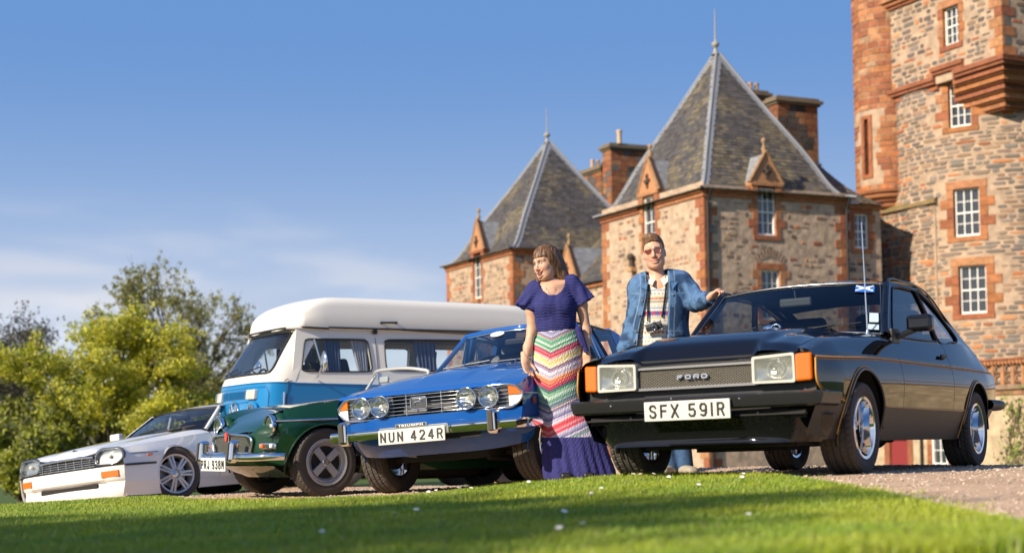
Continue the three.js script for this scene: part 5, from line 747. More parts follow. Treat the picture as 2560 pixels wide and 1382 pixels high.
  for (const s of [1, -1]) {
    part('pillar_panel', sideSheet(outline, [roundPoly(w1, [0.02, 0.0, 0.03, 0.0, 0.02, 0, 0.02, 0]).reverse(), w2.slice().reverse()], 0.03, Yf, s), P, car);
    part('side_window', glassSheet(roundPoly(w1, 0.01), Yf, s, 0.012), M.tinted, car); part('quarter_window', glassSheet(w2, Yf, s, 0.012), M.tinted, car);
    part('window_seal', [loopTube(roundPoly(w1, 0.02), (x, z) => C(x, s * (Yf(x, z) + 0.001), z), 0.007), loopTube(w2, (x, z) => C(x, s * (Yf(x, z) + 0.001), z), 0.008)], M.black, car);
    part('roof_gutter', tube([[-0.76, 0.722, 0.905], [-1.0, 0.655, 1.09], ...topLine.map(([X, Z]) => [X, edge(Math.min(-1.12, X))[0] + 0.012, Z])].map(([X, Y, Z]) => C(X, s * Y, Z + 0.002)), 0.008, 60, 6), P, car);
    part('screen_pillar', tube([0, 0.35, 0.7, 1].map((q) => { const a = base(s * 1.0), b = top(s * 1.02); return C(lerp(a[0], b[0], q) + 0.012 * Math.sin(q * 3.1), lerp(a[1], b[1], q), lerp(a[2], b[2], q) - 0.004); }), 0.026, 16, 8), P, car);
    // door mirror
    if (s > 0) { const m = part('door_mirror', warp(new RoundedBoxGeometry(0.175, 0.115, 0.10, 4, 0.03), (x, y, z) => C(-0.995 + z * (1 - 0.4 * Math.max(0, -z) * 5), 0.90 + x, 0.985 + y)), P, car); part('mirror_stalk', [rod(C(-0.99, 0.87, 0.945), C(-0.90, 0.76, 0.895), 0.018, 0.022), box(0.03, 0.10, 0.16, 0.755, 0.90, -0.88, 0.01)], M.black, m); }
  }
  part('screen_trim', [tube(Array.from({ length: 15 }, (_, k) => { const q = top((k / 7 - 1) * 0.985); return C(q[0] + 0.010, q[1], q[2] - 0.002); }), 0.006, 40, 5), tube(Array.from({ length: 15 }, (_, k) => { const q = base((k / 7 - 1) * 0.985); return C(q[0] + 0.006, q[1], q[2]); }), 0.006, 40, 5), ...[-1, 1].map((s) => { const a = base(s * 0.975), b = top(s * 0.965); return rod(C(a[0] + 0.012, a[1], a[2]), C(b[0] + 0.016, b[1], b[2]), 0.005, 0.005, 5); })], std([0.35, 0.36, 0.37], 0.3, { metalness: 1 }), car);
  // stickers inside the screen
  const onScreen = (t, q, e = 0.012) => { const a = base(t), b = top(t); return C(lerp(a[0], b[0], q) + 0.02 * Math.sin(q * 3.14) + e, lerp(a[1], b[1], q), lerp(a[2], b[2], q) + e * 0.4); };
  part('screen_sticker', grid(4, 2, (u, v) => onScreen(lerp(0.70, 0.905, u), lerp(0.80, 0.93, v))), std([0.02, 0.13, 0.55], 0.5), car, 'blue and white saltire sticker at the top of the windscreen');
  part('sticker_cross', [[0.71, 0.82, 0.895, 0.92], [0.71, 0.92, 0.895, 0.82]].map(([a, b, c, d]) => tube([onScreen(a, b, 0.016), onScreen((a + c) / 2, (b + d) / 2, 0.016), onScreen(c, d, 0.016)], 0.005, 8, 4)).concat(grid(4, 2, (u, v) => onScreen(lerp(0.75, 0.86, u), lerp(0.855, 0.885, v), 0.018))), M.white, car);
  part('tax_disc', [grid(2, 3, (u, v) => onScreen(lerp(0.86, 0.955, u), lerp(0.06, 0.16, v))), grid(2, 2, (u, v) => onScreen(lerp(0.87, 0.955, u), lerp(0.20, 0.38, v)))], std([0.40, 0.50, 0.55], 0.5), car);
  const wp = (t, q) => onScreen(t, q, 0.022);
  wiper(car, wp(-0.93, 0.03), wp(-0.22, 0.14), [C(-0.66, 0.0, 0.965), wp(-0.45, 0.10)]); wiper(car, wp(0.12, 0.03), wp(0.80, 0.17), [C(-0.67, 0.15, 0.965), wp(0.55, 0.12)]);
  part('aerial', [rod(C(-0.70, 0.63, 0.93), C(-0.69, 0.625, 1.66), 0.0055, 0.003, 6), cyl(0.016, 0.01, 0.03, 10, ...C(-0.70, 0.63, 0.925))], M.chrome, car, 'chrome whip aerial on the scuttle');
  { const m = part('screen_spotlight', [new THREE.SphereGeometry(0.042, 14, 10).scale(1.25, 0.8, 1).translate(...C(-0.70, -0.06, 0.99)), cyl(0.012, 0.012, 0.05, 8, ...C(-0.70, -0.06, 0.965)), new THREE.TorusGeometry(0.035, 0.008, 8, 20).translate(...C(-0.665, -0.0, 0.985))], M.chrome, car); }
  part('interior_mirror', [new RoundedBoxGeometry(0.24, 0.065, 0.03, 3, 0.02).translate(...C(-1.06, 0.0, 1.20)), rod(C(-1.07, 0, 1.21), C(-1.12, -0.03, 1.29), 0.006)], std([0.05, 0.055, 0.06], 0.5), car);
  // cabin and underside
  part('cabin', [box(1.36, 0.05, 2.5, 0, 0.30, -1.9), box(1.4, 0.30, 0.04, 0, 0.74, -0.75), box(1.36, 0.14, 0.35, 0, 0.86, -0.92, 0.04), box(0.05, 0.5, 2.4, 0.69, 0.62, -1.9), box(0.05, 0.5, 2.4, -0.69, 0.62, -1.9), box(1.36, 0.4, 0.06, 0, 0.62, -2.75), box(1.3, 0.03, 0.6, 0, 0.83, -2.95)], M.seat, car);
  part('headlining', grid(8, 8, (u, v) => { const t = u * 2 - 1, X = lerp(-1.3, -2.3, v), q = edge(X); return C(X, t * (q[0] - 0.03), q[1] - 0.02 + 0.03 * (1 - t * t)); }), M.seat, car);
  seatPair(car, -1.75, 0.55, M.seat); part('rear_seat', [box(1.1, 0.14, 0.45, 0, 0.52, -2.35, 0.05), new RoundedBoxGeometry(1.1, 0.5, 0.14, 3, 0.05).rotateX(0.3).translate(0, 0.78, -2.62)], M.seat, car); steering(car, -1.20, -0.36, 0.88);
  part('underbody', [box(1.40, 0.10, 2.0, 0, 0.30, -1.3), box(0.9, 0.06, 0.5, 0, 0.235, 0.25), box(0.5, 0.2, 0.7, 0, 0.26, -0.2), box(1.2, 0.12, 0.9, 0, 0.36, -2.9), box(0.9, 0.32, 0.7, 0, 0.45, 0.25)], M.under, car);
  part('front_axle', [rod(C(-0.02, 0.6, 0.22), C(-0.02, -0.6, 0.22), 0.026), rod(C(0.36, 0.5, 0.20), C(0, 0.62, 0.2), 0.018), rod(C(0.36, -0.5, 0.20), C(0, -0.62, 0.2), 0.018), rod(C(0.36, 0.5, 0.20), C(0.36, -0.5, 0.2), 0.018)], M.under, car);
  part('rear_axle', [rod(C(-2.6, 0.6, 0.285), C(-2.6, -0.6, 0.285), 0.045), ball(0.14, ...C(-2.6, 0, 0.285))], M.under, car);
  part('exhaust', [rod(C(-0.4, 0.25, 0.2), C(-2.3, 0.25, 0.22), 0.024), rod(C(-1.2, 0.25, 0.2), C(-1.8, 0.25, 0.2), 0.07)], M.under, car);
  part('rear_bumper', tube([C(-2.95, 0.83, 0.47), C(-3.35, 0.82, 0.47), C(-3.50, 0.7, 0.47), C(-3.53, 0, 0.47), C(-3.50, -0.7, 0.47), C(-3.35, -0.82, 0.47), C(-2.95, -0.83, 0.47)], 0.04, 50, 8), M.black, car);
  part('tail_lamp', [-1, 1].map((s) => box(0.16, 0.16, 0.05, s * 0.66, 0.63, -3.42, 0.01)), M.red, car); part('rear_side_reflector', box(0.012, 0.13, 0.05, 0.775, 0.55, -3.36, 0.005), M.lens, car);
  wheels4(car, 2.62, 0.722, 0.283, { R: 0.285, W: 0.205, rim: 0.185, style: 'rs' }, 0);
}
blackCoupe();
// shared: body sides of a car cut into wing / door / quarter, with arches, wells and lips
function bodySides(car, skin, P, o) {
  const { xf, d0, d1, xr, k, top, AR, gap = 0.006, sill, sillMat = P } = o;
  for (const s of [1, -1]) {
    const q = { side: s, arches: AR };
    part('front_wing', [skin.panel(xf, d0, k, top, { ...q, nu: 84, nv: 26 }), o.inner ? skin.panel(xf, d0, top, top + 1, { ...q, nu: 40, nv: 6 }) : null], P, car);
    part('door', skin.panel(d0 - gap, d1, k, top, { ...q, nu: 36, nv: 16 }), P, car);
    part('rear_quarter', skin.panel(d1 - gap, xr, k, top, { ...q, nu: 84, nv: 26 }), P, car);
    if (sill) part('sill', skin.panel(o.sx ?? xf, xr, 0, k, { ...q, nu: 120, nv: 6 }), sillMat, car);
    for (const w of AR) { part('wheel_arch_lip', skin.arch(w, s, o.a0 ?? -0.2, Math.PI + 0.25, o.lip ?? 0.008, 0), P, car); wheelWell(w, s, w[3] ?? 0.72, 0.42, M.matt, car); }
  }
}
const hoodGrid = (zc, ze, yw, x0, x1, bump = () => 0) => { const a = curve1(zc), b = curve1(ze); return grid(56, 36, (u, v) => { const t = u * 2 - 1, X = lerp(x0(t), x1(t), v), w = yw(X), q = Math.abs(t) ** 2.2; return C(X, t * w, lerp(a(X)[0], b(X)[0], q) + bump(t, X)); }); };
const deckGrid = (ze, yw, x0, x1) => { const b = curve1(ze); return grid(16, 16, (u, v) => { const t = u * 2 - 1, X = lerp(x0, x1, v); return C(X, t * yw(X), b(X)[0] + 0.03 * (1 - t * t)); }); };
const tubsAndFloor = (car, x0, x1, hw, z, mat) => part('underbody', [box(hw * 2, 0.08, x0 - x1, 0, z, (x0 + x1) / 2), box(hw * 1.2, 0.22, 0.7, 0, z + 0.02, x0 - 0.2), rod(C(0, hw, 0.24), C(0, -hw, 0.24), 0.035), rod(C(x1 * 0.75, hw, 0.28), C(x1 * 0.75, -hw, 0.28), 0.04), rod(C(-0.3, 0.3, z - 0.05), C(x1, 0.3, z - 0.03), 0.03), rod(C(-1.0, 0.3, z - 0.07), C(-1.7, 0.3, z - 0.07), 0.08)], mat || M.under, car);

function blueCar() {
  const car = car_('blue', 'grand_tourer', 'bright blue car with four round headlamps, chrome bumper and plate NUN 424R beside the woman');
  const P = paint([0.008, 0.082, 0.33], 0.4), grey = std([0.07, 0.07, 0.075], 0.5), AR = [[0, 0.30, 0.355, 0.78], [-2.54, 0.30, 0.345, 0.78]];
  const skin = new Skin([
    [[0.45, 0.66, 0.30], [0.3, 0.72, 0.26], [-0.5, 0.75, 0.24], [-2.2, 0.75, 0.24], [-3.3, 0.66, 0.34]], [[0.56, 0.77, 0.45], [0, 0.79, 0.46], [-2.2, 0.80, 0.46], [-3.3, 0.73, 0.48]],
    [[0.575, 0.80, 0.64], [0, 0.815, 0.66], [-1, 0.815, 0.68], [-2.5, 0.81, 0.70], [-3.35, 0.76, 0.70]], [[0.57, 0.775, 0.728], [0.4, 0.77, 0.780], [0, 0.75, 0.845], [-0.6, 0.74, 0.885], [-1.6, 0.735, 0.905], [-2.5, 0.72, 0.905], [-3.35, 0.69, 0.83]],
    [[0.585, 0.60, 0.758], [0.4, 0.60, 0.797], [0, 0.60, 0.873], [-0.6, 0.61, 0.945], [-0.85, 0.63, 0.955], [-1.6, 0.68, 0.92], [-3.3, 0.60, 0.85]]]);
  bodySides(car, skin, P, { xf: 0.58, sx: -0.34, d0: -0.78, d1: -1.78, xr: -3.35, k: 1, top: 3, AR, sill: true, inner: true });
  part('bonnet', hoodGrid([[0.63, 0.742], [0.52, 0.772], [0.09, 0.885], [-0.574, 0.968], [-0.9, 0.985]], [[0.585, 0.758], [0.4, 0.797], [0, 0.873], [-0.6, 0.945], [-0.85, 0.955]], () => 0.597, (t) => 0.645 - 0.055 * t * t, (t) => -0.58 - 0.16 * t * t, (t, X) => 0.012 * sm(0.42, 0.30, Math.abs(t)) * sm(0.55, 0.1, X) - 0.014 * sm(0.56, 0.62, X)), P, car);
  part('boot_lid', deckGrid([[-2.2, 0.92], [-2.8, 0.90], [-3.36, 0.83]], (X) => 0.68, -2.15, -3.36), P, car); part('tail_panel', grid(10, 4, (u, v) => C(-3.36, (u * 2 - 1) * 0.72, lerp(0.34, 0.83, v))), P, car);
  const Xf = (y) => 0.655 - 0.085 * Math.pow(Math.abs(y) / 0.81, 3.2), hole = roundPoly([[-0.80, 0.644], [-0.715, 0.726], [0.745, 0.726], [0.81, 0.644], [0.735, 0.556], [-0.715, 0.556]], [0.03, 0.05, 0.05, 0.03, 0.05, 0.05]);
  part('front_panel', [grid(60, 10, (u, v) => { const t = u * 2 - 1, y = t * lerp(0.775, 0.80, v), z = lerp(0.44, 0.556, v); return C(Xf(y) - 0.012 - 0.01 * (1 - v), y, z); }), grid(60, 3, (u, v) => { const y = (u * 2 - 1) * 0.78; return C(Xf(y) - 0.004 - 0.02 * v, y, lerp(0.725, 0.752, v)); })], P, car);
  part('front_valance', grid(60, 14, (u, v) => { const t = u * 2 - 1, a = Math.abs(t), w = lerp(0.80, 0.755, v ** 2); return C(lerp(0.70, 0.57, v ** 1.6) - (0.33 - 0.12 * v) * a ** 5 - 0.03 * a * a + 0.02 * Math.sin(v * 3.1), t * w, lerp(0.46, 0.252, v) + 0.055 * a ** 5 * v); }), P, car);
  part('air_slot', [warp(new THREE.PlaneGeometry(0.5, 0.035, 10, 1), (x, y) => C(0.715, 0.25 + x, 0.375 + y))], M.matt, car);
  part('grille_back', [warp(new THREE.ShapeGeometry(poly(hole)), (x, y) => C(Xf(x) - 0.045, x, y))], M.black, car);
  for (const s of [-1, 1]) part('lamp_panel', frontSheet(s > 0 ? [[0.27, 0.56], [0.68, 0.56], [0.68, 0.722], [0.27, 0.722]] : [[-0.68, 0.56], [-0.27, 0.56], [-0.27, 0.722], [-0.68, 0.722]], [], 0.02, (y) => Xf(y) - 0.022), grey, car);
  for (let k = 0; k < 6; k++) { const z = 0.572 + k * 0.0278; part('grille_bar', tube([-0.69, -0.4, 0, 0.4, 0.69].map((y) => C(Xf(y) - 0.008, y, z)), 0.0035, 20, 5), M.chrome, car); }
  for (const y of [-0.15, 0.15]) part('grille_upright', rod(C(0.64, y, 0.56), C(0.64, y, 0.722), 0.005), M.steel, car);
  part('grille_surround', loopTube(hole, (y, z) => C(Xf(y) + 0.002, y, z), 0.010), M.chrome, car);
  for (const y of [-0.54, -0.368, 0.372, 0.548]) roundLamp(car, Xf(y) + 0.012, y, 0.647, 0.074);
  for (const s of [-1, 1]) { const f = (p) => s > 0 ? p : flipXZ(p); part('indicator', frontSheet(f([[0.692, 0.649], [0.79, 0.649], [0.735, 0.719], [0.692, 0.719]]), [], 0.02, (y) => Xf(y) - 0.002), M.amber, car); part('side_lamp', frontSheet(f([[0.692, 0.564], [0.732, 0.564], [0.79, 0.643], [0.692, 0.643]]), [], 0.02, (y) => Xf(y) - 0.002), M.white, car); part('side_repeater', box(0.008, 0.05, 0.05, s * 0.812, 0.60, 0.40), std([0.35, 0.06, 0.01], 0.3), car); const st = [0.56, 0.3, 0, -0.4, -1, -2, -3.2].map((X) => C(X, s * (skin.yAt(X, 0.655) + 0.003), 0.655)); part('coachline', tube(st, 0.004, 40, 4), M.white, car); }
  const b = part('grille_badge', box(0.135, 0.088, 0.02, -0.022, 0.647, 0.672, 0.012), std([0.10, 0.10, 0.11], 0.3, { metalness: 0.6 }), car); part('badge_frame', loopTube(roundPoly([[-0.09, 0.603], [0.046, 0.603], [0.046, 0.691], [-0.09, 0.691]], 0.014), (y, z) => C(0.683, y, z), 0.005), M.chrome, b);
  part('badge_stag', [[[-0.055, 0.655], [-0.005, 0.66]], [[-0.005, 0.66], [0.012, 0.672]], [[0.008, 0.672], [0.024, 0.668]], [[-0.052, 0.655], [-0.07, 0.625]], [[-0.048, 0.655], [-0.052, 0.628]], [[-0.008, 0.658], [0.006, 0.635]], [[0.004, 0.657], [0.022, 0.645]], [[0.008, 0.674], [-0.025, 0.683]], [[0.0, 0.677], [-0.008, 0.688]]].map(([p, q], i) => rod(C(0.684, ...p), C(0.684, ...q), i < 2 ? 0.006 : 0.0028, i < 2 ? 0.006 : 0.002, 5)), M.chrome, b);
  // chrome bumper with overriders, plate and maker's plaque
  const bx = (y) => 0.765 - 0.07 * Math.pow(Math.abs(y) / 0.85, 3), pr = [[-0.05, 0.470], [0.0, 0.470], [0.016, 0.455], [0.018, 0.425], [0.004, 0.398], [-0.04, 0.394]];
  part('bumper', toCreasedNormals(grid(72, 5, (u, v) => { const t = u * 2 - 1, a = Math.abs(t), p = pr[Math.round(v * 5)], s = Math.sign(t); return a < 0.84 ? C(bx(a / 0.84 * 0.80) + p[0], s * a / 0.84 * 0.80, p[1]) : C(lerp(bx(0.80), 0.36, (a - 0.84) / 0.16), s * (lerp(0.80, 0.855, Math.sqrt((a - 0.84) / 0.16)) + p[0]), p[1]); }), 0.6), M.chrome, car);
  for (const s of [-1, 1]) { const o = part('overrider', warp(new RoundedBoxGeometry(0.085, 0.185, 0.10, 4, 0.03), (x, y, z) => C(0.785 + z - 0.4 * y * y * 8, s * 0.632 + x, 0.456 + y)), M.chrome, car); part('rubber_buffer', warp(new RoundedBoxGeometry(0.04, 0.15, 0.02, 3, 0.009), (x, y, z) => C(0.838 + z - 0.4 * y * y * 8, s * 0.632 + x, 0.46 + y)), M.rubber, o); }
  part('plate_holder', [box(0.58, 0.03, 0.03, -0.025, 0.462, 0.79, 0.008), box(0.02, 0.07, 0.03, 0.27, 0.435, 0.80, 0.005)], M.chrome, car); numberPlate(car, 'NUN 424R', 0.822, -0.028, 0.402, 0.565, 0.112, { tilt: -0.05 });
  const pl = part('maker_plaque', box(0.27, 0.03, 0.012, -0.03, 0.481, 0.815, 0.004), M.chrome, car); part('plaque_field', box(0.245, 0.019, 0.002, -0.03, 0.481, 0.8225), M.black, pl); const tt = part('plaque_lettering', text3('TRIUMPH', 0.0165, 0.002, { width: 0.21 }), M.white, pl); tt.position.set(-0.03, 0.481, 0.8236);
  // glasshouse
  const base = (t) => [-0.60 - 0.17 * t * t, t * 0.615, 0.968 - 0.012 * t * t], top = (t) => [-1.205 - 0.075 * t * t, t * 0.525, 1.302 - 0.022 * t * t];
  part('windscreen', screen_(base, top), M.tinted, car);
  part('screen_frame', [tube(Array.from({ length: 13 }, (_, k) => { const q = top(k / 6 - 1); return C(q[0] - 0.012, q[1], q[2] + 0.012); }), 0.022, 40, 8), ...[-1, 1].map((s) => { const a = base(s), c = top(s); return rod(C(a[0] - 0.01, a[1] + s * 0.008, a[2] - 0.03), C(c[0] - 0.012, c[1], c[2] + 0.012), 0.022, 0.02); })], P, car);
  part('screen_trim', [tube(Array.from({ length: 13 }, (_, k) => { const q = top(k / 6 - 1); return C(q[0] + 0.012, q[1] * 0.98, q[2] - 0.008); }), 0.008, 40, 6), ...[-1, 1].map((s) => { const a = base(s * 0.97), c = top(s * 0.97); return rod(C(a[0] + 0.012, a[1], a[2]), C(c[0] + 0.012, c[1], c[2]), 0.007); }), tube(Array.from({ length: 13 }, (_, k) => { const q = base(k / 6 - 1); return C(q[0] + 0.01, q[1], q[2]); }), 0.006, 30, 5)], M.chrome, car);
  part('screen_sticker', warp(new THREE.CircleGeometry(0.05, 20), (x, y) => { const q = 0.9, t = -0.28, a = base(t), c = top(t); return C(lerp(a[0], c[0], q) + 0.03 + y * -0.87, lerp(a[1], c[1], q) + x * 1.3, lerp(a[2], c[2], q) + y * 0.5 + 0.004); }), M.white, car);
  const rf = (u, v) => { const t = u * 2 - 1, X = lerp(-1.22, -2.15, v); return C(X - 0.07 * t * t * (1 - v), t * lerp(0.53, 0.55, v), lerp(1.315, 1.29, v) - 0.05 * v * v + 0.02 * (1 - t * t)); };
  part('hardtop', [grid(20, 14, rf), ...[-1, 1].map((s) => sideSheet([[-1.47, 0.90], [-1.40, 1.305], [-1.47, 1.308], [-1.56, 0.90]], [], 0.05, (X, Z) => lerp(0.72, 0.565, (Z - 0.9) / 0.4), s)), ...[-1, 1].map((s) => sideSheet([[-2.02, 0.90], [-1.98, 1.29], [-2.2, 1.24], [-2.45, 0.90]], [], 0.03, (X, Z) => lerp(0.70, 0.56, (Z - 0.9) / 0.4), s)), grid(10, 6, (u, v) => C(lerp(-2.15, -2.45, 1 - v), (u * 2 - 1) * 0.58, lerp(0.90, 1.25, v)), { skip: (i, j) => i > 0 && i < 9 && j > 0 && j < 5 })], P, car);
  for (const s of [-1, 1]) { part('quarter_window', glassSheet([[-1.60, 0.93], [-1.51, 1.27], [-1.95, 1.25], [-1.99, 0.93]], (X, Z) => lerp(0.705, 0.565, (Z - 0.9) / 0.4), s), M.glass, car); part('quarter_frame', [rod(C(-1.59, s * 0.70, 0.92), C(-1.50, s * 0.57, 1.285), 0.014), rod(C(-1.50, s * 0.57, 1.285), C(-2.02, s * 0.565, 1.255), 0.013), rod(C(-1.67, s * 0.70, 0.92), C(-1.56, s * 0.57, 1.26), 0.008)], M.black, car); part('door_frame', [rod(C(-0.82, s * 0.66, 0.93), C(-1.27, s * 0.545, 1.26), 0.012), rod(C(-1.43, s * 0.70, 0.9), C(-1.385, s * 0.57, 1.29), 0.012)], M.chrome, car); }
  part('cabin', [box(1.3, 0.05, 1.6, 0, 0.32, -1.6), box(1.36, 0.12, 0.3, 0, 0.90, -0.85, 0.04), box(0.05, 0.5, 1.5, 0.69, 0.62, -1.55), box(0.05, 0.5, 1.5, -0.69, 0.62, -1.55), box(1.3, 0.5, 0.06, 0, 0.62, -2.4)], M.seat, car);
  seatPair(car, -1.45, 0.52, std([0.16, 0.17, 0.19], 0.6)); part('headrest', [-1, 1].map((s) => box(0.28, 0.17, 0.09, s * 0.34, 1.14, -1.92, 0.04)), std([0.16, 0.19, 0.25], 0.6), car); steering(car, -1.0, -0.36, 0.88);
  part('interior_mirror', box(0.2, 0.06, 0.03, 0.0, 1.19, -1.16, 0.02), M.black, car);
  { const w = (t, q) => { const a = base(t), c = top(t); return C(lerp(a[0], c[0], q) + 0.03, lerp(a[1], c[1], q), lerp(a[2], c[2], q) + 0.01); }; for (const [a, b2] of [[-0.80, -0.02], [0.02, 0.75]]) part('wiper', [rod(w(a, 0.05), w(b2, 0.10), 0.005), rod(C(-0.60, (a + b2) * 0.3, 0.975), w((a + b2) / 2, 0.085), 0.006)], M.steel, car); }
  tubsAndFloor(car, 0.2, -3.1, 0.62, 0.30); part('front_subframe', [rod(C(-0.05, 0.6, 0.27), C(-0.05, -0.6, 0.27), 0.03), box(0.6, 0.1, 0.5, 0, 0.25, -0.1), rod(C(0.2, 0.3, 0.2), C(-0.3, 0.45, 0.16), 0.02), box(0.6, 0.26, 0.5, 0, 0.45, 0.35)], M.under, car);
  wheels4(car, 2.54, 0.665, 0.275, { R: 0.305, W: 0.19, rim: 0.185, style: 'rs', tread: 'chev' }, -0.1);
}
function greenCar() {
  const car = car_('green', 'roadster', 'dark green open roadster with chrome mesh grille, black sports wheel and plate PRJ 938M');
  const P = paint([0.006, 0.040, 0.017], 0.4), AR = [[0, 0.30, 0.345, 0.68], [-2.31, 0.30, 0.34, 0.68]];
  const skin = new Skin([
    [[0.36, 0.60, 0.25], [0, 0.64, 0.24], [-2, 0.66, 0.24], [-2.9, 0.55, 0.35]], [[0.47, 0.655, 0.40], [0.2, 0.70, 0.42], [-2, 0.715, 0.42], [-2.95, 0.62, 0.45]], [[0.50, 0.665, 0.54], [0.2, 0.715, 0.58], [-0.5, 0.725, 0.60], [-2, 0.735, 0.62], [-2.97, 0.64, 0.60]],
    [[0.47, 0.655, 0.66], [0.2, 0.70, 0.685], [-1, 0.715, 0.71], [-2, 0.72, 0.72], [-2.97, 0.62, 0.70]], [[0.42, 0.57, 0.735], [0.3, 0.595, 0.783], [0.05, 0.61, 0.822], [-0.5, 0.615, 0.862], [-1.5, 0.62, 0.855], [-2.3, 0.60, 0.84], [-2.95, 0.52, 0.74]], [[0.45, 0.43, 0.645], [0.3, 0.44, 0.735], [0, 0.46, 0.815], [-0.5, 0.48, 0.875], [-0.9, 0.5, 0.90], [-2.9, 0.45, 0.76]]]);
  bodySides(car, skin, P, { xf: (v) => lerp(0.47, 0.34, v ** 0.7), sx: -0.33, d0: -0.85, d1: -1.75, xr: -2.95, k: 1, top: 4, AR, sill: true, inner: true });
  part('bonnet', hoodGrid([[0.595, 0.568], [0.52, 0.618], [0.44, 0.665], [0.24, 0.745], [0, 0.81], [-0.5, 0.885], [-0.95, 0.915]], [[0.52, 0.582], [0.45, 0.640], [0.3, 0.735], [0, 0.815], [-0.5, 0.875], [-0.9, 0.90]], (X) => lerp(0.43, 0.50, sm(0.5, -0.9, X)), (t) => 0.597 - 0.075 * t * t, (t) => -0.86 - 0.08 * t * t), P, car);
  const pX = (y) => 0.585 - 0.03 * (y / 0.45) ** 2 - 0.20 * Math.pow(Math.max(0, Math.abs(y) - 0.42) / 0.28, 1.6);
  part('front_panel', [grid(64, 16, (u, v) => { const y = (u * 2 - 1) * 0.665, z = lerp(0.30, lerp(0.572, 0.70, sm(0.36, 0.58, Math.abs(y))), v); return C(pX(y) - 0.02 - 0.09 * sm(0.56, 0.72, z) - 0.03 * sm(0.4, 0.28, z), y, z); }), grid(48, 6, (u, v) => { const t = u * 2 - 1; return C(lerp(0.56, 0.36, v) - 0.12 * t * t, t * lerp(0.60, 0.5, v), lerp(0.30, 0.20, v)); })], P, car);
  const gr = roundPoly([[-0.40, 0.41], [0.40, 0.41], [0.445, 0.53], [0.36, 0.56], [0, 0.572], [-0.36, 0.56], [-0.445, 0.53]], [0.02, 0.02, 0.04, 0.05, 0.1, 0.05, 0.04]);
  part('grille_back', warp(new THREE.ShapeGeometry(poly(gr)), (x, y) => C(pX(x) - 0.015, x, y)), M.black, car);
  { const q = []; for (let k = -44; k <= 44; k++) for (const sd of [-1, 1]) { const x0 = k * 0.021, A = [x0 - sd * 0.06, 0.415], B = [x0 + sd * 0.06, 0.55]; if (Math.max(Math.abs(A[0]), Math.abs(B[0])) > 0.42) continue; q.push(rod(C(pX(A[0]) - 0.006, ...A), C(pX(B[0]) - 0.006, ...B), 0.0022, 0.0022, 4)); } part('grille_mesh', q, std([0.16, 0.155, 0.14], 0.45, { metalness: 0.5 }), car); }
  part('grille_surround', [loopTube(gr, (y, z) => C(pX(y) + 0.004, y, z), 0.012), rod(C(0.592, 0, 0.41), C(0.592, 0, 0.565), 0.012)], M.chrome, car);
  part('grille_badge', [cyl(0.034, 0.034, 0.014, 8).rotateX(Math.PI / 2).scale(0.8, 1.3, 1).translate(...C(0.612, 0, 0.55))], std([0.55, 0.06, 0.03], 0.3), car, 'red badge on the chrome centre bar');
  for (const s of [-1, 1]) {
    part('headlamp_bowl', warp(new THREE.SphereGeometry(0.115, 24, 16, 0, 6.3, 0, 1.7).rotateX(Math.PI / 2), (x, y, z) => C(0.36 + z * 0.7, s * 0.565 + x, 0.635 + y)), P, car); roundLamp(car, 0.452, s * 0.565, 0.636, 0.082);
    const ind = part('indicator', warp(new RoundedBoxGeometry(0.11, 0.05, 0.04, 3, 0.014), (x, y, z) => C(pX(0.58 + s * x) + 0.02 + z, s * 0.58 + x, 0.468 + y)), M.chrome, car); part('indicator_lens', [warp(new RoundedBoxGeometry(0.05, 0.038, 0.03, 3, 0.01), (x, y, z) => C(pX(0.555) + 0.04 + z, s * 0.555 + x, 0.468 + y))], M.amber, ind); part('side_lamp_lens', warp(new RoundedBoxGeometry(0.045, 0.036, 0.03, 3, 0.01), (x, y, z) => C(pX(0.61) + 0.036 + z, s * 0.61 + x, 0.468 + y)), M.white, ind);
    const st = [0.44, 0.2, -0.2, -0.8, -1.6, -2.4, -2.9].map((X) => C(X, s * (skin.yAt(X, 0.675 + (0.44 - X) * 0.03) + 0.005), 0.675 + (0.44 - X) * 0.03)); part('chrome_strip', tube(st, 0.009, 50, 6), M.chrome, car);
    const o = part('overrider', warp(new RoundedBoxGeometry(0.075, 0.19, 0.09, 4, 0.03), (x, y, z) => C(0.70 + z - 3 * Math.max(0, y) ** 2, s * 0.345 + x, 0.425 + y)), M.chrome, car); part('rubber_buffer', warp(new RoundedBoxGeometry(0.034, 0.16, 0.02, 3, 0.009), (x, y, z) => C(0.748 + z - 3 * Math.max(0, y) ** 2, s * 0.345 + x, 0.425 + y)), M.rubber, o);
  }
  part('bumper', tube([C(0.40, 0.725, 0.38), C(0.46, 0.715, 0.38), C(0.545, 0.66, 0.378), C(0.63, 0.45, 0.375), C(0.665, 0, 0.375), C(0.63, -0.45, 0.375), C(0.545, -0.66, 0.378), C(0.46, -0.715, 0.38), C(0.40, -0.725, 0.38)], 0.034, 70, 10).scale(1, 1, 1), M.chrome, car);
  numberPlate(car, 'PRJ 938M', 0.745, 0.03, 0.315, 0.555, 0.112, { mat: std([0.78, 0.78, 0.75], 0.4), tilt: 0.02 });
  const base = (t) => [-0.80 - 0.20 * t * t, t * 0.60, 0.925 - 0.015 * t * t], top = (t) => [-0.97 - 0.13 * t * t, t * 0.53, 1.155 - 0.045 * t * t * t * t];
  part('windscreen', screen_(base, top, { bow: 0.005 }), M.glass, car);
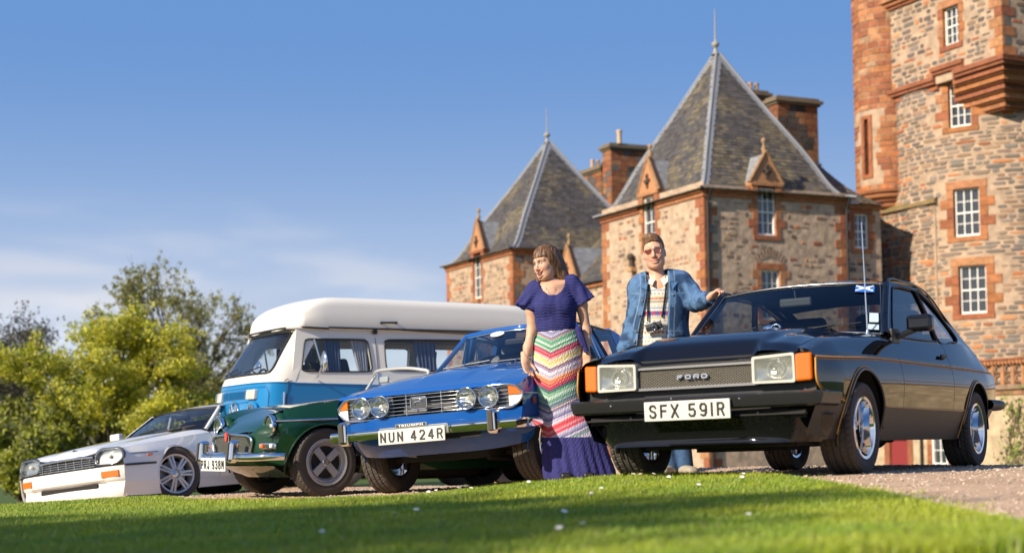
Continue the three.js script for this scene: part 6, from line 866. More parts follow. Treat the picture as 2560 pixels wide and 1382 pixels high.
  part('screen_frame', [tube([...Array.from({ length: 5 }, (_, k) => { const q = k / 5, a = base(-1), b = top(-1); return C(lerp(a[0], b[0], q), lerp(a[1], b[1], q), lerp(a[2], b[2], q)); }), ...Array.from({ length: 11 }, (_, k) => { const q = top(k / 5 - 1); return C(...q); }), ...Array.from({ length: 5 }, (_, k) => { const q = 1 - (k + 1) / 5, a = base(1), b = top(1); return C(lerp(a[0], b[0], q), lerp(a[1], b[1], q), lerp(a[2], b[2], q)); })], 0.017, 80, 8)], std([0.62, 0.60, 0.55], 0.35, { metalness: 0.5 }), car);
  part('interior_mirror', box(0.16, 0.06, 0.03, 0, 1.06, -0.93, 0.015), std([0.4, 0.4, 0.4], 0.3), car);
  part('cabin', [box(1.2, 0.05, 1.3, 0, 0.34, -1.5), box(1.2, 0.12, 0.2, 0, 0.85, -1.05, 0.03), box(1.1, 0.4, 0.05, 0, 0.65, -2.1)], M.seat, car); seatPair(car, -1.45, 0.5, M.seat); steering(car, -1.12, -0.34, 0.86);
  part('folded_hood', [box(1.1, 0.12, 0.3, 0, 0.90, -2.15, 0.05)], M.seat, car); part('headrest', [-1, 1].map((s) => new THREE.TorusGeometry(0.09, 0.014, 6, 18).scale(1.3, 0.8, 1).translate(...C(-1.72, s * 0.33, 1.12))), M.black, car);
  part('boot_lid', deckGrid([[-2.05, 0.86], [-2.5, 0.84], [-2.95, 0.74]], () => 0.58, -2.05, -2.95), P, car); part('tail_panel', grid(8, 4, (u, v) => C(-2.95, (u * 2 - 1) * 0.62, lerp(0.35, 0.75, v))), P, car);
  tubsAndFloor(car, 0.2, -2.8, 0.55, 0.30); part('front_apron_shadow_box', box(0.9, 0.25, 0.4, 0, 0.42, 0.2), M.under, car).name = 'inner_apron';
  wheels4(car, 2.31, 0.625, 0.325, { R: 0.292, W: 0.165, rim: 0.19, style: 'rostyle' }, 0.08);
}
function whiteCar() {
  const car = car_('white', 'coupe', 'white long bonnet coupe with oval headlamps and seven spoke wheel, farthest left');
  const P = paint([0.73, 0.72, 0.69], 0.4), AR = [[0, 0.312, 0.348, 0.84], [-2.59, 0.312, 0.345, 0.85]];
  const skin = new Skin([
    [[0.80, 0.74, 0.15], [0.42, 0.84, 0.135], [-0.38, 0.85, 0.17], [-2.3, 0.85, 0.18], [-3.3, 0.75, 0.25]], [[0.84, 0.78, 0.30], [0.4, 0.87, 0.29], [-0.35, 0.868, 0.285], [-2.3, 0.875, 0.29], [-3.3, 0.8, 0.35]], [[0.83, 0.79, 0.47], [0.4, 0.872, 0.48], [-0.4, 0.875, 0.47], [-2.3, 0.885, 0.5], [-3.3, 0.82, 0.5]],
    [[0.76, 0.78, 0.595], [0.4, 0.862, 0.60], [-0.5, 0.87, 0.62], [-2.3, 0.885, 0.64], [-3.3, 0.80, 0.64]], [[0.72, 0.74, 0.675], [0.5, 0.755, 0.705], [0, 0.765, 0.748], [-0.77, 0.775, 0.818], [-1.5, 0.78, 0.85], [-2.3, 0.78, 0.86], [-3.3, 0.70, 0.78]], [[0.80, 0.62, 0.668], [0.72, 0.62, 0.69], [0.4, 0.62, 0.748], [0, 0.63, 0.795], [-0.62, 0.66, 0.855], [-3.3, 0.6, 0.8]]]);
  bodySides(car, skin, P, { xf: 0.80, d0: -0.69, d1: -2.0, xr: -3.3, k: 1, top: 4, AR, sill: true, inner: true });
  part('bonnet', hoodGrid([[0.87, 0.612], [0.80, 0.662], [0.7, 0.705], [0.3, 0.772], [-0.2, 0.835], [-0.65, 0.875]], [[0.80, 0.665], [0.72, 0.69], [0.4, 0.748], [0, 0.795], [-0.62, 0.855]], () => 0.625, (t) => 0.87 - 0.07 * t * t, (t) => -0.58 - 0.10 * t * t, (t) => 0.014 * sm(0.5, 0.3, Math.abs(t))), P, car);
  part('scuttle', grid(16, 2, (u, v) => { const t = u * 2 - 1; return C(lerp(-0.57, -0.68, v) - 0.12 * t * t, t * 0.68, 0.868 - 0.02 * t * t - 0.006 * v); }), M.black, car);
  part('boot_lid', deckGrid([[-2.0, 0.87], [-2.6, 0.86], [-3.3, 0.78]], () => 0.72, -1.95, -3.3), P, car); part('tail_panel', grid(8, 4, (u, v) => C(-3.3, (u * 2 - 1) * 0.76, lerp(0.3, 0.78, v))), P, car);
  const Xb = (y) => 0.90 - 0.05 * (y / 0.8) ** 2 - 0.10 * Math.pow(Math.abs(y) / 0.8, 8);
  part('front_bumper', toCreasedNormals(grid(72, 14, (u, v) => { const q = [[-0.06, 0.485], [-0.01, 0.482], [0, 0.472], [0.006, 0.40], [0, 0.345], [-0.02, 0.325], [-0.045, 0.315], [-0.05, 0.30], [-0.05, 0.27], [-0.03, 0.25], [-0.02, 0.235], [-0.02, 0.2], [-0.035, 0.16], [-0.06, 0.14], [-0.1, 0.135]][Math.round(v * 14)], y = (u * 2 - 1) * lerp(0.80, 0.76, v); return C(Xb(y) + q[0] * (Math.abs(y) < 0.55 || q[1] > 0.33 ? 1 : 0.5), y, q[1]); }), 0.5), P, car);
  part('air_intake', warp(new RoundedBoxGeometry(0.86, 0.05, 0.02, 3, 0.009), (x, y, z) => C(Xb(x) - 0.04 + z, x, 0.285 + y)), M.matt, car);
  part('nose_panel', [grid(40, 4, (u, v) => { const y = (u * 2 - 1) * 0.78; return C(Xb(y) - 0.10 - 0.03 * v - 0.02, y, lerp(0.47, 0.665, v)); })], P, car); part('grille_back', grid(20, 2, (u, v) => { const y = (u * 2 - 1) * 0.44; return C(Xb(y) - 0.045, y, lerp(0.485, 0.612, v)); }), M.black, car);
  part('grille_surround', [tube([-0.42, -0.2, 0, 0.2, 0.42].map((y) => C(Xb(y) - 0.02, y, 0.605 + 0.012 * (1 - (y / 0.42) ** 2))), 0.013, 24, 6)], M.chrome, car);
  for (let k = 0; k < 4; k++) part('grille_bar', tube([-0.42, 0, 0.42].map((y) => C(Xb(y) - 0.03, y, 0.508 + k * 0.024)), 0.005, 16, 5), M.chrome, car);
  for (let k = -3; k <= 3; k++) part('grille_upright', rod(C(Xb(0) - 0.035, k * 0.12, 0.50), C(Xb(0) - 0.035, k * 0.12, 0.60), 0.0035), M.steel, car);
  for (const s of [-1, 1]) {
    const oval = roundPoly([[-0.165, -0.07], [0.11, -0.085], [0.19, -0.01], [0.15, 0.075], [-0.10, 0.085], [-0.175, 0.03]], 0.07, 6), F = (d, k) => (x, y) => C(0.83 - 0.05 * (x + 0.1) - 0.5 * Math.max(0, x + 0.02) ** 1.6 - 0.16 * y + d, s * (0.60 + x * k), 0.592 + y * k);
    const lamp = part('headlamp', loopTube(oval, F(0.000, 1.08), 0.014), M.black, car); part('lamp_trim', loopTube(oval, F(0.012, 1.0), 0.007), M.chrome, lamp);
    part('reflector', warp(new THREE.ShapeGeometry(poly(oval)), F(-0.03, 1.05)), M.bowl, lamp); part('bulb', ball(0.022, ...C(0.80, s * 0.60, 0.595), 10), M.white, lamp); part('lens', warp(grid(40, 16, (u, v) => { const a = u * 6.2832, r = v, n = oval.length, i = Math.min(n - 1, Math.floor(u * n)); const p = oval[i % n]; return [p[0] * r, p[1] * r, 0]; }), (x, y) => { const q = F(0.012, 1)(x, y); q[2] += 0.02 * (1 - (x / 0.19) ** 2) * (1 - (y / 0.09) ** 2) + 0.001 * Math.sin(x * 300); return q; }), M.lens, lamp);
    part('indicator', warp(new RoundedBoxGeometry(0.20, 0.072, 0.02, 3, 0.006), (x, y, z) => C(Xb(0.63 + x * s) + 0.008 + z, s * 0.63 + x, 0.40 + y)), M.amber, car); part('side_repeater', box(0.01, 0.03, 0.09, s * 0.866, 0.575, 0.45, 0.005), M.amber, car);
    part('rubbing_strip', tube([0.79, 0.7, 0.55, 0.38].map((X) => C(X, s * (skin.yAt(X, 0.482) + 0.004), 0.482)), 0.012, 10, 6), M.black, car); for (const Q of [[0.68, 0.5, 0.32, 0.606], [-0.38, -0.5, -0.66, 0.62]]) part('coachline', tube(Q.slice(0, 3).map((X) => C(X, s * (skin.yAt(X, Q[3]) + 0.003), Q[3])), 0.004, 10, 4), std([0.03, 0.03, 0.05], 0.5), car);
    part('door_mirror', warp(new RoundedBoxGeometry(0.16, 0.10, 0.10, 4, 0.025), (x, y, z) => C(-0.95 + z, s * 0.92 + x, 0.93 + y)), s < 0 ? P : P, car);
  }
  part('bonnet_badge', [ball(0.018, ...C(0.72, 0, 0.712), 8).scale(1, 1, 1), rod(C(0.70, -0.03, 0.715), C(0.73, 0.05, 0.712), 0.007)], M.black, car);
  const base = (t) => [-0.60 - 0.16 * t * t, t * 0.66, 0.872 - 0.025 * t * t], top = (t) => [-1.13 - 0.08 * t * t, t * 0.53, 1.155 - 0.025 * t * t], roofE = curve1([[-1.14, 0.54, 1.150], [-1.5, 0.545, 1.17], [-1.9, 0.54, 1.14], [-2.5, 0.6, 0.95], [-2.7, 0.62, 0.88]]);
  part('windscreen', screen_(base, top), M.tinted, car); part('roof', grid(24, 20, (u, v) => { const t = u * 2 - 1, X = lerp(-1.13, -2.0, v), q = roofE(X); return C(X - 0.08 * t * t * (1 - v), t * q[0], q[1] + 0.035 * (1 - t * t) * Math.min(1, 0.5 + v * 2)); }), P, car);
  part('rear_window', grid(12, 8, (u, v) => { const t = u * 2 - 1, X = lerp(-2.0, -2.62, v), q = roofE(X); return C(X, t * (q[0] - 0.08), q[1] + 0.03 * (1 - t * t)); }), M.tinted, car);
  for (const s of [-1, 1]) { part('screen_pillar', tube([0, 0.5, 1].map((q) => { const a = base(s), b = top(s); return C(lerp(a[0], b[0], q), lerp(a[1], b[1], q), lerp(a[2], b[2], q)); }), 0.024, 8, 8), P, car); part('screen_trim', tube([0, 0.5, 1].map((q) => { const a = base(s * 0.96), b = top(s * 0.96); return C(lerp(a[0], b[0], q) + 0.02, lerp(a[1], b[1], q), lerp(a[2], b[2], q)); }), 0.012, 8, 6), M.black, car);
    const Yf = (X, Z) => lerp(0.77, 0.545, (Z - 0.83) / 0.33); part('side_window', glassSheet([[-0.86, 0.85], [-1.24, 1.135], [-1.55, 1.148], [-1.62, 0.865]], Yf, s), M.tinted, car); part('rear_pillar', sideSheet([[-1.62, 0.86], [-1.55, 1.165], [-1.9, 1.145], [-2.5, 0.955], [-2.75, 0.86]], [[[-1.66, 0.885], [-1.98, 0.885], [-1.85, 1.09], [-1.62, 1.125]]], 0.03, (X, Z) => lerp(0.77, 0.55, (Z - 0.83) / 0.33), s), P, car); part('door_top', rod(C(-1.2, s * 0.555, 1.14), C(-1.57, s * 0.55, 1.155), 0.012), M.black, car); }
  part('cabin', [box(1.4, 0.05, 1.8, 0, 0.3, -1.6), box(1.4, 0.12, 0.3, 0, 0.80, -0.95, 0.04), box(1.4, 0.4, 0.05, 0, 0.6, -2.4)], M.seat, car); seatPair(car, -1.55, 0.45, M.tan); part('headrest', [-1, 1].map((s) => box(0.26, 0.16, 0.09, s * 0.36, 1.0, -2.0, 0.04)), M.tan, car); steering(car, -1.12, -0.38, 0.80);
  part('interior_mirror', box(0.22, 0.06, 0.03, 0, 1.07, -1.14, 0.02), M.black, car);
  { const w = (t, q) => { const a = base(t), c = top(t); return C(lerp(a[0], c[0], q) + 0.04, lerp(a[1], c[1], q), lerp(a[2], c[2], q) + 0.01); }; for (const [a, b2] of [[-0.8, 0.0], [0.05, 0.8]]) part('wiper', [rod(w(a, 0.05), w(b2, 0.2), 0.007), rod(C(-0.62, (a + b2) * 0.2, 0.88), w((a + b2) / 2, 0.13), 0.008)], M.black, car); }
  tubsAndFloor(car, 0.3, -3.1, 0.7, 0.26); wheels4(car, 2.59, 0.755, 0.345, { R: 0.302, W: 0.225, rim: 0.218, style: 'seven', rimMat: std([0.58, 0.58, 0.58], 0.35, { metalness: 0.35 }) }, -0.42);
}
blueCar(); greenCar(); whiteCar();
function camperVan() {
  const car = car_('van', 'camper_van', 'blue and white camper van with tall white fixed roof and curtained windows', 'van');
  const B = paint([0.008, 0.175, 0.42], 0.4), W = paint([0.74, 0.71, 0.63], 0.42), AR = [[0, 0.24, 0.38], [-2.4, 0.24, 0.38]], roofW = phys([0.78, 0.75, 0.67], 0.45, { clearcoat: 0.5, clearcoatRoughness: 0.2 });
  const skin = new Skin([[[0.8, 0.76, 0.30], [-3, 0.76, 0.32]], [[0.8, 0.825, 0.50], [-3, 0.83, 0.5]], [[0.8, 0.838, 0.85], [-3, 0.845, 0.85]], [[0.8, 0.83, 1.13], [-3, 0.835, 1.16]], [[0.8, 0.815, 1.19], [-3, 0.82, 1.24]]]);
  const xf = curve1([[0.30, 1.0], [0.5, 1.05], [0.85, 1.065], [1.13, 1.04], [1.22, 1.01], [1.30, 0.965], [1.72, 0.70], [1.80, 0.635], [1.90, 0.58]]);
  const yf = curve1([[0.30, 0.76], [0.5, 0.825], [0.85, 0.838], [1.13, 0.83], [1.22, 0.815], [1.78, 0.715], [1.9, 0.70]]);
  const front = (t, z, off = 0) => { const a = Math.abs(t), s = Math.sign(t), x = xf(z)[0], y = yf(z)[0], c = 0.72; const q = a < 0.0001 ? 0 : a; const th = q * 1.25; const X = x - 0.36 * Math.pow(q, 3.6) - 0.03 * q * q, Y = s * y * Math.sin(Math.min(1, q) * Math.PI / 2 * 0.999) * lerp(1.0, 1.0, q); return C(X + off, Y * (1 + off * 0.2), z); };
  const sheetF = (t0, t1, z0, z1, n = 40, m = 10, off = 0) => grid(n, m, (u, v) => front(lerp(t0, t1, u), lerp(z0, z1, v), off));
  part('front_panel', [sheetF(-1, 1, 0.30, 1.135, 64, 24)], B, car); part('nose_band', [sheetF(-1, 1, 1.135, 1.225, 64, 4)], W, car);
  const wz0 = 1.245, wz1 = 1.755, wt = 0.66;
  part('screen_surround', [sheetF(-1, -wt, 1.225, 1.80, 12, 14), sheetF(wt, 1, 1.225, 1.80, 12, 14), sheetF(-wt, wt, wz1, 1.80, 30, 3), sheetF(-wt, wt, 1.225, wz0, 30, 2)], W, car);
  part('windscreen', sheetF(-wt, wt, wz0, wz1, 40, 14, -0.004), M.glass, car);
  const lp = roundPoly([[-wt, wz0], [wt, wz0], [wt * 0.985, wz1], [-wt * 0.985, wz1]], 0.09, 5); part('window_seal', loopTube(lp.flatMap((p, i) => { const q = lp[(i + 1) % lp.length], n = Math.max(1, Math.round(Math.hypot(q[0] - p[0], q[1] - p[1]) / 0.12)); return Array.from({ length: n }, (_, k) => [lerp(p[0], q[0], k / n), lerp(p[1], q[1], k / n)]); }), (t, z) => front(t, z, 0.006), 0.014), M.black, car);
  const rim = (z, r, mat, nm, t0 = -1, t1 = 1) => part(nm, tube(Array.from({ length: 33 }, (_, k) => front(lerp(t0, t1, k / 32), z, 0.006)), r, 60, 5), mat, car); rim(1.135, 0.007, B, 'belt_moulding');
  // fresh air grille, indicators, headlamps, emblem
  part('air_grille', sheetF(-0.50, 0.27, 0.955, 1.055, 24, 3, 0.006), std([0.012, 0.08, 0.2], 0.5), car); const lv = []; for (let k = 0; k < 34; k++) { const t = lerp(-0.49, 0.26, k / 33); if (Math.abs(t + 0.17) < 0.02) continue; lv.push(rod(front(t, 0.965, 0.012), front(t, 1.045, 0.012), 0.004, 0.004, 4)); } part('grille_slat', lv, B, car).userData.kind = 'stuff';
  part('pressed_crease', [tube(Array.from({ length: 25 }, (_, k) => front(lerp(-0.55, 0.62, k / 24), 1.085, 0.002)), 0.008, 40, 5), tube(Array.from({ length: 25 }, (_, k) => front(lerp(-0.55, 0.30, k / 24), 0.915, 0.002)), 0.008, 40, 5), tube([front(0.62, 1.085, 0), front(0.68, 1.03, 0), front(0.69, 0.9, 0), front(0.69, 0.62, 0)], 0.010, 20, 5)], B, car);
  for (const s of [-1, 1]) {
    const i = part('indicator', warp(new RoundedBoxGeometry(0.20, 0.115, 0.05, 3, 0.012), (x, y, z) => { const q = front(s * 0.40 + x * 0.9, 1.0 + y); return [q[0], q[1], q[2] + 0.02 + z]; }), std([0.62, 0.60, 0.55], 0.3), car); part('indicator_lens', warp(new RoundedBoxGeometry(0.17, 0.10, 0.02, 3, 0.008), (x, y, z) => { const q = front(s * 0.40 + x * 0.9, 1.0 + y); return [q[0], q[1], q[2] + 0.058 + z]; }), M.lens, i);
    const q = front(s * 0.43, 0.78); roundLamp(car, q[2] + 0.03, q[0], 0.78, 0.092); part('headlamp_ring', new THREE.TorusGeometry(0.115, 0.022, 10, 32).translate(q[0], 0.78, q[2] + 0.005), B, car);
    part('front_step_handle', rod([s * 0.835, 0.72, 0.80], [s * 0.842, 1.02, 0.80], 0.010), M.chrome, car);
    // side body
    const o = { side: s, arches: AR };
    part('side_panel', [skin.panel(0.70, -3.05, 0, 3, { ...o, nu: 150, nv: 30 })], B, car); part('side_band', skin.panel(0.70, -3.05, 3, 4, { side: s, nu: 40, nv: 3 }), W, car);
    part('belt_moulding', tube([0.70, 0, -1, -2, -3.05].map((X) => C(X, s * (skin.at(X, 1, 2, 3)[0] + 0.003), skin.at(X, 1, 2, 3)[1])), 0.006, 30, 5), B, car);
    for (const w of AR) wheelWell(w, s, 0.80, 0.45, M.matt, car);
    const top = (X) => 1.775 + (0.66 - X) * 0.030, bot = (X) => 1.19 + (0.8 - X) * 0.0132, Yf = (X, Z) => lerp(0.815, 0.722, clamp((Z - 1.2) / 0.6, 0, 1));
    const win = [[[0.565, 1.275], [0.50, 1.66], [-0.33, 1.69], [-0.375, 1.305]], [[-0.565, 1.325], [-0.56, 1.70], [-1.69, 1.745], [-1.70, 1.36]], [[-1.86, 1.37], [-1.86, 1.75], [-2.85, 1.775], [-2.87, 1.40]]].map((p) => roundPoly(p, 0.05, 4));
    part('window_frame_panel', sideSheet([[0.69, bot(0.69)], [0.60, 1.78], [-1, top(-1)], [-3.05, top(-3.05)], [-3.1, bot(-3.05)]], win.map((p) => p.slice().reverse()), 0.04, Yf, s), W, car);
    win.forEach((p, k) => { part('side_window', glassSheet(p, Yf, s, 0.014), M.glass, car); part('window_seal', loopTube(p, (x, z) => C(x, s * (Yf(x, z) + 0.003), z), 0.010), M.black, car); });
    part('quarterlight_bar', rod(C(0.285, s * (Yf(0, 1.28) + 0.004), 1.285), C(0.38, s * (Yf(0, 1.66) + 0.004), 1.665), 0.013), M.chrome, car);
    for (const [a, b] of [[[0.74, 1.18], [0.79, 0.62]], [[-0.44, 1.72], [-0.45, 0.60]], [[-1.77, 1.76], [-1.78, 0.55]]]) part('door_gap', [rod(C(a[0], s * (a[1] > 1.2 ? Yf(a[0], a[1]) : 0.83), a[1]), C(b[0], s * 0.828, 1.15), 0.005, 0.005, 4), rod(C(lerp(a[0], b[0], 0.05), s * 0.832, 1.15), C(b[0], s * 0.836, b[1]), 0.005, 0.005, 4)], M.black, car);
    part('roof_gutter', tube([[0.70, 0.66, 1.79], [0.60, 0.722, 1.792], [-1, 0.735, top(-1) + 0.015], [-3.08, 0.735, top(-3.05) + 0.015]].map((p) => C(p[0], s * p[1], p[2])), 0.016, 30, 6), W, car);
    const m = part('door_mirror', warp(new THREE.SphereGeometry(1, 20, 14), (x, y, z) => C(0.36 + z * 0.03, s * 0.98 + x * 0.085, 1.385 + y * 0.125)), M.chrome, car); part('mirror_arm', tube([C(0.40, s * 0.83, 1.19), C(0.40, s * 0.93, 1.23), C(0.37, s * 0.97, 1.35)], 0.010, 12, 6), M.chrome, m);
    if (s > 0) { part('roof_hinge', box(0.03, 0.19, 0.06, s * 0.745, 1.86, -0.43, 0.01), M.black, car); part('roof_handle', [rod(C(-0.50, s * 0.80, 1.905), C(-0.70, s * 0.80, 1.915), 0.012), rod(C(-0.50, s * 0.80, 1.905), C(-0.50, s * 0.75, 1.90), 0.015), rod(C(-0.70, s * 0.80, 1.915), C(-0.70, s * 0.75, 1.91), 0.015)], M.black, car); }
    // curtains
    const cur = (X0, X1, z0, z1, dirn) => warp(new THREE.PlaneGeometry(1, 1, 30, 10), (x, y) => { const u = x + 0.5, v = y + 0.5, w = lerp(X0, X1, u), pinch = 1 - 0.25 * dirn * (1 - v) * u; return C(X0 + (w - X0) * pinch, s * (Yf(w, lerp(z0, z1, v)) - 0.05 - 0.018 * Math.sin(u * 34)), lerp(z0, z1, v)); });
    part('curtain', [cur(-0.34, -0.12, 1.31, 1.68, 1.6)], std([0.40, 0.40, 0.44], 0.9), car); part('curtain', [cur(0.02, 0.24, 1.25, 1.66, 0.5), cur(-1.30, -0.98, 1.34, 1.70, 0.6), cur(-2.1, -1.90, 1.37, 1.72, 0.6)], std([0.10, 0.12, 0.20], 0.9), car);
  }
  { const q = front(0, 0.80); part('nose_emblem', [new THREE.TorusGeometry(0.14, 0.013, 8, 40).translate(0, 0.78, q[2] + 0.012), ...[[-0.07, 0.12, -0.028, 0], [0.07, 0.12, 0.028, 0], [-0.028, 0, 0, 0.06], [0.028, 0, 0, 0.06], [-0.12, 0.07, -0.06, -0.12], [0.12, 0.07, 0.06, -0.12], [-0.06, -0.12, 0, -0.01], [0.06, -0.12, 0, -0.01]].map(([a, b, c, d]) => rod([a, 0.78 + b, q[2] + 0.012], [c, 0.78 + d, q[2] + 0.012], 0.011))], M.chrome, car); }
  // fixed high roof
  const H = curve1([[0.685, 1.78], [0.665, 1.84], [0.60, 1.97], [0.50, 2.06], [0.34, 2.15], [0.12, 2.19], [-1, 2.22], [-2.4, 2.245], [-2.9, 2.2], [-3.08, 2.0], [-3.12, 1.9]].map(([a, b]) => [a, b])), gz = (X) => 1.785 + (0.66 - Math.min(0.66, X)) * 0.030, hw = curve1([[0.685, 0.34], [0.675, 0.48], [0.645, 0.59], [0.595, 0.68], [0.50, 0.745], [0.24, 0.765], [-2.6, 0.775], [-3.0, 0.74], [-3.12, 0.6]]);
  part('high_roof', grid(72, 44, (u, v) => { const X = u < 0.4 ? lerp(0.685, 0.2, u / 0.4) : lerp(0.2, -3.12, (u - 0.4) / 0.6), t = v * 2 - 1, a = Math.abs(t), s = Math.sign(t), h = H(X)[0], g = Math.min(gz(X), h - 0.005), w = hw(X)[0]; let Y, Z; const th = Math.max(0, (a - 0.45) / 0.55); if (a < 0.45) { Y = a / 0.45 * (w - 0.13); Z = h + 0.02 - 0.02 * (a / 0.45) ** 2; } else if (th < 0.5) { const q = th / 0.5 * Math.PI / 2; Y = w - 0.13 + 0.12 * Math.sin(q); Z = h - 0.12 * (1 - Math.cos(q)); if (h - 0.12 < g) Z = lerp(h, g, th / 0.5 * 0.6); } else { const q = (th - 0.5) / 0.5; Y = w - 0.01 + 0.012 * Math.sin(q * 3.14); Z = lerp(Math.max(h - 0.12, lerp(h, g, 0.6)), g, q); } return C(X, s * Y, Z); }), roofW, car);
  part('roof_lip', [tube([[0.20, 0.77, 1.812], [-1, 0.782, 1.842], [-3.0, 0.782, 1.90]].map((p) => C(...p)), 0.012, 20, 6), tube([[0.20, -0.77, 1.812], [-1, -0.782, 1.842], [-3.0, -0.782, 1.90]].map((p) => C(...p)), 0.012, 20, 6), tube(Array.from({ length: 21 }, (_, k) => { const X = [0.2, 0.36, 0.50, 0.595, 0.64, 0.66, 0.672, 0.68, 0.684, 0.688, 0.69][k < 11 ? k : 20 - k], w = hw(X)[0] * [1, 1, 1, 1, 1, 1, 1, 0.9, 0.7, 0.4, 0][k < 11 ? k : 20 - k]; return C(X, (k < 11 ? 1 : -1) * (w + 0.006), 1.80); }), 0.013, 60, 6)], M.black, car);
  part('rear_panel', [grid(8, 8, (u, v) => C(-3.06 - 0.04 * Math.sin(v * 3), (u * 2 - 1) * lerp(0.82, 0.74, v), lerp(0.4, 1.3, v)))], W, car); part('rear_window', grid(4, 4, (u, v) => C(-3.08, (u * 2 - 1) * 0.62, lerp(1.32, 1.75, v))), M.glass, car);
  part('cabin', [box(1.6, 0.05, 3.7, 0, 0.55, -1.2), box(1.5, 0.12, 0.3, 0, 1.12, 0.72, 0.04), box(1.3, 0.5, 0.9, 0, 0.8, -2.6), box(1.5, 0.03, 3.2, 0, 1.84, -1.4)], std([0.22, 0.20, 0.18], 0.8), car);
  seatPair(car, 0.15, 0.85, M.seat, 0.5); steering(car, 0.62, -0.38, 1.2); part('wiper', [[-0.45, -0.15], [0.12, 0.42]].flatMap(([a, b]) => [rod(front(b, 1.24, 0.02), front((a + b) / 2 - 0.02, 1.30, 0.03), 0.010), rod(front(a, 1.275, 0.03), front(b + 0.02, 1.335, 0.03), 0.008)]), M.black, car);
  part('bumper', tube(Array.from({ length: 21 }, (_, k) => { const q = front(lerp(-0.92, 0.92, k / 20), 0.42, 0.10); return q; }), 0.055, 50, 8), W, car); numberPlate(car, 'PG', 1.23, -0.10, 0.24, 0.52, 0.112, { lw: 0.05 });
  part('underbody', [box(1.3, 0.12, 3.6, 0, 0.34, -1.1)], M.under, car); const wh = { R: 0.325, W: 0.17, rim: 0.2, style: 'disc', rimMat: std([0.5, 0.5, 0.5], 0.4, { metalness: 0.6 }) }; wheels4(car, 2.4, 0.70, 0.235, wh, 0);
}
camperVan();
// ------------------------------------------------------------------ trees on the left
function tree(name, label, x, z, h, o) {
  srand(o.seed); const base = ground(x, z) - 0.2, t = thing(name, label, 'tree', [x, base, z], o.group), wood = [], tips = [];
  const grow = (p, d, len, r, lv) => {
    const n = 3; let q = p.clone(), dir = d.clone(), rad = r; const pts = [q.clone()];
    for (let k = 0; k < n; k++) { dir.add(new THREE.Vector3(rr(-1, 1), rr(-0.5, 0.9) * o.up, rr(-1, 1)).multiplyScalar(o.wig)).normalize(); q = q.clone().addScaledVector(dir, len / n); pts.push(q); }
    const r1 = r * 0.62; wood.push(new THREE.TubeGeometry(new THREE.CatmullRomCurve3(pts), 4, 1, lv < 2 ? 7 : lv < 4 ? 5 : 3, false)); const g = wood[wood.length - 1], P = g.attributes.position, k = lv < 2 ? 8 : lv < 4 ? 6 : 4; // taper
    const cv = new THREE.CatmullRomCurve3(pts); for (let i = 0; i < P.count; i++) { const s = Math.floor(i / k) / 4, c = cv.getPoint(clamp(s, 0, 1)), f = lerp(r, r1, s); P.setXYZ(i, c.x + (P.getX(i) - c.x) * f, c.y + (P.getY(i) - c.y) * f, c.z + (P.getZ(i) - c.z) * f); }
    if (lv >= o.levels - 2) for (let i = 1; i < pts.length; i++) tips.push([pts[i], lv]);
    if (lv >= o.levels) return;
    const m = lv === 0 ? o.limbs : 2 + (rnd() < o.fork ? 1 : 0); for (let i = 0; i < m; i++) { const a = rnd() * 6.283 + i * 2.4, sp = o.spread * rr(0.6, 1.25), nd = dir.clone().multiplyScalar(Math.cos(sp)).add(new THREE.Vector3(Math.cos(a), 0, Math.sin(a)).multiplyScalar(Math.sin(sp))).normalize(); if (nd.y < o.minY) nd.y = o.minY + rnd() * 0.1; const at = lv === 0 ? lerp(0.35, 1, i / Math.max(1, m - 1)) : rr(0.7, 1), src = cv.getPoint(at); grow(src, nd, len * rr(0.62, 0.86) * (lv === 0 ? o.first : 1), lerp(r, r1, at) * rr(0.55, 0.75), lv + 1); }
    if (lv > 0 && lv < o.levels - 1) grow(q, dir, len * 0.75, r1, lv + 1);
  };
  grow(new THREE.Vector3(0, 0, 0), new THREE.Vector3(0.05, 1, 0).normalize(), h * o.trunk, h * 0.028, 0);
  part('trunk', wood, std(o.bark || [0.12, 0.095, 0.068], 0.95), t, null);
  if (!o.leaves) { return t; }
  const lg = (() => { const pos = [], idx = []; for (let k = 0; k < 9; k++) { const c = new THREE.Vector3(rr(-1, 1), rr(-0.8, 0.8), rr(-1, 1)).multiplyScalar(o.clump), u = new THREE.Vector3(rr(-1, 1), rr(-1, 1), rr(-1, 1)).normalize(), v = new THREE.Vector3(rr(-1, 1), rr(-1, 1), rr(-1, 1)).cross(u).normalize(), s = o.leaf * rr(0.6, 1.2), b = pos.length / 3; for (const [a, e] of [[-1, 0], [0, -0.55], [1, 0], [0, 0.55]]) pos.push(c.x + (u.x * a + v.x * e) * s, c.y + (u.y * a + v.y * e) * s, c.z + (u.z * a + v.z * e) * s); idx.push(b, b + 1, b + 2, b, b + 2, b + 3); } return mkgeo(pos, idx); })();
  const im = new THREE.InstancedMesh(lg, phys([1, 1, 1], 0.7, { transmission: 0.6, thickness: 0 }), o.leaves); im.name = 'crown'; im.userData.kind = 'stuff'; im.castShadow = im.receiveShadow = true;
  const m4 = new THREE.Matrix4(), c = new THREE.Color(); for (let i = 0; i < o.leaves; i++) { const [p] = tips[(rnd() * tips.length) | 0], j = o.jit; m4.makeRotationFromEuler(new THREE.Euler(rnd() * 6, rnd() * 6, rnd() * 6)).setPosition(p.x + rr(-j, j), p.y + rr(-j, j) * 0.8, p.z + rr(-j, j)); im.setMatrixAt(i, m4); const k = rr(0.65, 1.3), f = o.cols[(rnd() * o.cols.length) | 0]; c.setRGB(f[0] * k, f[1] * k, f[2] * k); im.setColorAt(i, c); }
  t.add(im); return t;
}
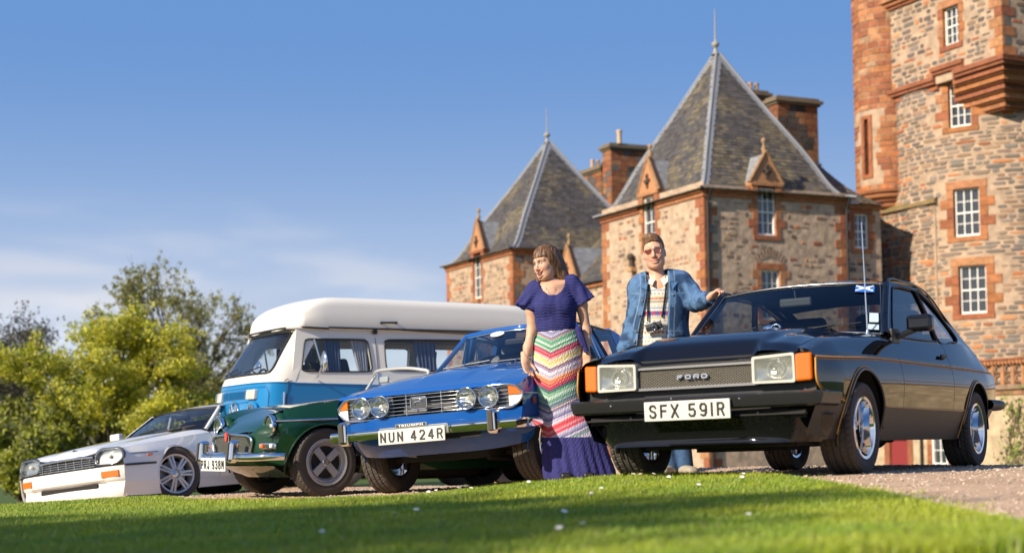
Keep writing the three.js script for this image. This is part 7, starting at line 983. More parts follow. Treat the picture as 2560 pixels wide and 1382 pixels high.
function buildTrees() {
  const YG = [[0.62, 0.58, 0.012], [0.68, 0.62, 0.02], [0.48, 0.50, 0.015], [0.36, 0.40, 0.02]], OL = [[0.32, 0.32, 0.07], [0.40, 0.38, 0.08], [0.25, 0.26, 0.06]], at = (px, d) => [(px - 1280) / 3800 * d, -d];
  const put = (n, l, px, d, h, o) => { const [x, z] = at(px, d); return tree(n, l, x, z, h, o); };
  put('maple_tree', 'bushy yellow green spring tree standing behind the white car', 238, 52, 7.2, { seed: 3, limbs: 7, levels: 5, trunk: 0.34, first: 0.95, spread: 0.78, fork: 0.6, wig: 0.16, up: 0.7, minY: -0.05, leaves: 7000, clump: 0.15, leaf: 0.08, jit: 0.2, cols: YG });
  put('maple_tree', 'low yellow green tree at far left edge beneath the dark bare tree', 55, 50, 5.2, { seed: 8, limbs: 7, levels: 4, trunk: 0.3, first: 0.9, spread: 0.8, fork: 0.6, wig: 0.18, up: 0.6, minY: -0.1, leaves: 5000, clump: 0.16, leaf: 0.09, jit: 0.3, cols: [...YG.slice(2), [0.14, 0.16, 0.02]] });
  put('tall_tree', 'tall open limbed tree with thin olive leaves rising behind the yellow tree', 425, 74, 11.6, { seed: 21, limbs: 6, levels: 6, trunk: 0.34, first: 0.82, spread: 0.50, fork: 0.35, wig: 0.13, up: 0.8, minY: 0.0, leaves: 2100, clump: 0.14, leaf: 0.075, jit: 0.12, cols: OL });
  put('tall_tree', 'smaller sparse olive tree right of the tall one, just left of the camper van', 565, 70, 7.6, { seed: 33, limbs: 6, levels: 5, trunk: 0.34, first: 0.8, spread: 0.6, fork: 0.5, wig: 0.16, up: 0.7, minY: 0.0, leaves: 1700, clump: 0.15, leaf: 0.08, jit: 0.2, cols: OL });
  put('bare_tree', 'dark nearly bare tree at the left edge of the photo', -45, 62, 8.6, { seed: 41, limbs: 6, levels: 6, trunk: 0.34, first: 0.8, spread: 0.6, fork: 0.5, wig: 0.2, up: 0.6, minY: 0.0, leaves: 1500, clump: 0.15, leaf: 0.07, jit: 0.2, cols: [[0.07, 0.065, 0.04], [0.10, 0.09, 0.04]] });
  tree('maple_tree', 'spring tree out of frame to the left whose thin shadow falls across the near lawn', -12.6, 2.6, 11, { seed: 51, limbs: 6, levels: 5, trunk: 0.4, first: 0.7, spread: 0.55, fork: 0.5, wig: 0.16, up: 0.7, minY: 0.1, leaves: 1500, clump: 0.2, leaf: 0.10, jit: 0.3, cols: YG });
  // far wood closing the view low on the left
  srand(66); const g = [], leafs = []; const im = new THREE.InstancedMesh((() => { const pos = [], idx = []; for (let k = 0; k < 8; k++) { const b = k * 4, cx = rr(-0.5, 0.5), cy = rr(-0.4, 0.4), cz = rr(-0.5, 0.5), u = [rr(-1, 1), rr(-1, 1), rr(-1, 1)], v = [rr(-1, 1), rr(-1, 1), rr(-1, 1)], s = 0.22; for (const [a, e] of [[-1, -1], [1, -1], [1, 1], [-1, 1]]) pos.push(cx + (u[0] * a + v[0] * e) * s, cy + (u[1] * a + v[1] * e) * s, cz + (u[2] * a + v[2] * e) * s); idx.push(b, b + 1, b + 2, b, b + 2, b + 3); } return mkgeo(pos, idx); })(), std([1, 1, 1], 0.9), 26000); im.name = 'far_wood'; tag(im, 'dark far wood low behind the trees at left', 'wood', null, 'stuff'); im.castShadow = im.receiveShadow = true;
  const m4 = new THREE.Matrix4(), c = new THREE.Color(); for (let i = 0; i < 26000; i++) { const px = rr(-500, 1250), d = rr(95, 130), x = (px - 1280) / 3800 * d, top = (1.6 + 3.4 * fbm(px * 0.008, 1, 3, 4) + 1.6 * fbm(px * 0.03, 5, 1, 3)) * sm(1250, 500, px) + 0.4, y = -2.3 + rnd() * (top + 1.2); m4.makeRotationY(rnd() * 6).setPosition(x, y, -d); im.setMatrixAt(i, m4); const k = rr(0.5, 1.2); c.setRGB(0.075 * k, 0.078 * k, 0.035 * k); im.setColorAt(i, c); }
  scene.add(im);
}
buildTrees();
// ------------------------------------------------------------------ people: smooth distance fields meshed with surface nets
function sdfMesh(f, lo, hi, cell, color) {
  const n = [0, 1, 2].map((k) => Math.ceil((hi[k] - lo[k]) / cell) + 1), [nx, ny, nz] = n, val = new Float32Array(nx * ny * nz), id = new Int32Array(nx * ny * nz).fill(-1), pos = [], idx = [];
  for (let k = 0, q = 0; k < nz; k++) for (let j = 0; j < ny; j++) for (let i = 0; i < nx; i++, q++) val[q] = f(lo[0] + i * cell, lo[1] + j * cell, lo[2] + k * cell);
  const at = (i, j, k) => (k * ny + j) * nx + i, E = [[0, 1], [0, 2], [0, 4], [1, 3], [1, 5], [2, 3], [2, 6], [3, 7], [4, 5], [4, 6], [5, 7], [6, 7]];
  for (let k = 0; k < nz - 1; k++) for (let j = 0; j < ny - 1; j++) for (let i = 0; i < nx - 1; i++) {
    const c = []; let m = 0; for (let b = 0; b < 8; b++) { const v = val[at(i + (b & 1), j + (b >> 1 & 1), k + (b >> 2))]; c.push(v); if (v < 0) m |= 1 << b; } if (m === 0 || m === 255) continue;
    let x = 0, y = 0, z = 0, t = 0; for (const [a, b] of E) if ((c[a] < 0) !== (c[b] < 0)) { const s = c[a] / (c[a] - c[b]); x += lerp(a & 1, b & 1, s); y += lerp(a >> 1 & 1, b >> 1 & 1, s); z += lerp(a >> 2, b >> 2, s); t++; }
    id[at(i, j, k)] = pos.length / 3; pos.push(lo[0] + (i + x / t) * cell, lo[1] + (j + y / t) * cell, lo[2] + (k + z / t) * cell);
  }
  for (let k = 1; k < nz - 1; k++) for (let j = 1; j < ny - 1; j++) for (let i = 1; i < nx - 1; i++) { const v = val[at(i, j, k)] < 0; const face = (a, b, c, d, w) => { if (a < 0 || b < 0 || c < 0 || d < 0) return; if (w) idx.push(a, b, c, a, c, d); else idx.push(a, c, b, a, d, c); };
    if (v !== (val[at(i + 1, j, k)] < 0)) face(id[at(i, j - 1, k - 1)], id[at(i, j, k - 1)], id[at(i, j, k)], id[at(i, j - 1, k)], v);
    if (v !== (val[at(i, j + 1, k)] < 0)) face(id[at(i - 1, j, k - 1)], id[at(i - 1, j, k)], id[at(i, j, k)], id[at(i, j, k - 1)], v);
    if (v !== (val[at(i, j, k + 1)] < 0)) face(id[at(i - 1, j - 1, k)], id[at(i, j - 1, k)], id[at(i, j, k)], id[at(i - 1, j, k)], v); }
  const g = mkgeo(pos, idx); if (color) { const cs = []; for (let q = 0; q < pos.length; q += 3) cs.push(...color(pos[q], pos[q + 1], pos[q + 2])); g.setAttribute('color', new THREE.Float32BufferAttribute(cs, 3)); } return g;
}
const cap_ = (x, y, z, a, b, r0, r1) => { const dx = b[0] - a[0], dy = b[1] - a[1], dz = b[2] - a[2], t = clamp(((x - a[0]) * dx + (y - a[1]) * dy + (z - a[2]) * dz) / (dx * dx + dy * dy + dz * dz), 0, 1); return Math.hypot(x - a[0] - dx * t, y - a[1] - dy * t, z - a[2] - dz * t) - lerp(r0, r1, t); };
const ell_ = (x, y, z, c, r) => { const a = (x - c[0]) / r[0], b = (y - c[1]) / r[1], d = (z - c[2]) / r[2], k = Math.sqrt(a * a + b * b + d * d); return (k - 1) * Math.min(r[0], r[1], r[2]); };
const smin = (a, b, k) => { const h = Math.max(k - Math.abs(a - b), 0) / k; return Math.min(a, b) - h * h * k * 0.25; }, smax = (a, b, k) => -smin(-a, -b, k);
const chain = (x, y, z, P, k) => { let d = 1e9; for (let i = 0; i + 1 < P.length; i++) d = smin(d, cap_(x, y, z, P[i], P[i + 1], P[i][3], P[i + 1][3]), k); return d; };
function handGeo(mat, o) { // wrist at the origin, fingers towards -y, palm facing +z, thumb at +x
  const F = [[0.029, 0.070, 0.0082], [0.010, 0.078, 0.0085], [-0.010, 0.073, 0.008], [-0.028, 0.057, 0.0072]], seg = [];
  F.forEach(([x, len, r], i) => { let p = [x * 0.9, -0.083 + Math.abs(x - 0.005) * 0.12, 0], a = o.curl[0] * (1 + i * 0.06), s = (x - 0.002) * (o.spread ?? 1.6); for (let k = 0; k < 3; k++) { const l = len * [0.45, 0.31, 0.24][k], q = [p[0] + s * l, p[1] - Math.cos(a) * l, p[2] + Math.sin(a) * l]; seg.push([p, q, r * (1 - k * 0.1), r * (0.93 - k * 0.1)]); p = q; a += o.curl[k + 1] ?? o.curl[0]; } });
  const th = [[0.022, -0.022, 0.006], [0.043, -0.050, 0.018], [0.050, -0.078, 0.026 + 0.02 * o.curl[0]], [0.048, -0.098, 0.034 + 0.02 * o.curl[0]]]; for (let k = 0; k < 3; k++) seg.push([th[k], th[k + 1], [0.0135, 0.011, 0.0095][k], [0.011, 0.0098, 0.0075][k]]);
  const f = (x, y, z) => { let d = ell_(x, y, z, [0.001, -0.048, 0], [0.041, 0.053, 0.017]); d = smin(d, cap_(x, y, z, [0, 0.05, 0], [0, -0.01, 0], 0.026, 0.026), 0.03); let e = 1e9; for (const s of seg) e = Math.min(e, cap_(x, y, z, s[0], s[1], s[2], s[3])); return smin(d, e, 0.010); };
  return sdfMesh(f, [-0.075, -0.19, -0.05], [0.085, 0.06, 0.11], 0.0036, o.color).applyMatrix4(mat);
}
function headField(o) { const s = o.w || 1; return (x, y, z) => {
  const ax = Math.abs(x); let d = ell_(x, y, z, [0, 0.035, -0.012], [0.077 * s, 0.092, 0.095]); d = smin(d, ell_(x, y, z, [0, -0.035, 0.028], [0.060 * s, 0.088, 0.064]), 0.04); d = smin(d, ell_(ax, y, z, [0.046 * s, -0.075, 0.015], [0.022, 0.04, 0.045]), 0.035);
  d = smin(d, ell_(x, y, z, [0, -0.106, 0.062], [0.026, 0.020, 0.022]), 0.03); d = smin(d, ell_(ax, y, z, [0.036 * s, -0.032 + (o.smile || 0) * 0.004, 0.062], [0.026, 0.022, 0.024]), 0.025); d = smin(d, cap_(ax, y, z, [0.012, 0.028, 0.090], [0.046 * s, 0.026, 0.070], 0.010, 0.011), 0.02);
  d = smax(d, -ell_(ax, y, z, [0.032, 0.006, 0.098], [0.020, 0.012, 0.018]), 0.012);
  d = smin(d, cap_(x, y, z, [0, 0.012, 0.090], [0, -0.036, 0.112], 0.0085, 0.0125), 0.014); d = smin(d, ell_(ax, y, z, [0.0115, -0.041, 0.099], [0.010, 0.0085, 0.011]), 0.008);
  const mw = 0.024 + (o.smile || 0) * 0.006, my = -0.074 + (o.smile || 0) * ax * ax * 12; d = smin(d, cap_(x, y - (my + 0.074), z, [-mw, -0.068, 0.085 - mw * 0.3], [mw, -0.068, 0.085 - mw * 0.3], 0.006, 0.006), 0.010); d = smin(d, ell_(x, y - (my + 0.074), z, [0, -0.067, 0.095], [mw, 0.006, 0.008]), 0.01); d = smin(d, ell_(x, y - (my + 0.074), z, [0, -0.084 - (o.open || 0), 0.092], [mw * 0.8, 0.007, 0.009]), 0.01);
  if (o.open) d = smax(d, -ell_(x, y - (my + 0.074), z, [0, -0.075 - o.open * 0.4, 0.100], [mw * 0.95, 0.006 + o.open * 0.6, 0.022]), 0.004);
  d = smin(d, ell_(ax, y, z, [0.080 * s, -0.012, -0.012], [0.009, 0.031, 0.019]), 0.010); return d; }; }
const skinTone = (o) => (x, y, z) => { const n = 0.94 + 0.12 * noise3(x * 90, y * 90, z * 90); let c = o.skin.map((v) => v * n); const ax = Math.abs(x), my = -0.074 + (o.smile || 0) * ax * ax * 12; const mix = (q, t) => { c = c.map((v, i) => lerp(v, q[i], t)); };
  if (z > 0.055) { mix([0.55, 0.17, 0.12], 0.4 * sm(0.032, 0.012, Math.hypot(ax - 0.04, y + 0.034))); mix([0.45, 0.13, 0.10], 0.7 * sm(0.011, 0.006, Math.abs(y - my - (o.open ? -0.004 : 0.001)) - (o.open || 0) * 0.6) * sm(0.032, 0.026, ax)); mix(o.brow, 0.75 * sm(0.0055, 0.003, Math.abs(y - 0.031 + (ax - 0.03) ** 2 * 6)) * sm(0.012, 0.016, ax) * sm(0.054, 0.048, ax)); mix([0.5, 0.2, 0.15], 0.35 * sm(0.02, 0.008, Math.hypot(ax * 0.7, y + 0.038))); } return c; };
const bodyMat = phys([1, 1, 1], 0.52, { vertexColors: true, sheen: 0.2 });
const clothMat = (b) => std([1, 1, 1], 0.88, { vertexColors: true });
const M4 = (px, py, pz, ex, ey, ez, flip) => new THREE.Matrix4().compose(new THREE.Vector3(px, py, pz), new THREE.Quaternion().setFromEuler(new THREE.Euler(ex, ey, ez, 'YXZ')), new THREE.Vector3(flip ? -1 : 1, 1, 1));
const handM = (p, dir, palm, flip) => { const y = new THREE.Vector3(...dir).normalize().negate(), z = new THREE.Vector3(...palm); z.addScaledVector(y, -z.dot(y)).normalize(); const x = y.clone().cross(z); if (flip) x.negate(); return new THREE.Matrix4().makeBasis(x, y, z).setPosition(...p); };
const fixFlip = (g) => { const i = g.index.array; for (let k = 0; k < i.length; k += 3) { const t = i[k]; i[k] = i[k + 1]; i[k + 1] = t; } g.computeVertexNormals(); return g; };

function woman() {
  const p = thing('person', 'smiling woman in navy top and long rainbow striped skirt beside the blue car', 'person', [0.443, -0.012, -11.6]);
  const skin = [0.58, 0.33, 0.215], so = { skin, brow: [0.12, 0.06, 0.03], smile: 1, open: 0.013 }, hm = M4(-0.172, 1.640, 0.005, 0.16, -0.80, 0.10), hi = hm.clone().invert(), v = new THREE.Vector3(), hf = headField({ ...so, w: 0.95 });
  const tone = (x, y, z) => { const n = 0.92 + 0.16 * noise3(x * 60, y * 60, z * 60); return skin.map((c) => c * n); };
  const RA = [[-0.285, 1.44, 0, 0.045], [-0.288, 1.28, 0.01, 0.040], [-0.288, 1.125, 0.0, 0.034], [-0.318, 1.00, 0.035, 0.033], [-0.340, 0.905, 0.065, 0.023]], LA = [[0.045, 1.485, 0, 0.046], [0.095, 1.32, -0.01, 0.042], [0.130, 1.12, -0.02, 0.035], [0.128, 1.04, 0.0, 0.033], [0.122, 0.945, 0.03, 0.024]];
  const torso = (x, y, z) => { let d = ell_(x, y, z, [-0.125, 1.36, 0], [0.155, 0.15, 0.098]); d = smin(d, ell_(x, y, z, [-0.105, 1.14, 0], [0.135, 0.16, 0.098]), 0.12); d = smin(d, cap_(x, y, z, [-0.25, 1.435, -0.01], [0.02, 1.475, -0.01], 0.052, 0.052), 0.07); d = smin(d, ell_(x, y, z, [-0.185, 1.305, 0.065], [0.065, 0.062, 0.06]), 0.05); return smin(d, ell_(x, y, z, [-0.055, 1.31, 0.06], [0.065, 0.062, 0.06]), 0.05); };
  const body = (x, y, z) => { let d = smin(chain(x, y, z, RA, 0.03), chain(x, y, z, LA, 0.03), 0.02); d = smin(d, torso(x, y, z) + 0.012, 0.04); d = smin(d, cap_(x, y, z, [-0.115, 1.44, -0.012], [-0.160, 1.60, -0.012], 0.050, 0.047), 0.045); d = smin(d, cap_(x, y, z, [-0.13, 1.455, 0.05], [-0.25, 1.475, 0.02], 0.014, 0.012), 0.03); return smin(d, cap_(x, y, z, [-0.11, 1.455, 0.05], [0.0, 1.495, 0.02], 0.014, 0.012), 0.03); };
  part('body', [sdfMesh(body, [-0.42, 0.85, -0.16], [0.26, 1.64, 0.18], 0.0085, tone), sdfMesh(hf, [-0.11, -0.15, -0.13], [0.11, 0.15, 0.15], 0.0036, skinTone(so)).applyMatrix4(hm), handGeo(M4(-0.342, 0.905, 0.068, -0.35, 0.7, -0.10), { curl: [0.25, 0.3, 0.3], color: tone }), fixFlip(handGeo(M4(0.122, 0.945, 0.03, -0.15, -0.5, 0.06, true), { curl: [0.3, 0.35, 0.3], color: tone }))], bodyMat, p);
  const H = (n, g, m) => part(n, g.applyMatrix4(hm), m, p);
  for (const s of [-1, 1]) { H('eye', merge([ball(0.0115, s * 0.031, 0.006, 0.080, 14)]), std([0.7, 0.68, 0.64], 0.25)); H('iris', ball(0.0065, s * 0.029, 0.005, 0.0875, 10), std([0.04, 0.03, 0.02], 0.2)); H('eyelash', tube([[s * 0.018, 0.012, 0.091], [s * 0.031, 0.0155, 0.093], [s * 0.045, 0.010, 0.085]], 0.0022, 8, 4), M.black); }
  H('teeth', warp(new THREE.PlaneGeometry(0.044, 0.011, 14, 2), (x, y) => [x, -0.070 + y + x * x * 12, 0.089 - x * x * 14]), std([0.8, 0.77, 0.7], 0.3)); H('mouth_cavity', ell3(0.024, 0.014, 0.006, 0, -0.078, 0.082), std([0.12, 0.02, 0.02], 0.6));
  // hair: fringe, crown and long fall over the back
  const hair = (x, y, z) => { v.set(x, y, z).applyMatrix4(hi); const a = v.x, b = v.y, c = v.z; let d = ell_(a, b, c, [0, 0.042, -0.016], [0.090, 0.101, 0.110]); d = smin(d, ell_(a, b, c, [0, -0.03, -0.05], [0.088, 0.12, 0.07]), 0.05); const yT = lerp(-0.2, 0.040 + 0.2 * a * a * 8, sm(0.0, 0.05, c + 0.02 - Math.max(0, Math.abs(a) - 0.05) * 1.1)); d = smax(d, yT - b, 0.012); d = smin(d, chain(x, y, z, [[-0.13, 1.68, -0.055, 0.075], [-0.09, 1.60, -0.055, 0.068], [-0.052, 1.53, -0.04, 0.052], [-0.022, 1.47, -0.03, 0.036], [-0.015, 1.42, -0.05, 0.014]], 0.05), 0.05); d = smin(d, chain(x, y, z, [[-0.20, 1.56, -0.045, 0.03], [-0.228, 1.50, 0.01, 0.022], [-0.238, 1.455, 0.045, 0.010]], 0.02), 0.02); return d + 0.002 * Math.sin(a * 260 + 11 * noise3(a * 20, b * 9, c * 20)) * (0.5 + noise3(a * 30, b * 8, c * 30)); };
  part('hair', sdfMesh(hair, [-0.32, 1.41, -0.2], [0.03, 1.83, 0.15], 0.0046, (x, y, z) => { const n = noise3(x * 150 + y * 30, y * 16, z * 150), k = sm(0.3, 0.8, n); return [lerp(0.06, 0.22, k), lerp(0.028, 0.112, k), lerp(0.011, 0.045, k)]; }), std([1, 1, 1], 0.5, { vertexColors: true }), p);
  // navy smocked top with flared sleeves
  const flare = (x, y, z, a, b, r0, r1) => { const dx = b[0] - a[0], dy = b[1] - a[1], dz = b[2] - a[2], L2 = dx * dx + dy * dy + dz * dz, t = ((x - a[0]) * dx + (y - a[1]) * dy + (z - a[2]) * dz) / L2, q = clamp(t, 0, 1), r = Math.hypot(x - a[0] - dx * q, y - a[1] - dy * q, z - a[2] - dz * q), ang = Math.atan2(z - a[2] - dz * q, x - a[0] - dx * q), d = r - lerp(r0, r1, q) * (1 + 0.10 * q * Math.sin(ang * 7 + y * 30)); return Math.max(d, (t - 1) * Math.sqrt(L2)); };
  const top = (x, y, z) => { let d = torso(x, y, z) - 0.006; d = smin(d, flare(x, y, z, [-0.262, 1.452, 0], [-0.335, 1.295, 0.02], 0.055, 0.082), 0.03); d = smin(d, flare(x, y, z, [0.025, 1.498, 0], [0.125, 1.335, 0], 0.055, 0.082), 0.03);
    const nx = (x + 0.128) / 0.098, ny = (y - 1.50) / 0.112, neck = Math.max((Math.sqrt(nx * nx + ny * ny) - 1) * 0.09, -z - 0.02); d = smax(d, -neck, 0.006); d = smax(d, -(cap_(x, y, z, [-0.12, 1.42, -0.01], [-0.16, 1.62, -0.01], 0.072, 0.06)), 0.006); d = smax(d, 1.118 - y, 0.004); const u = x * 95 + z * 60, w = y * 290; return d - 0.0021 * Math.sin(w + 5 * noise3(x * 32, y * 14, z * 32)) * (0.3 + 1.2 * noise3(x * 50, y * 24, z * 50)) - 0.0018 * Math.sin(u + 3 * noise3(x * 20, y * 20, z * 20)) * noise3(x * 30, y * 30, z * 30); };
  part('navy_top', sdfMesh(top, [-0.45, 1.09, -0.15], [0.24, 1.57, 0.17], 0.0062, (x, y, z) => { const k = 0.8 + 0.4 * noise3(x * 70, y * 70, z * 70); return [0.020 * k, 0.022 * k, 0.125 * k]; }), clothMat(), p);
  // skirt
  const rows = curve1([[0.0, 0.062, 0.262], [0.015, 0.060, 0.263], [0.19, 0.027, 0.245], [0.336, 0.002, 0.226], [0.483, -0.053, 0.187], [0.628, -0.083, 0.181], [0.832, -0.099, 0.189], [1.008, -0.093, 0.187], [1.08, -0.088, 0.165], [1.14, -0.086, 0.153]]);
  const PAL = [[225, 0.75, 0.42, 0.52], [238, 0.72, 0.66, 0.68], [252, 0.30, 0.25, 0.48], [268, 0.22, 0.22, 0.40], [282, 0.45, 0.40, 0.58], [292, 0.2, 0.18, 0.36], [303, 0.5, 0.25, 0.06], [310, 0.2, 0.42, 0.34], [325, 0.07, 0.38, 0.15], [345, 0.5, 0.68, 0.5], [360, 0.06, 0.36, 0.14], [380, 0.30, 0.50, 0.36], [389, 0.35, 0.04, 0.14], [398, 0.66, 0.012, 0.05], [420, 0.66, 0.012, 0.05], [428, 0.8, 0.35, 0.35], [438, 0.78, 0.68, 0.36], [458, 0.78, 0.58, 0.16], [482, 0.80, 0.70, 0.42], [496, 0.3, 0.13, 0.12], [508, 0.55, 0.38, 0.62], [530, 0.78, 0.73, 0.74], [552, 0.52, 0.40, 0.60], [563, 0.8, 0.55, 0.4], [570, 0.82, 0.20, 0.012], [592, 0.80, 0.16, 0.012], [600, 0.66, 0.015, 0.02], [625, 0.62, 0.012, 0.03], [634, 0.2, 0.05, 0.2], [646, 0.04, 0.22, 0.13], [668, 0.10, 0.42, 0.2], [690, 0.45, 0.60, 0.5], [705, 0.10, 0.38, 0.2], [735, 0.09, 0.20, 0.22], [760, 0.08, 0.10, 0.25], [771, 0.5, 0.26, 0.08], [780, 0.11, 0.10, 0.32], [808, 0.45, 0.42, 0.62], [826, 0.11, 0.10, 0.30], [850, 0.40, 0.36, 0.58], [866, 0.70, 0.5, 0.58], [878, 0.66, 0.015, 0.05], [935, 0.68, 0.012, 0.045], [943, 0.7, 0.4, 0.5], [955, 0.4, 0.36, 0.55], [975, 0.13, 0.12, 0.32], [995, 0.5, 0.46, 0.6], [1010, 0.12, 0.24, 0.24], [1040, 0.4, 0.38, 0.55]];
  const band = (q) => { let i = 0; while (i < PAL.length - 2 && q > PAL[i + 1][0]) i++; const a = PAL[i], b = PAL[i + 1], t = sm(0.25, 0.75, (q - a[0]) / (b[0] - a[0])), n = hash3(Math.floor(q / 2.6), 3, 1), k = 0.82 + 0.36 * n; let c = [1, 2, 3].map((j) => lerp(a[j], b[j], t) * k); const gq = (c[0] + c[1] + c[2]) / 3; c = c.map((w) => lerp(w, gq, 0.2) * 0.86); if (n > 0.86) c = c.map((w) => lerp(w, 0.62, 0.55)); if (n < 0.10) c = c.map((w, j) => lerp(w, [0.10, 0.09, 0.25][j], 0.6)); return c; };
  const sk = (y0, y1, out, fold) => (u, w) => { const a = u * 6.2832, y = lerp(y0, y1, w), [cx, hw] = rows(y), k = 1 - sm(0.0, 0.5, y); const r = 1 + fold * k * Math.sin(a * 11 + 2 * Math.sin(a * 3)) + fold * 0.6 * k * Math.sin(a * 23 + 1.3); const puck = 0.0024 * Math.sin(a * 64 + 6 * noise3(a * 9, y * 26, 2)) * Math.sin(y * 150 + 5 * noise3(a * 7, y * 14, 7)); return [cx + Math.cos(a) * (hw * r + out + puck), y, Math.sin(a) * (hw * 0.66 * r + out + puck)]; };
  part('striped_skirt', grid(260, 330, sk(0.30, 1.128, 0.0, 0.012), { weld: true, color: (u, w, [x, y, z]) => { const py = 1195 - y * 327, ap = lerp(-0.145, -0.178, sm(1.1, 0.3, y)), dx = x - ap, q = (py + Math.abs(dx) * 327 * (dx > 0 ? 0.46 : 0.55) - 740) * 2.658 + 3 * noise3(x * 40, y * 40, z * 40); return band(q); } }), clothMat(), p);
  part('skirt_flounce', grid(260, 60, sk(0.0, 0.312, 0.004, 0.045), { weld: true, color: (u, w, [x, y, z]) => { const k = 0.75 + 0.5 * noise3(u * 300, y * 120, 1); return [0.022 * k, 0.023 * k, 0.135 * k]; } }), clothMat(), p);
  const navy = std([0.02, 0.018, 0.115], 0.88); part('waist_tie', [new THREE.SphereGeometry(0.03, 12, 10).scale(1, 1.2, 0.8).translate(0.068, 1.12, 0.05), tube([[0.07, 1.11, 0.06], [0.095, 1.05, 0.07], [0.115, 0.98, 0.075], [0.125, 0.955, 0.075]], 0.02, 16, 8), tube([[0.065, 1.11, 0.06], [0.075, 1.06, 0.075], [0.10, 1.0, 0.08]], 0.017, 12, 8)], navy, p);
  part('necklace', [tube([[-0.19, 1.49, 0.035], [-0.165, 1.42, 0.088], [-0.148, 1.395, 0.098]], 0.0016, 14, 4), tube([[-0.07, 1.49, 0.04], [-0.115, 1.42, 0.088], [-0.146, 1.395, 0.098]], 0.0016, 14, 4)], M.steel, p); part('pendant', box(0.016, 0.038, 0.005, -0.147, 1.372, 0.104, 0.002), M.chrome, p);
  part('wristwatch', new THREE.TorusGeometry(0.026, 0.005, 8, 24).rotateX(1.5).translate(0.123, 0.957, 0.028), M.steel, p); part('ring', new THREE.TorusGeometry(0.0095, 0.002, 6, 16).rotateX(1.4).translate(-0.356, 0.80, 0.085), M.steel, p);
  part('shoe', [box(0.09, 0.06, 0.24, -0.05, 0.02, 0.1, 0.025), box(0.09, 0.06, 0.24, 0.12, 0.02, 0.08, 0.025)], M.black, p);
}
function ell3(a, b, c, x, y, z) { return new THREE.SphereGeometry(1, 16, 12).scale(a, b, c).translate(x, y, z); }
function man() {
  const p = thing('person', 'man in denim jacket, patterned cream jumper and sunglasses leaning a hand on the black car', 'person', [1.221, -0.007, -11.6]);
  const skin = [0.60, 0.335, 0.225], so = { skin, brow: [0.15, 0.08, 0.04], smile: 0.7 }, hm = M4(-0.124, 1.700, 0.03, 0.02, -0.18, 0.14), hi = hm.clone().invert(), v = new THREE.Vector3(), hf = headField(so);
  const tone = (x, y, z) => { const n = 0.92 + 0.16 * noise3(x * 60, y * 60, z * 60); return skin.map((c) => c * n); };
  const body = (x, y, z) => { let d = cap_(x, y, z, [-0.09, 1.46, -0.005], [-0.118, 1.63, 0.0], 0.062, 0.056); return smin(d, ell_(x, y, z, [-0.09, 1.43, 0], [0.13, 0.07, 0.08]), 0.06); };
  const wrist = [0.268, 1.335, 0.272];
  part('body', [sdfMesh(body, [-0.26, 1.34, -0.12], [0.08, 1.70, 0.12], 0.007, tone), sdfMesh(hf, [-0.12, -0.15, -0.13], [0.12, 0.15, 0.15], 0.0036, skinTone(so)).applyMatrix4(hm), fixFlip(handGeo(handM(wrist, [0.62, 0.50, 0.45], [0.35, -0.80, 0.2], true), { curl: [0.95, 1.0, 0.8], spread: 0.7, color: tone })), fixFlip(handGeo(M4(-0.40, 0.80, 0.05, 0, 0.4, 0, true), { curl: [0.4, 0.4, 0.3], color: tone }))], bodyMat, p);
  const H = (n, g, m) => part(n, g.applyMatrix4(hm), m, p);
  const hair = (x, y, z) => { let d = ell_(x, y, z, [0, 0.046, -0.014], [0.084, 0.094, 0.104]); d = smin(d, ell_(x, y, z, [-0.015, 0.122, 0.042], [0.052, 0.024, 0.040]), 0.04); const yT = lerp(lerp(-0.055, 0.0, sm(-0.06, -0.02, z)), 0.082 - 0.25 * Math.abs(x), sm(0.01, 0.055, z)); d = smax(d, yT - y, 0.010); return d + 0.0013 * Math.sin(x * 240 + 7 * noise3(x * 30, y * 30, z * 30)) * Math.sin(z * 150 + 3 * noise3(x * 40, y * 20, z * 30)); };
  H('hair', sdfMesh(hair, [-0.11, -0.08, -0.14], [0.11, 0.17, 0.12], 0.0042, (x, y, z) => { const k = noise3(x * 120, y * 60, z * 120); return [lerp(0.10, 0.22, k), lerp(0.052, 0.115, k), lerp(0.024, 0.055, k)]; }), std([1, 1, 1], 0.6, { vertexColors: true }));
  for (const s of [-1, 1]) { const sh = roundPoly([[-0.024, 0.017], [0.026, 0.017], [0.028, 0.0], [0.012, -0.025], [-0.012, -0.024], [-0.024, -0.006]], 0.012, 4), f = (x, y) => [s * (0.034 + x), 0.004 + y, 0.101 - (x + 0.02) ** 2 * 5 - Math.max(0, -y) * 0.15]; H('sunglass_lens', warp(new THREE.ShapeGeometry(poly(sh)), f), phys([0.16, 0.03, 0.03], 0.05, { clearcoat: 1, clearcoatRoughness: 0.02 })); H('sunglass_rim', loopTube(sh, f, 0.0017, 5), std([0.5, 0.36, 0.16], 0.3, { metalness: 1 })); H('sunglass_arm', rod([s * 0.062, 0.014, 0.088], [s * 0.080, 0.008, -0.01], 0.002, 0.002, 5), M.steel); }
  H('sunglass_bridge', merge([rod([-0.011, 0.008, 0.106], [0.011, 0.008, 0.106], 0.0018), rod([-0.014, 0.018, 0.104], [0.014, 0.018, 0.104], 0.0018)]), M.steel);
  // jumper with knitted bands
  const C0 = (y) => -0.088 - 0.0 * y, tors = (x, y, z) => { let d = ell_(x, y, z, [-0.088, 1.33, 0], [0.185, 0.20, 0.112]); d = smin(d, ell_(x, y, z, [-0.10, 1.07, 0.0], [0.155, 0.26, 0.112]), 0.12); d = smin(d, cap_(x, y, z, [-0.235, 1.44, -0.01], [0.065, 1.475, -0.01], 0.06, 0.06), 0.08); return smin(d, ell_(x, y, z, [-0.095, 0.92, 0], [0.165, 0.14, 0.115]), 0.1); };
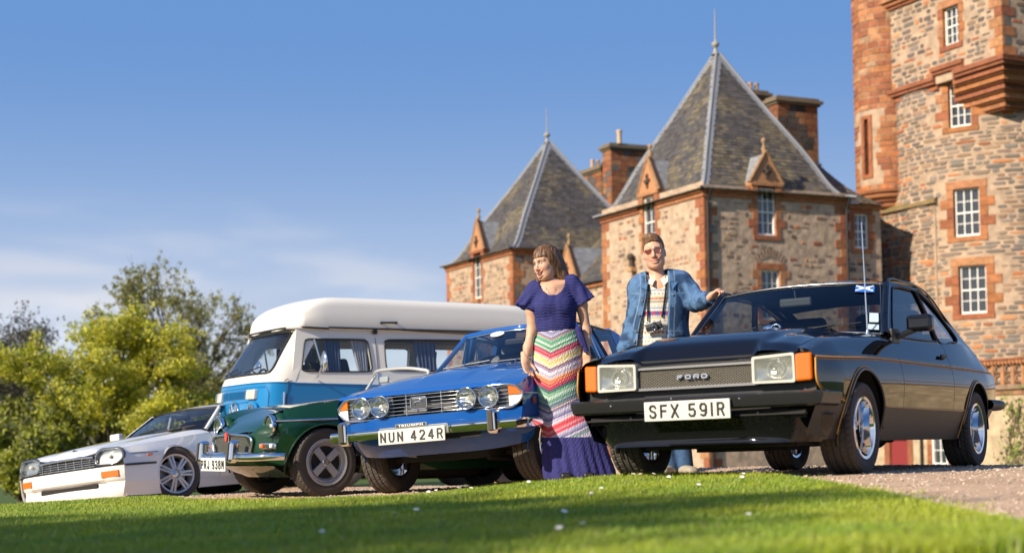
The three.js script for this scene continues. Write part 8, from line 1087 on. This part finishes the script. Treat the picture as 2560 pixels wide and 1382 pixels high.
  const CR = [0.66, 0.60, 0.48], RD = [0.50, 0.03, 0.05], BL = [0.05, 0.09, 0.30], TN = [0.42, 0.28, 0.14], GR = [0.36, 0.36, 0.34], LB = [0.26, 0.34, 0.46];
  const knit = (x, y, z) => { const r = Math.floor(y / 0.0085), rep = ((r % 42) + 42) % 42, c = Math.floor((x * 1.25 + z * 0.3) / 0.0085), m = (k) => ((c % k) + k) % k; let q = CR; if (rep === 1 || rep === 2) q = m(4) < 2 ? RD : CR; else if (rep === 5 || rep === 9) q = LB; else if (rep === 7) q = m(3) ? TN : CR; else if (rep > 10 && rep < 13) q = m(6) < 3 ? GR : CR; else if (rep === 14) q = TN; else if (rep === 16 || rep === 20) q = m(2) ? BL : CR; else if (rep === 17 || rep === 19) q = m(8) < 5 ? BL : RD; else if (rep === 18) q = m(8) < 2 || m(8) > 5 ? RD : BL; else if (rep === 23) q = LB; else if (rep === 25) q = m(4) < 1 ? RD : CR; else if (rep === 28 || rep === 29) q = m(3) ? TN : LB; else if (rep === 31) q = m(5) < 3 ? RD : TN; else if (rep === 32) q = TN; else if (rep === 35 || rep === 36) q = m(4) < 2 ? GR : CR; else if (rep === 39) q = LB; const k = 0.9 + 0.2 * hash3(c, r, 1); if (y < 0.945) q = m(3) === 0 ? LB : CR; return q.map((w) => w * k); };
  part('knitted_jumper', sdfMesh((x, y, z) => { let d = tors(x, y, z) - 0.002; const nx = (x + 0.10) / 0.075, ny = (y - 1.535) / 0.12; d = smax(d, -Math.max((Math.sqrt(nx * nx + ny * ny) - 1) * 0.07, -z - 0.03), 0.006); d = smax(d, 0.905 - y, 0.004); return d; }, [-0.36, 0.88, -0.16], [0.2, 1.56, 0.16], 0.0065, knit), clothMat(), p);
  const flap = (a, b, c, d, t) => { const g = (o) => grid(8, 8, (u, w) => { const m = (i) => lerp(lerp(a[i], b[i], u), lerp(d[i], c[i], u), w); return [m(0), m(1) + 0.006 * Math.sin(w * 3.1), m(2) + 0.008 * Math.sin(u * 3.1) + o]; }); return [g(0), g(t)]; };
  part('shirt_collar', [-1, 1].flatMap((s) => flap([-0.104 + s * 0.068, 1.528 + s * 0.01, 0.015], [-0.106 + s * 0.018, 1.488, 0.082], [-0.108 + s * 0.042, 1.438, 0.112], [-0.104 + s * 0.092, 1.478 + s * 0.01, 0.085], 0.004)).concat([new THREE.CylinderGeometry(0.066, 0.082, 0.05, 28, 1, true).scale(1, 1, 0.85).rotateZ(0.1).translate(-0.105, 1.512, -0.008)]), std([0.66, 0.60, 0.50], 0.85), p);
  // denim jacket, open in front
  const SL = [[0.085, 1.47, -0.005, 0.085], [0.135, 1.40, 0.03, 0.082], [0.185, 1.318, 0.09, 0.074], [0.228, 1.315, 0.18, 0.060], [0.258, 1.325, 0.255, 0.050]], SR = [[-0.235, 1.435, -0.01, 0.076], [-0.262, 1.28, -0.02, 0.062], [-0.312, 1.13, -0.01, 0.056], [-0.36, 0.99, 0.02, 0.052], [-0.395, 0.85, 0.05, 0.048]];
  const inner = (y) => [lerp(-0.27, -0.188, sm(0.98, 1.45, y)), lerp(-0.050, -0.030, sm(0.98, 1.45, y))];
  const jacket = (x, y, z) => { let t = tors(x, y, z) - 0.022 - 0.02 * sm(1.25, 1.0, y) * (z > 0 ? 0.6 : 1) - 0.012 * sm(1.3, 1.0, y) * sm(-0.12, -0.28, x); const [a, b] = inner(y), open = Math.max(Math.max(a - x, x - b), -z + 0.0); t = smax(t, -open, 0.008); t = smax(t, -(cap_(x, y, z, [-0.095, 1.44, 0.02], [-0.12, 1.7, 0.02], 0.085, 0.075)), 0.01); t = smax(t, lerp(0.985, 1.055, sm(-0.3, 0.1, x)) - y, 0.008); t = smax(t, -(tors(x, y, z) - 0.004), 0.004); const wr = (q) => 0.006 * Math.sin(q * 70 + 4 * noise3(x * 14, y * 14, z * 14)) * noise3(x * 18, y * 18, z * 18) * 1.6; let s = chain(x, y, z, SL, 0.03) - wr(x + y * 0.6 + z), r = chain(x, y, z, SR, 0.03) - wr(y); s = Math.max(s, ((x - 0.266) * 0.35 + (y - 1.335) * 0.1 + (z - 0.272) * 0.9)); r = Math.max(r, 0.845 - y); return smin(smin(t, s, 0.025), r, 0.025); };
  const seam = (v0, w) => sm(w, w * 0.4, Math.abs(v0));
  part('denim_jacket', sdfMesh(jacket, [-0.48, 0.83, -0.19], [0.34, 1.60, 0.34], 0.0068, (x, y, z) => { const n = fbm(x * 16, y * 16, z * 16, 3), k = 0.75 + 0.5 * noise3(x * 130, y * 130, z * 130); let q = sm(0.38, 0.62, n), c = [lerp(0.016, 0.070, q), lerp(0.050, 0.15, q), lerp(0.12, 0.29, q)].map((w) => w * k); const [a, b] = inner(y); let s = 0; if (z > 0.02 && x < 0.09 && x > -0.3) s = Math.max(seam(x - b - 0.05, 0.006), seam(x - b - 0.008, 0.005), seam(x - a + 0.008, 0.005), seam(x - a + 0.05, 0.006), x > b + 0.05 || x < a - 0.05 ? Math.max(seam(y - 1.385, 0.005), seam(y - 1.395, 0.003)) : 0, seam(y - 1.095 + (x < -0.1 ? 0.06 : 0), 0.005), x > b + 0.06 ? seam((y - 1.38) * 0.35 + (x - b - 0.09), 0.005) : 0); c = c.map((w, i) => lerp(w, [0.20, 0.30, 0.42][i], s * 0.55)); if (tors(x, y, z) < 0.013 && z > 0 && x > inner(y)[0] - 0.02 && x < inner(y)[1] + 0.02) c = c.map((w, i) => lerp(w, [0.22, 0.25, 0.30][i], 0.5)); return c; }), clothMat(), p);
  const den = std([0.055, 0.14, 0.28], 0.88); part('pocket_flap', warp(new RoundedBoxGeometry(0.085, 0.045, 0.008, 3, 0.003), (x, y, z) => [0.045 + x, 1.362 + y - Math.max(0, 0.03 - Math.abs(x)) * 0.35 * (y < 0 ? 1 : 0), 0.117 + z - (x + 0.02) * 0.32]), den, p);
  part('jacket_button', [1.37, 1.28, 1.20, 1.13, 1.07].map((y) => new THREE.CylinderGeometry(0.008, 0.008, 0.006, 12).rotateX(1.57).translate(inner(y)[1] + 0.03, y, 0.136)).concat([1.33, 1.22, 1.10, 1.02].map((y) => new THREE.CylinderGeometry(0.007, 0.007, 0.006, 12).rotateX(1.57).translate(inner(y)[0] - 0.03, y, 0.128))), std([0.5, 0.45, 0.36], 0.35, { metalness: 0.8 }), p);
  part('jacket_collar', [-1, 1].flatMap((s) => flap([-0.10 + s * 0.088, 1.540 + s * 0.015, -0.03], [-0.10 + s * 0.078, 1.490 + s * 0.01, 0.085], [-0.10 + s * 0.098, 1.405, 0.136], [-0.10 + s * 0.170, 1.480 + s * 0.02, 0.062], 0.008)), den, p);
  // jeans and shoes
  part('jeans', sdfMesh((x, y, z) => { let d = ell_(x, y, z, [-0.09, 0.92, 0], [0.17, 0.13, 0.118]); d = smin(d, chain(x, y, z, [[-0.15, 0.90, 0, 0.10], [-0.10, 0.5, 0.0, 0.075], [-0.035, 0.07, 0.0, 0.06]], 0.05), 0.05); d = smin(d, chain(x, y, z, [[-0.02, 0.90, 0, 0.10], [0.03, 0.5, 0.02, 0.075], [0.085, 0.07, 0.0, 0.06]], 0.05), 0.03); return Math.max(d, 0.045 - y) - 0.003 * noise3(x * 40, y * 40, z * 40); }, [-0.3, 0.02, -0.16], [0.2, 1.08, 0.18], 0.011, (x, y, z) => { const k = 0.7 + 0.6 * noise3(x * 80, y * 80, z * 80); return [0.035 * k, 0.085 * k, 0.19 * k]; }), clothMat(), p);
  for (const [x, z, a] of [[-0.055, 0.05, -0.5], [0.085, 0.05, 0.35]]) { const s = part('shoe', warp(new RoundedBoxGeometry(0.10, 0.085, 0.28, 4, 0.04), (q, y, w) => [q * (1 - 0.25 * Math.abs(w) * 2), y - Math.max(0, w) * 0.18, w]), std([0.32, 0.28, 0.22], 0.8), p); s.position.set(x, 0.05, z); s.rotation.y = a; part('sole', box(0.10, 0.024, 0.285, 0, -0.038, 0, 0.011), M.white, s); }
  part('camera_strap', [tube([[-0.165, 1.50, 0.06], [-0.178, 1.40, 0.112], [-0.190, 1.28, 0.128], [-0.192, 1.17, 0.13]], 0.0065, 20, 5), tube([[-0.045, 1.515, 0.06], [-0.05, 1.42, 0.122], [-0.068, 1.30, 0.135], [-0.085, 1.20, 0.138]], 0.0065, 20, 5)], M.matt, p);
  // camera hanging on its strap: a thing of its own
  const c = thing('camera', 'silver and black film camera hanging on the man\'s chest', 'camera', [1.221 - 0.148, -0.007 + 1.128, -11.6 + 0.158]); c.rotation.set(0.1, -0.25, 0.27);
  part('camera_body', box(0.125, 0.045, 0.032, 0, -0.008, 0, 0.008), M.black, c); part('top_plate', box(0.127, 0.024, 0.034, 0, 0.024, 0, 0.006), M.alloy, c); part('base_plate', box(0.127, 0.010, 0.034, 0, -0.034, 0, 0.004), M.alloy, c); part('viewfinder', box(0.026, 0.012, 0.004, 0.012, 0.026, 0.018, 0.001), M.black, c); part('camera_lens', [new THREE.CylinderGeometry(0.026, 0.028, 0.03, 28, 1, true).rotateX(1.5708).translate(0.006, -0.006, 0.03), new THREE.TorusGeometry(0.025, 0.004, 8, 28).translate(0.006, -0.006, 0.045)], M.black, c); part('lens_glass', new THREE.SphereGeometry(0.02, 16, 8, 0, 6.3, 0, 0.7).rotateX(1.5708).translate(0.006, -0.006, 0.026), std([0.02, 0.02, 0.04], 0.03), c); part('lens_ring', new THREE.TorusGeometry(0.017, 0.003, 8, 24).translate(0.006, -0.006, 0.044), M.chrome, c); part('shutter_dial', cyl(0.008, 0.008, 0.008, 12, -0.04, 0.04, 0), M.chrome, c);
}
woman(); man();
grassAndGravel();
renderer.render(scene, camera);
